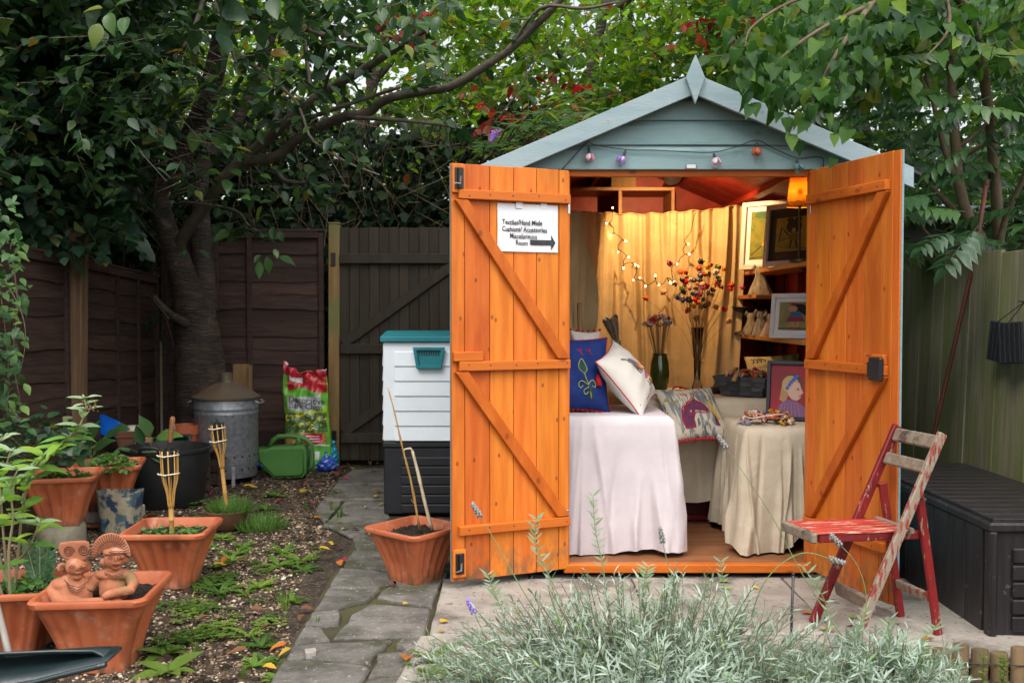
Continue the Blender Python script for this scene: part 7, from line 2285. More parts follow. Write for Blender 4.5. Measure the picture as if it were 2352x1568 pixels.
# ------------------------------------------------------------------ cherry tree in the corner
base_p=gnd(470,1042)
ct_=thing('cherry_tree','old leaning cherry tree with forked trunk in fence corner behind the metal bin','tree',(-2.28,7.15,0))
limb([(480,1048,7.12,0.27),(472,1000,7.13,0.225),(465,900,7.13,0.195),(454,780,7.12,0.165),(444,700,7.1,0.15),(440,675,7.1,0.11)],'trunk',M_BARK,ct_,6,22,0.004)
_,sp1=limb([(446,720,7.08,0.13),(416,620,7.0,0.094),(380,520,6.95,0.080),(364,440,6.9,0.076),(402,370,6.85,0.085),(440,312,6.8,0.075),(478,220,6.7,0.072),(500,130,6.6,0.066),(515,40,6.5,0.06),(530,-80,6.3,0.055)],'main_limb',M_BARK,ct_,5,16,0.003)
limb([(466,720,7.16,0.115),(464,620,7.2,0.085),(460,520,7.25,0.075),(456,440,7.3,0.07),(470,370,7.35,0.065),(530,300,7.4,0.05),(590,180,7.4,0.04),(640,40,7.3,0.03)],'main_limb',M_BARK,ct_,5,14,0.003)
_,spS=limb([(404,590,7.0,0.03),(418,550,6.92,0.045),(440,515,6.84,0.046),(479,464,6.75,0.042),(515,407,6.6,0.040),(576,353,6.5,0.038),(648,288,6.3,0.034),(741,216,6.1,0.03),(842,155,5.9,0.026),(930,100,5.7,0.018),(1010,50,5.5,0.010)],'branch',M_BRANCH,ct_,4,10)
_,spL=limb([(515,407,6.62,0.034),(561,374,6.55,0.036),(633,360,6.45,0.034),(677,324,6.35,0.032),(738,290,6.2,0.031),(800,266,6.05,0.032),(840,262,6.0,0.03),(885,230,5.9,0.027),(960,212,5.75,0.026),(1033,200,5.6,0.025),(1098,162,5.5,0.023),(1170,115,5.4,0.022),(1220,68,5.3,0.021),(1267,22,5.2,0.02),(1340,-60,5.1,0.018)],'branch',M_BRANCH,ct_,4,10)
br=[
 [(500,60,6.5,0.03),(561,36,6.2,0.024),(641,54,5.9,0.02),(713,70,5.7,0.018),(800,103,5.4,0.014),(850,112,5.2,0.008)],
 [(493,10,6.2,0.02),(505,50,6.0,0.017),(522,90,5.9,0.014),(543,146,5.7,0.009)],
 [(470,-20,5.6,0.016),(455,40,5.5,0.014),(432,92,5.4,0.011),(396,134,5.3,0.006)],
 [(540,126,6.0,0.012),(612,173,5.8,0.011),(677,230,5.7,0.010),(695,266,5.6,0.009),(720,324,5.5,0.008),(800,374,5.4,0.006),(872,402,5.3,0.004)],
 [(690,-20,6.2,0.018),(700,90,6.2,0.016),(713,216,6.2,0.012)],
 [(330,470,6.98,0.045),(300,430,6.95,0.04),(223,374,6.9,0.035),(180,338,6.8,0.028),(120,280,6.6,0.02)],
 [(400,470,6.9,0.012),(440,466,6.7,0.010),(538,482,6.5,0.008),(570,516,6.3,0.006),(590,530,6.2,0.004)],
 [(640,400,6.5,0.014),(660,416,6.4,0.013),(740,422,6.3,0.010),(800,428,6.2,0.007)],
 [(800,270,6.0,0.014),(900,275,5.8,0.012),(1000,285,5.7,0.009),(1060,295,5.6,0.006)],
 [(700,275,6.1,0.014),(770,250,5.9,0.014),(860,220,5.8,0.012),(920,200,5.6,0.010)],
 [(560,375,6.5,0.02),(610,320,6.5,0.018),(640,260,6.6,0.015),(700,180,6.6,0.010)],
 [(742,216,6.1,0.012),(760,160,5.9,0.010),(800,90,5.6,0.009),(850,30,5.3,0.007),(900,10,5.0,0.006)],
 [(1170,115,5.4,0.011),(1240,20,5.2,0.010),(1340,20,5.0,0.008),(1420,5,4.9,0.006)],
 [(352,678,6.78,0.015),(368,698,6.8,0.022),(392,722,6.86,0.027),(432,745,6.97,0.036)],
 ]
tips=[]
for b_ in br:
 _,sp=limb(b_,'branch',M_BARK if b_[0][0]==352 else M_BRANCH,ct_,4,8)
 tips.append(sp)
# foliage: sprigs along the outer branches + the shaded mass on the left + canopy overhead
r=np.random.default_rng(3)
C=[]
for sp in tips+[spS[12:],spL[14:]]:
 for p in sp[len(sp) // 3:]:
  if r.random()<0.30:C.append(np.array(p)+r.normal(0,0.04,3))
C=np.array(C)
mass=clump_filter(pxvol(r,1500,-160,470,-160,470,5.0,7.2),r,2.6,-0.35,4)
mass=mass[(mass[:,2]>1.75)]
over=np.stack([r.uniform(-4.4,-1.0,560),r.uniform(4.6,8.2,560),r.uniform(2.9,4.4,560)],1)
over=over[over[:,2]>CAM_H+0.335*over[:,1]]
mid_=clump_filter(pxvol(r,190,470,1000,-80,260,5.0,6.6),r,2.2,0.25,8)
Call=np.concatenate([C,mass,mid_])
d=rdirs(r,len(Call),-0.15)
P,D,U,S,tip=sprig_leaves(Call,d,r.uniform(0.15,0.42,len(Call)),8,0.072,r,0.45,svar=0.45)
ok=not_shed(P,0.15)
ok &= limb_clear(P,r)
leaf_obj('crown',P[ok],D[ok],U[ok],S[ok],TPL_OV,M_LF_CH,ct_,r.random(len(P))[ok])
d=rdirs(r,len(over),-0.1)
P,D,U,S,tip2=sprig_leaves(over,d,r.uniform(0.3,0.6,len(over)),6,0.13,r,0.4)
leaf_obj('upper_crown',P,D,U,S,TPL_OV,M_LF_CH,ct_,r.random(len(P)))
twig_obj('twigs',Call,tip,0.0028,0.001,M_BRANCH,ct_)
# big leaves hanging near the viewer
r2=random.Random(5)
near=[(235,20,2.9,-0.9,0.0),(228,55,2.9,0,-1),(290,40,2.9,0.1,-1),(265,15,2.9,0.8,0.3),(250,30,3.0,0.2,-1),
 (595,600,5.6,0,-1),(612,590,5.6,0.2,-1),(640,590,5.6,1,-0.2),(600,585,5.65,-0.5,-0.6),(630,572,5.6,0.4,-0.8),
 (640,530,6.0,0.5,-0.8),(655,505,6.0,0.9,0.1),(620,495,6.0,-0.9,0),(600,500,6.0,-0.6,-0.4),(630,520,6.0,0.1,-1),(645,490,6.0,0.7,0.4),
 (420,560,6.5,-0.5,-0.5),(445,560,6.5,0.8,0.2),(460,575,6.5,0.7,-0.6),(425,575,6.5,0.1,-1)]
for k in range(44):
 near.append((r2.uniform(840,1030),r2.uniform(-10,150),r2.uniform(4.2,5.2),r2.uniform(-1,1),r2.uniform(-1.2,0.2)))
for k in range(36):
 near.append((r2.uniform(520,780),r2.uniform(20,480),r2.uniform(5.4,6.2),r2.uniform(-1,1),r2.uniform(-1.2,0.2)))
for k in range(90):
 near.append((r2.uniform(180,400) if k % 3 else r2.uniform(440,560),r2.uniform(150,470),r2.uniform(5.2,6.2),r2.uniform(-1,1),r2.uniform(-0.8,0.3)))
for i,(x,y,Y,dx,dz) in enumerate(near):
 leaf_at(ct_,'ov',at(x,y,Y),(dx+r2.uniform(-0.2,0.2),r2.uniform(-0.6,0.2),dz),(r2.uniform(-0.4,0.4),-0.6,0.9),(0.085 if Y>4 else 0.07)*r2.uniform(0.7,1.25),M_LO_CH,'leaf',i)

# ------------------------------------------------------------------ broad dark tree beyond the left fence
dt=thing('dark_tree','dense dark broad-leaved tree overhanging the brown side fence','tree',(-4.3,7.6,0))
r=np.random.default_rng(7)
MB().tube(smoothpath([(-4.3,7.6,0),(-4.25,7.6,1.2),(-4.1,7.5,2.2),(-3.7,7.2,3.2),(-3.2,6.8,4.0)],5),interp([0.2,0.16,0.13,0.1,0.06],21),12).build('trunk',M_BARK,dt,smooth=True)
for a,b in (((-4.1,7.5,2.2),(-3.1,6.6,2.7)),((-4.15,7.5,1.9),(-3.4,7.0,2.3)),((-3.7,7.2,3.2),(-2.6,6.4,3.3))):
 MB().tube([a,Vector(a).lerp(Vector(b),0.5)+Vector((0,0,0.15)),b],[0.06,0.04,0.015],8).build('branch',M_BARK,dt,smooth=True)
C=pxvol(r,2300,-220,330,-220,540,5.6,8.4)
C=C[(C[:,0]<-2.2) & (C[:,2]>1.62)]
far=np.stack([r.uniform(-6.5,-2.9,500),r.uniform(7.0,9.5,500),r.uniform(1.6,4.8,500)],1)
C=np.concatenate([C,far])
d=rdirs(r,len(C),-0.15)
P,D,U,S,tip=sprig_leaves(C,d,r.uniform(0.2,0.45,len(C)),9,0.076,r,0.4,svar=0.45)
ok=limb_clear(P,r)
leaf_obj('crown',P[ok],D[ok],U[ok],S[ok],TPL_RND,M_LF_DK,dt,r.random(len(P))[ok])
twig_obj('twigs',C,tip,0.003,0.001,M_TWIG,dt)

# ------------------------------------------------------------------ climber on the left fence
cl_=thing('climbing_shrub','small-leaved green climber spilling down the brown side fence','climber',(-2.68,5.0,0))
r2=random.Random(9)
stems=[[(30,600),(40,700),(30,820),(45,920),(38,985)],[(-20,580),(5,700),(20,860),(15,960)],[(10,640),(50,720),(58,790),(40,880)],[(20,560),(5,540),(-30,520)],[(20,930),(45,960),(80,955)]]
for s in stems:
 Yc_=4.85+r2.uniform(-0.15,0.1)
 sp=smoothpath([at(x,y,Yc_) for x,y in s],6)
 MB().tube(sp,interp([0.004,0.0025,0.0015],len(sp)),6).build('stem',M_TWIGB,cl_,smooth=True)
for k in range(235):
 x=-30+85*r2.random()**0.9+(18 if r2.random()<0.15 else 0)
 y=r2.uniform(545,990) if r2.random()<0.9 else r2.uniform(440,560)
 edge=62+14*math.sin(y*0.021)+10*math.sin(y*0.06)
 if x>edge:x=edge*r2.random()
 leaf_at(cl_,'ov',at(x,y,r2.uniform(4.55,5.05)),(r2.uniform(-0.7,1),r2.uniform(-0.7,0.2),r2.uniform(-0.8,0.15)),(r2.uniform(-0.3,0.6),-0.5,1),0.056*r2.uniform(0.7,1.25),M_LO_CLIMB,'leaf',k)

# ------------------------------------------------------------------ ivy bank behind the gate
iv=thing('ivy_bank','dark ivy covered bank rising behind the back fence and gate','ivy',(-1.2,8.4,0))
r=np.random.default_rng(17)
nI=21000
x=r.uniform(-5.0,2.6,nI);y=r.uniform(7.75,8.5,nI);z=r.uniform(1.25,2.95,nI)-0.25*np.abs(np.sin(x*1.7)) 
P=np.stack([x,y,z],1)
D=r.normal(0,0.7,(nI,3));D[:,2] -= 0.8
U=r.normal(0,0.4,(nI,3))+np.array([0,-0.8,0.5])
ok=not_shed(P,0.2)
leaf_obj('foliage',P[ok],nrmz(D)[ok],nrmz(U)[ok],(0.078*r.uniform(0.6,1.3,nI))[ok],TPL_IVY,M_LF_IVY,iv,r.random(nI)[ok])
nT=700
A=np.stack([r.uniform(-3.2,0.4,nT),r.uniform(7.7,8.3,nT),r.uniform(1.5,3.0,nT)],1)
B=A+np.stack([r.normal(0,0.35,nT),r.normal(0,0.1,nT),r.normal(-0.25,0.4,nT)],1)
twig_obj('twigs',A,B,0.004,0.0018,M_TWIGB,iv)
MB().box((-1.3,8.95,1.1),(7.6,0.5,2.2)).build('earth_bank',M_SOIL,iv)

# ------------------------------------------------------------------ far trees with creeper (sky glints through)
def crown(name,label,n,box,mats,seed,size,clump,lo,tr_pts,tpl=TPL_OV,nl=8,group=None,sl=(0.3,0.6),drp=0.35):
 t=thing(name,label,'tree',tr_pts[0],0,group)
 r=np.random.default_rng(seed)
 C=pxvol(r,n,*box)
 C=clump_filter(C,r,clump,lo,seed)
 C=C[not_shed(C,0.25) & (C[:,2]>1.2)]
 d=rdirs(r,len(C),0.0)
 P,D,U,S,tip=sprig_leaves(C,d,r.uniform(sl[0],sl[1],len(C)),nl,size,r,drp)
 ok=not_shed(P,0.08)
 leaf_obj('crown',P[ok],D[ok],U[ok],S[ok],tpl,mats[0],t,r.random(len(P))[ok])
 twig_obj('twigs',C,tip,0.004,0.0015,M_TWIG,t)
 pts=smoothpath([Vector(p) for p in tr_pts],5)
 MB().tube(pts,interp([0.13,0.10,0.07,0.04],len(pts)),10).build('trunk',M_BARK,t,smooth=True)
 rr=random.Random(seed)
 for k in range(7):
  a=pts[rr.randrange(len(pts) // 3,len(pts))]
  b=a+Vector((rr.uniform(-1.6,1.6),rr.uniform(-0.8,0.5),rr.uniform(0.2,1.3)))
  MB().tube(smoothpath([a,a.lerp(b,0.5)+Vector((0,0,0.2)),b],4),interp([0.04,0.025,0.01],9),7).build('branch',M_TWIG,t,smooth=True)
 return t
crown('creeper_tree','sunlit yellow-green tree draped with reddening creeper behind the shed ridge',1500,(900,1760,-120,380,7.4,10.5),[M_LF_BR],31,0.085,1.6,-0.35,[(0.2,9.2,0),(0.3,9.2,1.6),(0.6,9.1,2.8),(0.9,9.0,4.2)])
crown('garden_tree','leafy backlit tree above the gate behind the cherry branches',1050,(400,1180,-120,440,8.2,11.5),[M_LF_BR],33,0.08,1.9,-0.2,[(-2.0,10.2,0),(-1.9,10.2,1.8),(-1.6,10.1,3.0),(-1.2,10.0,4.4)])
crown('garden_tree','bright green tree rising behind right slope of the shed roof',1500,(1600,2420,-140,480,7.0,10.5),[M_LF_MID],35,0.085,1.6,-0.75,[(3.4,9.0,0),(3.4,9.0,1.8),(3.2,8.9,3.0),(3.0,8.8,4.4)])
crown('garden_tree','distant thin green tree at the back of the garden behind all others',2900,(-300,2700,-260,560,12.0,15.0),[M_LF_BR],37,0.15,1.1,-0.35,[(0.5,13.5,0),(0.4,13.5,2.0),(0.2,13.4,4.0),(0.0,13.4,6.0)],sl=(0.5,0.9),nl=9)
# red creeper leaves
t=thing('red_creeper','spray of crimson creeper leaves hanging in front of the backlit tree','creeper',at(1180,200,7.4))
r=np.random.default_rng(41)
C=np.concatenate([pxvol(r,24,1090,1340,150,300,6.8,7.8),pxvol(r,16,880,1000,20,80,6.0,7.0),pxvol(r,16,1560,1800,20,110,6.9,7.8),pxvol(r,12,1080,1180,250,310,6.8,7.3)])
C=C[not_shed(C,0.1)]
d=rdirs(r,len(C),-0.4)
P,D,U,S,tip=sprig_leaves(C,d,r.uniform(0.1,0.2,len(C)),3,0.075,r,0.7)
leaf_obj('foliage',P,D,U,S,TPL_OV,M_LF_RED,t,r.random(len(P)))
pts=smoothpath([at(1300,20,7.4),at(1240,120,7.3),at(1190,210,7.3),at(1130,290,7.3)],5)
MB().tube(pts,0.006,6).build('stem',M_TWIG,t,smooth=True)
twig_obj('twigs',C,tip,0.002,0.001,M_TWIG,t)

# ------------------------------------------------------------------ butterfly bush behind the left roof slope, with a purple flower
bb=thing('butterfly_bush','butterfly bush with a purple flower spike leaning over the left roof slope','bush',(-0.24,6.85,0))
r2=random.Random(6)
n_l=0
for k in range(20):
 x0=r2.uniform(1120,1420);y0=380-(x0-1100)*0.45+r2.uniform(-60,30)
 Y=r2.uniform(4.9,6.4)
 tp=at(x0,y0,Y)
 if tp.z<APEX-abs(tp.x-SXC)*SLOPE+0.08 and tp.x>-0.3:tp.z=APEX-abs(tp.x-SXC)*SLOPE+0.12
 bs0=Vector((-0.24+r2.uniform(-0.06,0.06),6.85+r2.uniform(-0.1,0.1),0.0))
 mid=Vector((-0.26,6.8,1.75))
 sp=smoothpath([bs0,mid+Vector((r2.uniform(-0.05,0.05),r2.uniform(-0.1,0.1),0)),mid.lerp(tp,0.6)+Vector((0,0,0.22)),tp],6)
 MB().tube(sp,interp([0.009,0.007,0.005,0.002],len(sp)),6).build('stem',M_TWIGB,bb,smooth=True)
 for p in sp[-7:]:
  for s in (-1,1):
   leaf_at(bb,'lan',p,(s*r2.uniform(0.5,1.0),r2.uniform(-0.7,0.5),r2.uniform(-0.5,0.3)),(0,-0.3,1),r2.uniform(0.09,0.14),M_LO_CH,'leaf',n_l);n_l += 1
fp=at(1134,312,4.95)
mb=MB()
for k in range(60):
 f=k/60
 a=k*2.4
 rr_=0.016*(1-f)+0.004
 mb.ell(fp+Vector((rr_*math.cos(a)+0.028*(f-0.5)*-1,rr_*math.sin(a),-0.03+0.055*(1-f))),(0.0055,0.0055,0.0055),6,4)
mb.build('flower_spike',mat('purple_floret',(0.22,0.10,0.42),(0.30,0.16,0.52),rough=0.7,scale=60),bb,smooth=True)

# ------------------------------------------------------------------ heart-leaved branch over the right roof slope
ht=thing('heart_leaf_tree','tree with glossy heart-shaped leaves drooping over the right roof slope','tree',(2.75,5.4,0))
trk=smoothpath([Vector((2.75,5.4,0)),Vector((2.7,5.35,1.6)),Vector((2.45,5.1,2.6)),at(2160,-60,4.6)],6)
MB().tube(trk,interp([0.035,0.03,0.026,0.02],len(trk)),10).build('trunk',M_TWIGB,ht,smooth=True)
limbs_h=[[at(2160,-60,4.6),at(2000,10,4.2),at(1880,70,3.98),at(1790,140,3.9),at(1760,220,3.88)],[at(2000,10,4.2),at(1930,110,3.95),at(1880,200,3.9),at(1850,270,3.88)],[at(2160,-60,4.6),at(1980,-30,4.3),at(1830,0,4.1),at(1730,60,4.0),at(1710,110,3.95)],[at(2160,-60,4.6),at(2180,60,4.5),at(2120,140,4.4)]]
r2=random.Random(12)
hl=[]
for L_ in limbs_h:
 sp=smoothpath(L_,6)
 MB().tube(sp,interp([0.014,0.009,0.006,0.003],len(sp)),7).build('branch',M_TWIGB,ht,smooth=True)
 hl.append(sp)
n_l=0
for k in range(235):
 sp=hl[[0,0,0,1,1,1,2,2,3][k % 9]]
 p=sp[int(len(sp)*(0.28+0.72*r2.random()) )-1]+Vector((r2.gauss(0,0.085),r2.gauss(-0.03,0.05),r2.gauss(-0.02,0.07)))
 if p.y>F-0.13 and not bool(not_shed(np.array([p]),0.1)[0]):continue
 leaf_at(ht,'heart',p,(r2.uniform(-0.5,0.35),r2.uniform(-0.45,0.15),r2.uniform(-1.2,-0.45)),(r2.uniform(-0.5,0.5),-0.9,0.35),0.08*r2.uniform(0.5,1.25),M_LO_HEART,'leaf',n_l);n_l += 1
r=np.random.default_rng(51)
C=pxvol(r,330,1680,2450,-140,160,4.6,6.4)
d=rdirs(r,len(C),-0.3)
P,D,U,S,tip=sprig_leaves(C,d,r.uniform(0.15,0.3,len(C)),5,0.085,r,0.8)
ok=not_shed(P,0.1)
leaf_obj('crown',P[ok],D[ok],U[ok],S[ok],TPL_HEART,M_LF_MID,ht,r.random(len(P))[ok])
twig_obj('twigs',C,tip,0.003,0.001,M_TWIGB,ht)

# ------------------------------------------------------------------ shrub with feathery pinnate leaves above the right fence
def pinnate_mesh(seed,pairs=6):
 r=np.random.default_rng(seed)
 P,D,U,S=[],[],[],[]
 for k in range(pairs):
  t=0.22+0.72*k/(pairs-1)
  for s in (-1,1):
   P.append((t,0,-0.10*t*t));D.append((0.55,s*1.0,-0.28+r.normal(0,0.12)));U.append((r.normal(0,0.2),0.25*s,1));S.append(0.27*(0.75+0.5*math.sin(3.0*t))*r.uniform(0.9,1.1))
 P.append((0.95,0,-0.10));D.append((1,0,-0.3));U.append((0,0,1));S.append(0.30)
 V,Fc=place_leaves(np.array(P),np.array(D,float),np.array(U,float),np.array(S),leaf_tpl(0.21,0.05,0.22,0.4,0.025))
 mb=MB().tube([(0,0,0),(0.5,0,-0.025),(0.95,0,-0.1)],[0.010,0.007,0.004],4)
 n=len(V)
 V2=np.concatenate([V,np.array(mb.v)])
 tri=[]
 for f in mb.f:
  for i in range(1,len(f)-1):tri.append((f[0]+n,f[i]+n,f[i+1]+n))
 return trimesh('pinnate_leaf',V2,np.concatenate([Fc,np.array(tri)]),None,True)
LM['pin']=[pinnate_mesh(k,6+k % 2) for k in range(3)]
ps=thing('pinnate_shrub','tall shrub with drooping feathery leaves behind the mossy boundary fence','shrub',(2.56,5.3,0))
stm=[[(2290,640,5.2,0.035),(2247,540,5.2,0.032),(2219,486,5.2,0.03),(2201,414,5.2,0.028),(2194,324,5.2,0.026),(2186,180,5.2,0.022),(2175,90,5.2,0.018),(2150,-20,5.2,0.012)],
 [(2201,414,5.2,0.02),(2186,390,5.2,0.018),(2164,324,5.2,0.015),(2143,234,5.2,0.012),(2121,144,5.2,0.009),(2110,60,5.2,0.006)],
 [(2200,365,5.2,0.016),(2273,324,5.1,0.013),(2352,277,5.0,0.010),(2430,220,4.9,0.007)],
 [(2200,340,5.2,0.012),(2250,300,5.2,0.009),(2330,200,5.2,0.006)],
 [(2247,540,5.2,0.02),(2180,470,5.3,0.016),(2120,410,5.4,0.010),(2080,380,5.5,0.006)],
 [(2290,600,5.2,0.022),(2310,500,5.2,0.017),(2360,380,5.1,0.012),(2380,240,5.0,0.007)],
 [(2230,620,5.5,0.016),(2150,560,5.6,0.012),(2080,470,5.7,0.009),(2040,380,5.8,0.005)]]
spx=[]
for s in stm:
 _,sp=limb(s,'stem',M_TWIGB,ps,5,9)
 spx.append(sp)
base_=smoothpath([Vector((2.56,5.3,0)),at(2300,900,5.25),at(2290,640,5.2)],4)
MB().tube(base_,0.038,9).build('stem',M_TWIGB,ps,smooth=True)
r2=random.Random(15)
n_l=0
tries=0
while n_l<285 and tries<3000:
 tries += 1
 x=r2.uniform(1880,2430);y=r2.uniform(-60,590)
 Y=r2.uniform(4.5,7.4)
 p=at(x,y,Y)
 if not not_shed(np.array([p]),0.22)[0]:continue
 if p.x<2.42 and p.z<1.5:continue
 if p.x<2.0 and p.z<1.95 and p.y<6.8:continue
 sgn=-1 if r2.random()<0.62 else 1
 leaf_at(ps,'pin',p,(sgn*r2.uniform(0.4,1),r2.uniform(-0.7,0.4),r2.uniform(-0.55,0.25)),(r2.uniform(-0.3,0.3),-0.35,1),r2.uniform(0.26,0.40),M_LO_PIN,'leaf',n_l)
 n_l += 1
# low dark growth along the top of the right fence
t=thing('hedge_shrub','low dark shrub filling the gap between boundary fence and outbuilding','shrub',(3.0,6.6,0))
r=np.random.default_rng(61)
C=np.stack([r.uniform(2.5,4.6,420),r.uniform(4.4,7.4,420),r.uniform(0.9,1.95,420)],1)
d=rdirs(r,len(C),0.1)
P,D,U,S,tip=sprig_leaves(C,d,r.uniform(0.15,0.3,len(C)),6,0.07,r,0.4)
leaf_obj('foliage',P,D,U,S,TPL_LAN,M_LF_DK,t,r.random(len(P)))
twig_obj('stems',np.stack([r.uniform(2.6,4.4,40),r.uniform(4.6,7.2,40),np.zeros(40)],1),np.stack([r.uniform(2.6,4.4,40),r.uniform(4.6,7.2,40),r.uniform(1.2,1.9,40)],1),0.012,0.004,M_TWIGB,t)
# ================================================================== lavender
def lavender(label,cx,cy,rx,ry,n,h,seed,spikes,lean=(0,0)):
 t=thing('lavender_bush',label,'bush',(cx,cy,0))
 r=np.random.default_rng(seed)
 a=r.uniform(0,6.283,n);q=np.sqrt(r.random(n))
 B=np.stack([cx+rx*0.45*q*np.cos(a),cy+ry*0.45*q*np.sin(a),np.full(n,0.0)],1)
 hh=h*(1.0-0.5*q**2)*r.uniform(0.45,1.12,n)*(1+0.18*np.sin(a*5+seed)*q)
 T=np.stack([cx+rx*q*np.cos(a)+lean[0]*hh+r.normal(0,0.03,n),cy+ry*q*np.sin(a)+lean[1]*hh+r.normal(0,0.03,n),np.maximum(0.05,hh)],1)
 M1=(B+T)/2+np.array([0,0,0.05])+r.normal(0,0.015,(n,3))
 twig_obj('stems',np.concatenate([B,M1]),np.concatenate([M1,T]),0.0018,0.0012,mat('lavender_stem',(0.13,0.16,0.07),(0.16,0.13,0.07),rough=0.8),t)
 nl=30
 tt=np.linspace(0.22,1.0,nl)
 Pm=np.where((tt<0.5)[None,:,None],B[:,None]+(M1-B)[:,None]*(tt*2)[None,:,None],M1[:,None]+(T-M1)[:,None]*((tt-0.5)*2)[None,:,None])
 ax=nrmz(T-M1)
 side=nrmz(r.normal(0,1,(n,nl,3)))
 side=nrmz(side-(side*ax[:,None]).sum(-1,keepdims=True)*ax[:,None])
 tw=np.linspace(0.25,1.5,nl)
 D=nrmz(ax[:,None]*tw[None,:,None]*0.75+side+r.normal(0,0.12,(n,nl,3)))
 U=nrmz(np.broadcast_to(ax[:,None],D.shape)+r.normal(0,0.2,D.shape)+np.array([0,0,0.3]))
 S=0.040*r.uniform(0.45,1.35,(n,nl))*(0.75+0.45*np.sin(tt*3.0))[None,:]
 leaf_obj('foliage',Pm.reshape(-1,3),D.reshape(-1,3),U.reshape(-1,3),S.ravel(),leaf_tpl(0.062,0.02,0.14,0.5),M_LAV,t,np.clip(np.repeat(r.random(n),nl)*0.7+r.random(n*nl)*0.3,0,1))
 rr=random.Random(seed)
 for (pts,kind) in spikes:
  sp=smoothpath([at(x,y,Y) for x,y,Y in pts],6)
  st=MB().tube(sp,interp([0.0018,0.0014,0.001],len(sp)),5).build('flower_stalk',mat('lavender_stalk',(0.16,0.24,0.08),rough=0.7),t,smooth=True)
  if kind=='leafy':
   for i in range(len(sp) // 3,len(sp)):
    for s in (-1,1):
     leaf_at(t,'nar',sp[i],(s*rr.uniform(0.4,1),rr.uniform(-0.5,0.5),rr.uniform(0.2,1.0)),(0,-1,0.4),rr.uniform(0.018,0.04),M_LAVO,'leaf',i)
  else:
   e=sp[-1];d_=(sp[-1]-sp[-2]).normalized()
   mb=MB()
   for k in range(22):
    f=k/22;an=k*2.4
    o_=d_.orthogonal().normalized();o2=d_.cross(o_)
    mb.ell(e+d_*(0.045*f-0.03)+(o_*math.cos(an)+o2*math.sin(an))*0.006*(1-0.5*f),(0.0042,0.0042,0.0055),5,4)
   mb.build('flower_head',mat('faded_lavender',(0.20,0.21,0.15),(0.28,0.26,0.30),rough=0.9,scale=80) if kind=='dry' else mat('violet_floret',(0.30,0.20,0.55),rough=0.8),t,smooth=True)
 return t
LM['nar']=[tplmesh('leaf',leaf_tpl(0.085,0.02,c,0.5)) for c in (0.05,0.2,-0.05)]
M_LAVO=leafmat('lavender_leaf_near',[(0,(0.18,0.26,0.15)),(0.6,(0.32,0.41,0.30)),(1,(0.20,0.32,0.12))],trans=0.25,rough=0.75,spec=0.15,use_obj=True)
sp1_=[([(1310,1420,2.75),(1265,1330,2.75),(1230,1250,2.75),(1232,1190,2.75)],'leafy'),([(1240,1420,2.7),(1180,1320,2.7),(1130,1230,2.7),(1090,1165,2.7)],'dry'),
 ([(1400,1400,2.8),(1385,1300,2.8),(1368,1220,2.8),(1362,1140,2.8)],'leafy'),([(1560,1420,2.8),(1545,1330,2.8),(1530,1280,2.8),(1518,1222,2.8)],'dry'),
 ([(1170,1440,2.7),(1140,1370,2.7),(1120,1320,2.7)],'leafy'),([(1680,1440,2.8),(1665,1360,2.8),(1655,1290,2.8)],'leafy'),
 ([(1150,1480,2.65),(1060,1470,2.65),(960,1520,2.65)],'dry'),([(1130,1500,2.65),(1100,1430,2.65),(1078,1385,2.65)],'violet'),([(1470,1420,2.8),(1480,1340,2.8),(1488,1300,2.8)],'leafy'),
 ([(1720,1430,2.75),(1760,1330,2.7),(1840,1270,2.7),(1930,1290,2.7)],'dry')]
lavender('broad silvery lavender bush in front of the shed doorway',0.37,2.64,0.66,0.36,820,0.43,3,sp1_,(0.0,0.05))
sp2_=[([(2000,1560,2.75),(1850,1330,2.75),(1770,1180,2.75),(1655,1010,2.75)],'dry'),([(1960,1500,2.75),(1990,1390,2.75),(1970,1300,2.75),(1915,1235,2.75)],'dry'),([(1960,1560,2.75),(1968,1470,2.75),(1985,1400,2.75)],'leafy'),
 ([(2080,1560,2.75),(2110,1480,2.75),(2150,1440,2.75)],'leafy'),([(2050,1540,2.75),(2035,1470,2.75),(2045,1420,2.75)],'leafy'),([(2060,1500,2.75),(2150,1490,2.75),(2200,1560,2.75)],'dry'),([(1880,1540,2.75),(1900,1400,2.75),(1845,1300,2.75)],'leafy')]
lavender('smaller silvery lavender bush beside the log edging under the chair',1.02,2.66,0.30,0.28,340,0.28,5,sp2_,(0.0,0.0))
t=thing('iron_rod','thin dark iron rod stuck in ground beside the folding chair','rod',gnd(1815,1590))
a,b=at(1812,1560,3.02),at(1822,1318,3.02)
MB().tube([Vector((a.x,a.y,-0.03)),b],0.0045,7).build('shaft',M_BLACKMET,t,smooth=True)
MB().ell(b,(0.006,0.006,0.006),8,5).build('tip',M_BLACKMET,t,smooth=True)

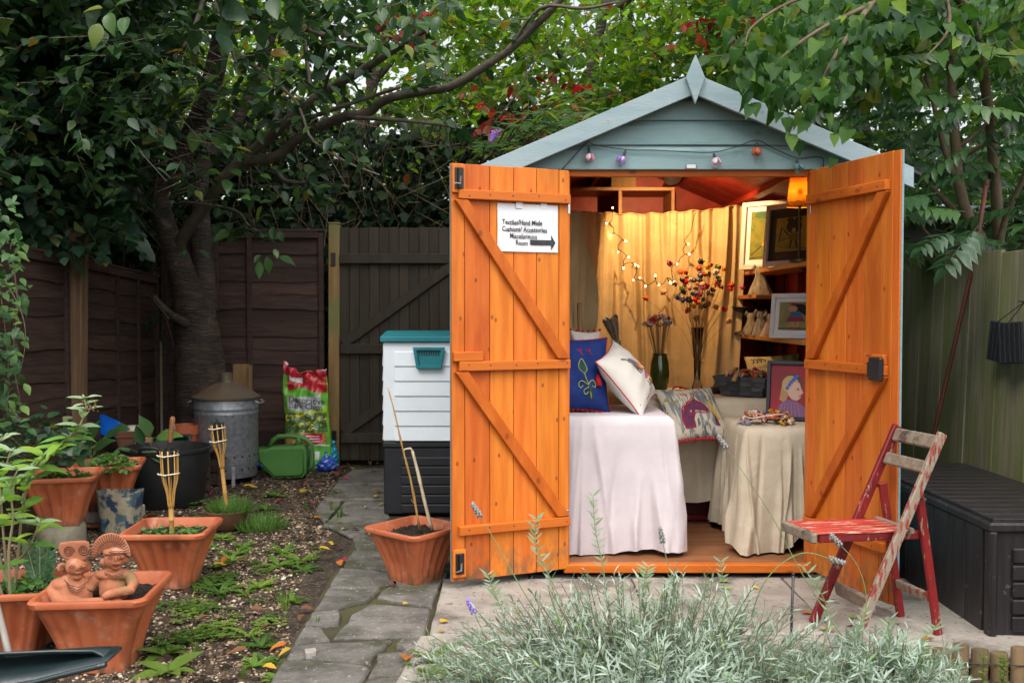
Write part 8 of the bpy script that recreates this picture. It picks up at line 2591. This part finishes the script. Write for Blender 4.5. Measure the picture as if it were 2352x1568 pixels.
# ================================================================== butterfly bush in the corner planter
bb=thing('butterfly_bush','young lime-green butterfly bush arching from the corner planter','bush',PL4.location+Vector((0,0,0.2)))
Yb=PL4.location.y
r2=random.Random(2)
bst=[[(28,1400,0.0),(40,1290,0.02),(48,1200,0.0),(55,1150,-0.02),(63,1108,-0.03),(80,1074,-0.05),(102,1048,-0.06),(128,1026,-0.08),(158,1003,-0.08),(182,978,-0.1),(197,942,-0.1),(194,915,-0.1)],
 [(22,1400,0.02),(14,1300,0.03),(6,1200,0.05),(2,1120,0.05),(14,1070,0.05),(24,1035,0.05)],
 [(15,1400,-0.03),(-10,1310,-0.05),(-25,1220,-0.06),(-10,1150,-0.08)],
 [(40,1290,0.0),(70,1250,-0.05),(90,1200,-0.08)],
 [(30,1400,0.05),(-5,1260,0.08),(-30,1120,0.1),(-20,1040,0.1),(10,1000,0.1)],[(24,1380,-0.06),(20,1270,-0.1),(30,1190,-0.12),(24,1120,-0.14),(40,1080,-0.15)]]
n_l=0
for s in bst:
 sp=smoothpath([at(x,y,Yb+dy) for x,y,dy in s],4)
 rr=interp([0.0055,0.004,0.0025],len(sp))
 MB().tube(sp,rr,7).build('stem',mat('pale_bush_stem',(0.27,0.20,0.11),(0.22,0.22,0.12),rough=0.7,scale=20),bb,smooth=True)
 for i in range(8 if len(s)>4 else 4,len(sp),2):
  f=i/len(sp)
  L_=lerp(0.135,0.06,f**1.5)*r2.uniform(0.85,1.15)
  ax=(sp[min(i+1,len(sp)-1)]-sp[i-1]).normalized()
  ph=r2.uniform(-0.5,0.5)+(1.57 if (i // 2) % 2 else 0)
  for sgn in (-1,1):
   d_=Vector((sgn*math.cos(ph),sgn*math.sin(ph)*0.8-0.15,r2.uniform(-0.35,0.25)))+ax*0.35
   leaf_at(bb,'lan',sp[i],d_,(0,-0.35,1),L_,M_LO_BUD if f<0.8 else M_LO_BUDS,'leaf',n_l);n_l += 1
  if i % 4==0:
   for q in range(4):
    leaf_at(bb,'lan',sp[i],(r2.uniform(-1,1),r2.uniform(-1,0.5),r2.uniform(0.1,1)),(0,-0.3,1),L_*0.32,M_LO_BUDS,'young_leaf',q)
e=at(204,935,Yb-0.1)
mb=MB()
for k in range(26):
 mb.ell(e+Vector((r2.uniform(-0.02,0.03),r2.uniform(-0.01,0.01),r2.uniform(-0.015,0.025))),(0.0035,)*3,5,4)
mb.build('seed_head',mat('brown_seed',(0.17,0.11,0.04),rough=0.9),bb,smooth=True)

# ================================================================== small plants
TPL_DAND=None
def dandelion_mesh(seed,n=9,lob=True):
 r=np.random.default_rng(seed)
 P,D,U,S=[],[],[],[]
 for k in range(n):
  a=2.4*k+r.normal(0,0.2)
  el=r.uniform(0.15,0.75)
  d0=np.array([math.cos(a),math.sin(a),el]);d0 /= np.linalg.norm(d0)
  L=r.uniform(0.7,1.1)
  P.append(d0*0.02);D.append(d0);U.append((0,0,1));S.append(L)
  if lob:
   sd_=np.array([-math.sin(a),math.cos(a),0])
   for q in (0.3,0.5,0.68,0.84):
    for s in (-1,1):
     pp=d0*L*q+np.array([0,0,-0.12*q*q*L])
     P.append(pp);D.append(sd_*s+d0*0.5);U.append((0,0,1));S.append(0.24*(1-0.5*abs(q-0.55)))
 V,Fc=place_leaves(np.array(P,float),np.array(D,float),np.array(U,float)+r.normal(0,0.1,(len(P),3)),np.array(S),leaf_tpl(0.13 if lob else 0.22,0.05,0.22))
 V[:,2]=np.maximum(V[:,2],0.0)
 return trimesh('rosette',V,Fc,None,True)
def clover_mesh(seed,n=26):
 r=np.random.default_rng(seed)
 P,D,U,S=[],[],[],[]
 for k in range(n):
  a=r.uniform(0,6.28);q=math.sqrt(r.random())
  c=np.array([q*math.cos(a),q*math.sin(a),0.15+0.25*r.random()])
  for j in range(3):
   b=2.09*j+r.uniform(0,1)
   P.append(c);D.append((math.cos(b),math.sin(b),0.1));U.append((r.normal(0,0.2),-0.2,1));S.append(r.uniform(0.16,0.30))
 V,Fc=place_leaves(np.array(P,float),np.array(D,float),np.array(U,float),np.array(S),leaf_tpl(0.42,0.05,0.08))
 return trimesh('clover',V,Fc,None,True)
def grass_mesh(seed,n=26,wd=0.02):
 r=np.random.default_rng(seed)
 a=r.uniform(0,6.28,n)
 P=np.stack([0.12*np.cos(a)*r.random(n),0.12*np.sin(a)*r.random(n),np.zeros(n)],1)
 D=np.stack([np.cos(a)*0.45,np.sin(a)*0.45,r.uniform(0.6,1.4,n)],1)
 V,Fc=place_leaves(P,D,np.stack([np.cos(a),np.sin(a),np.full(n,0.3)],1),r.uniform(0.6,1.1,n),leaf_tpl(wd,0.004,0.25,0.4))
 return trimesh('grass',V,Fc,None,True)
WM={'dandelion':[dandelion_mesh(k) for k in range(4)],'rosette':[dandelion_mesh(10+k,8,False) for k in range(3)],'clover':[clover_mesh(k) for k in range(4)],'grass':[grass_mesh(k) for k in range(3)]}
LMK=[('torch planter',400,1345),('figure planter',250,1560),('brown bowl',520,1222),('green watering can',655,1095),('cane planter',960,1350),('metal bin',520,1118),('garden gate',880,1068),('folding chair',1990,1440),('shed doorway',1640,1335),('path edge',690,1400),('path edge',620,1540),('path edge',770,1270),('charcoal box',880,1185)]
def near_what(x,y):
 return min(LMK,key=lambda q:(q[1]-x)**2+((q[2]-y)*1.6)**2)[0]
WL={'dandelion':('dandelion','jagged-leaved dandelion plant growing in the gravelly soil','dandelions in the soil bed'),'rosette':('weed_rosette','smooth-leaved rosette weed growing in the gravelly soil','rosette weeds in the soil bed'),
 'clover':('clover_patch','low patch of small round clover-like leaves on the soil','clover patches in the soil bed'),'grass':('grass_tuft','small tuft of grass blades on the soil','grass tufts in the soil bed')}
_wi=[0]
def weed(kind,x,y,s,label=None,group=None,z=None,parent=None):
 p=gnd(x,y)
 nm,lb,gp=WL[kind]
 me=WM[kind][_wi[0] % len(WM[kind])];_wi[0] += 1
 if not me.materials:me.materials.append(M_WEED)
 o=bpy.data.objects.new(nm,me);COL.objects.link(o)
 zz=float(bedz(np.array([p.x]),np.array([p.y]))[0]) if z is None else z
 o.location=(p.x,p.y,zz);o.scale=(s,)*3;o.rotation_euler=(0,0,random.uniform(0,6.28))
 if not label:
  nw=near_what(x,y)
  lb,gp=lb.replace('the gravelly soil','soil near the '+nw).replace('on the soil','on soil near the '+nw),gp+' near the '+nw
 tag(o,label or lb,'weed',group if label else gp)
 return o
r2=random.Random(33)
for (x,y,s) in [(545,1270,0.10),(560,1250,0.08),(530,1285,0.09),(640,1300,0.13),(690,1290,0.12),(600,1345,0.09),(650,1270,0.09),(700,1310,0.10),(570,1460,0.08),(600,1480,0.09),(505,1360,0.11),(480,1345,0.10),(560,1360,0.08),(630,1140,0.11),(440,1160,0.13),(460,1190,0.10),(610,1170,0.10),(775,1205,0.09),(585,1530,0.07),(610,1520,0.08),(670,1380,0.08),(520,1180,0.10)]:
 weed('dandelion',x,y,s*r2.uniform(0.9,1.15))
for (x,y,s) in [(385,1540,0.13),(375,1500,0.11),(500,1300,0.07),(515,1230,0.08),(600,1085,0.06),(575,1075,0.05),(640,1560,0.07),(480,1250,0.07),(560,1215,0.06)]:
 weed('rosette',x,y,s)
for k in range(34):
 x,y=r2.uniform(375,660),r2.uniform(1230,1500)
 if x>700-(y-1230)*0.25:continue
 weed('clover',x,y,r2.uniform(0.04,0.085))
for (x,y,s) in [(640,1380,0.08),(655,1400,0.09),(730,1440,0.05),(480,1400,0.06),(705,1170,0.07),(780,1195,0.10),(600,1210,0.08),(450,1500,0.06),(765,1180,0.09),(560,1560,0.06)]:
 weed('grass',x,y,s)
p=gnd(1000,1560)
for k,(x,y,s) in enumerate(((1000,1530,0.10),(975,1550,0.09),(1040,1550,0.11),(1010,1575,0.10))):
 weed('dandelion',x,y,s,'bright green leafy weed at the joint between path and patio','weeds between path and patio',0.02)
for k,(x,y) in enumerate(((2262,1545),(2310,1550),(2225,1562),(2330,1560))):
 t=thing('seedling','slim upright lime-green seedling in front of the log edging','seedling',(gnd(x,y+40,-0.02).x,3.08,-0.02),0,'seedlings before the log edging')
 h_=0.11-0.02*(k // 2)
 MB().tube([(0,0,0),(0.004,0,h_)],0.0015,5).build('stem',M_WEED,t,keep=False)
 for q in range(12):
  a=q*2.4
  lo_=leaf_at(t,'rnd',t.location+Vector((0.002,0,0.02+h_*q/13)),(math.cos(a),math.sin(a)-0.2,0.3),(0,-0.3,1),0.018,M_WEED,'leaf',q)
# grass and fern like fillers
def tuft(name,label,cat,cx,cy,z,n,rad,h,m,seed,wd=0.03):
 t=thing(name,label,cat,(cx,cy,z))
 r=np.random.default_rng(seed)
 a=r.uniform(0,6.28,n);q=np.sqrt(r.random(n))
 P=np.stack([cx+rad*q*np.cos(a),cy+rad*q*np.sin(a),np.full(n,z)],1)
 D=np.stack([np.cos(a)*0.7*q+r.normal(0,0.2,n),np.sin(a)*0.7*q+r.normal(0,0.2,n),r.uniform(0.5,1.2,n)],1)
 leaf_obj('blades',P,nrmz(D),np.stack([np.cos(a),np.sin(a),np.full(n,0.4)],1),h*r.uniform(0.5,1.1,n),leaf_tpl(wd,0.004,0.3,0.4),m,t,r.random(n))
 return t
M_FINE=leafmat('fine_grass',[(0,(0.05,0.13,0.02)),(0.6,(0.09,0.20,0.035)),(1,(0.16,0.27,0.05))],trans=0.35,rough=0.6)
tuft('fine_grass','cushion of fine feathery grass filling the brown bowl','grass',TB.x+0.02,TB.y,0.088,900,0.11,0.085,M_FINE,3,0.02)
tuft('fine_grass','fine feathery grass spilling over the soil beside the bowl','grass',TB.x+0.20,TB.y-0.02,0.0,700,0.13,0.09,M_FINE,4,0.02)
# yarrow-like ferny plant next to the corner planter
yp=at(88,1335,Yb+0.05)
t=thing('ferny_plant','ferny grey-green yarrow plant behind the corner planter','plant',(yp.x,Yb+0.06,0.2))
r=np.random.default_rng(9)
P,D,U,S,A,B=[],[],[],[],[],[]
root=np.array(at(92,1372,Yb+0.05))
for k in range(9):
 tipv=np.array(at(r.uniform(60,118),r.uniform(1240,1300),Yb+r.uniform(0,0.14)))
 A.append(root);B.append(tipv)
 ax=tipv-root;Ln=np.linalg.norm(ax);ax=ax/Ln
 s0=np.cross(ax,[0,1,0]);s0 /= np.linalg.norm(s0)
 for q in np.linspace(0.3,1,22):
  for sg_ in (-1,1):
   P.append(root+ax*Ln*q);D.append(s0*sg_+ax*0.7+r.normal(0,0.15,3));U.append((0,-1,0.4));S.append(0.030*(1.15-0.6*abs(q-0.55)))
leaf_obj('fronds',np.array(P),nrmz(np.array(D)),np.array(U,float),np.array(S),leaf_tpl(0.12,0.02,0.1),leafmat('yarrow',[(0,(0.06,0.14,0.06)),(1,(0.13,0.24,0.11))],trans=0.3),t,r.random(len(P)))
twig_obj('stalks',np.array(A),np.array(B),0.003,0.0012,mat('pale_stalk',(0.30,0.33,0.18),rough=0.7),t)
# big soft leaves around the tub and planters
def leafy(name,label,pts,size,m,kind='ov',seed=0,cat='plant'):
 r2=random.Random(seed)
 c=at(*pts[0][:2],pts[0][2])
 t=thing(name,label,cat,(c.x,c.y,0.2))
 for i,(x,y,Y,dx,dz,s) in enumerate(pts):
  p=at(x,y,Y)
  leaf_at(t,kind,p,(dx,r2.uniform(-0.5,0.1),dz),(r2.uniform(-0.2,0.2),-0.7,0.8),size*s,m,'leaf',i)
  MB().tube([Vector((c.x,c.y+0.02,max(0.22,p.z-0.10))),p],0.0022,5).build('leaf_stalk',M_LAVST,t)
 return t
M_LAVST=mat('soft_stalk',(0.12,0.22,0.05),rough=0.6)
leafy('comfrey_plant','broad soft-leaved plant growing out of the black tub',[(345,1000,6.1,-0.3,0.9,1.0),(360,1005,6.05,0.9,0.3,1.1),(330,1020,6.0,-0.2,0.7,0.9),(300,1030,5.9,-0.7,-0.5,1.1),(290,1050,5.8,0.5,-0.6,1.2),(340,1040,5.75,0.8,-0.4,1.3),(310,1045,5.85,0.9,-0.3,1.2)],0.15,M_LO_CLIMB,'ov',3)
leafy('broadleaf_plant','broad green leaves rising from the planter on the pale block',[(205,1030,5.45,-0.6,0.4,1.0),(215,1035,5.4,0.6,0.5,1.1),(225,1050,5.35,0.9,-0.2,1.2),(198,1055,5.4,-0.8,-0.2,1.0),(210,1010,5.45,0.2,1.0,0.9),(240,1010,5.5,0.8,0.4,1.0),(262,985,5.6,0.9,0.1,0.9)],0.13,M_LO_CH,'ov',4)
def herb(name,label,cx,cy,z,n,rad,h,size,m,seed,kind_tpl=TPL_RND):
 t=thing(name,label,'plant',(cx,cy,z))
 r=np.random.default_rng(seed)
 a=r.uniform(0,6.28,n);q=np.sqrt(r.random(n))
 P=np.stack([cx+rad*q*np.cos(a),cy+rad*q*np.sin(a),z+h*r.random(n)*(1.1-0.6*q)],1)
 D=np.stack([np.cos(a),np.sin(a),r.normal(0,0.3,n)],1)+r.normal(0,0.4,(n,3))
 U=r.normal(0,0.3,(n,3))+np.array([0,-0.3,1.0])
 leaf_obj('foliage',P,nrmz(D),U,size*r.uniform(0.6,1.3,n),kind_tpl,m,t,r.random(n))
 twig_obj('stems',np.tile(np.array([[cx,cy,z-0.01]]),(14,1)),P[:14],0.0014,0.0008,mat('soft_stalk',None),t)
M_HERB=leafmat('herb_leaf',[(0,(0.05,0.13,0.03)),(0.6,(0.08,0.19,0.04)),(1,(0.13,0.26,0.05))],trans=0.35)
herb('seedling_patch','small clover seedlings around the torch foot in the planter',PL2.location.x-0.01,PL2.location.y,0.215,150,0.13,0.035,0.022,M_HERB,2)
herb('oregano_plant','bushy small-leaved herb trailing over rim of the planter on pale block',PL6.location.x+0.06,PL6.location.y-0.10,0.32,260,0.12,0.10,0.032,M_HERB,3)
herb('parsley_plant','dark parsley-like seedlings inside the planter on the stone drum',PL5.location.x+0.03,PL5.location.y-0.02,0.325,220,0.12,0.05,0.026,M_LF_MID,4,TPL_IVY)
herb('seedling_patch','green seedlings in the corner planter under butterfly bush',PL4.location.x+0.06,PL4.location.y,0.21,120,0.12,0.045,0.03,M_HERB,5)
herb('ground_ivy','dark trailing ivy at the foot of the side fence',at(60,1000,4.6).x,4.75,0.45,200,0.22,0.28,0.05,M_LF_DK,6,TPL_IVY)

# ================================================================== fallen leaves
def fl_mesh(seed,wd):
 V,Fc=leaf_tpl(wd,0.16,0.12,0.42,0.03)
 r=np.random.default_rng(seed)
 V=V+r.normal(0,0.02,V.shape)
 V[:,2] += 0.14-V[:,2].min()*0
 V[:,0] -= 0.5
 V[:,2] -= V[:,2].min()
 return trimesh('fallen_leaf',V,Fc,None,True)
FLM=[fl_mesh(k,w_) for k,w_ in enumerate((0.26,0.22,0.34,0.30))]
FC={'yellow':((0.48,0.30,0.03),(0.38,0.22,0.02)),'crimson':((0.30,0.02,0.05),(0.22,0.015,0.03)),'brown':((0.17,0.075,0.03),(0.11,0.05,0.02)),'orange':((0.42,0.13,0.02),(0.33,0.10,0.02)),'green':((0.20,0.30,0.04),(0.14,0.22,0.03))}
FMM={k:mat('fallen_%s' % k,a,b,rough=0.6,scale=30,objvar=0.2) for k,(a,b) in FC.items()}
_fl=[0]
def fallen(colr,x,y,s,where,zz):
 p=gnd(x,y,zz)
 me=FLM[_fl[0] % 4];_fl[0] += 1
 o=bpy.data.objects.new('fallen_leaf',me);COL.objects.link(o)
 if not me.materials:me.materials.append(FMM['yellow'])
 o.material_slots[0].link='OBJECT';o.material_slots[0].material=FMM[colr]
 o.location=(p.x,p.y,zz+0.002);o.scale=(s,s,s*0.8);o.rotation_euler=(random.uniform(-0.15,0.15),random.uniform(-0.15,0.15),random.uniform(0,6.28))
 nw=near_what(x,y)
 tag(o,'%s fallen leaf on the %s near the %s' % (colr,where,nw),'leaf','%s leaves on the %s near the %s' % (colr,where,nw))
PTH,SOI,PAT_,GAT='grey stone path','soil bed','concrete slabs','soil by the gate'
for (c,x,y,s) in [('yellow',875,1160,0.05),('yellow',840,1165,0.045),('yellow',790,1180,0.05),('crimson',905,1345,0.055),('yellow',932,1388,0.035),('orange',935,1515,0.09),('crimson',710,1158,0.07),('yellow',770,1130,0.055),('brown',760,1155,0.05),('crimson',795,1100,0.06),('crimson',775,1090,0.06),('brown',830,1075,0.07),('brown',860,1085,0.06),('crimson',840,1115,0.05),('yellow',865,1140,0.05),('brown',870,1130,0.06),('yellow',858,1220,0.07),('yellow',845,1228,0.055),('brown',815,1215,0.05),('yellow',790,1215,0.05),('green',940,1190,0.05)]:
 fallen(c,x,y,s,PTH,0.026)
for (c,x,y,s) in [('yellow',700,1132,0.11),('yellow',575,1120,0.10),('crimson',487,1133,0.06),('crimson',770,1255,0.05),('yellow',745,1262,0.06),('crimson',790,1287,0.045),('orange',780,1295,0.06),('yellow',760,1250,0.05),('orange',515,1290,0.08),('yellow',505,1298,0.06),('brown',560,1290,0.06),('orange',640,1490,0.08),('yellow',655,1500,0.06),('brown',545,1500,0.08),('brown',705,1400,0.06),('brown',690,1420,0.05),('orange',345,1190,0.09),('brown',640,1225,0.05),('crimson',700,1110,0.06),('brown',660,1100,0.06),('yellow',685,1085,0.05),('crimson',640,1150,0.05),('brown',610,1440,0.05),('yellow',620,1535,0.06),('brown',470,1420,0.06),('orange',730,1190,0.05),('brown',520,1440,0.05),('crimson',735,1110,0.05),('yellow',655,1120,0.05),('brown',590,1400,0.05)]:
 fallen(c,x,y,s,SOI,0.016)
for (c,x,y,s) in [('yellow',1675,1352,0.04),('yellow',1735,1352,0.04),('green',1665,1338,0.05),('yellow',1885,1400,0.05),('orange',1855,1410,0.045),('orange',1900,1450,0.06),('yellow',1990,1400,0.05),('yellow',1020,1428,0.04),('yellow',1015,1450,0.035),('orange',2130,1470,0.07),('brown',1960,1440,0.05),('yellow',1620,1370,0.04),('green',1960,1420,0.04)]:
 fallen(c,x,y,s,PAT_,0.032)
for (c,x,y,s) in [('brown',800,1068,0.07),('brown',850,1064,0.08),('yellow',810,1076,0.06),('crimson',790,1072,0.06),('brown',870,1066,0.06),('brown',770,1075,0.06)]:
 fallen(c,x,y,s,GAT,0.02)
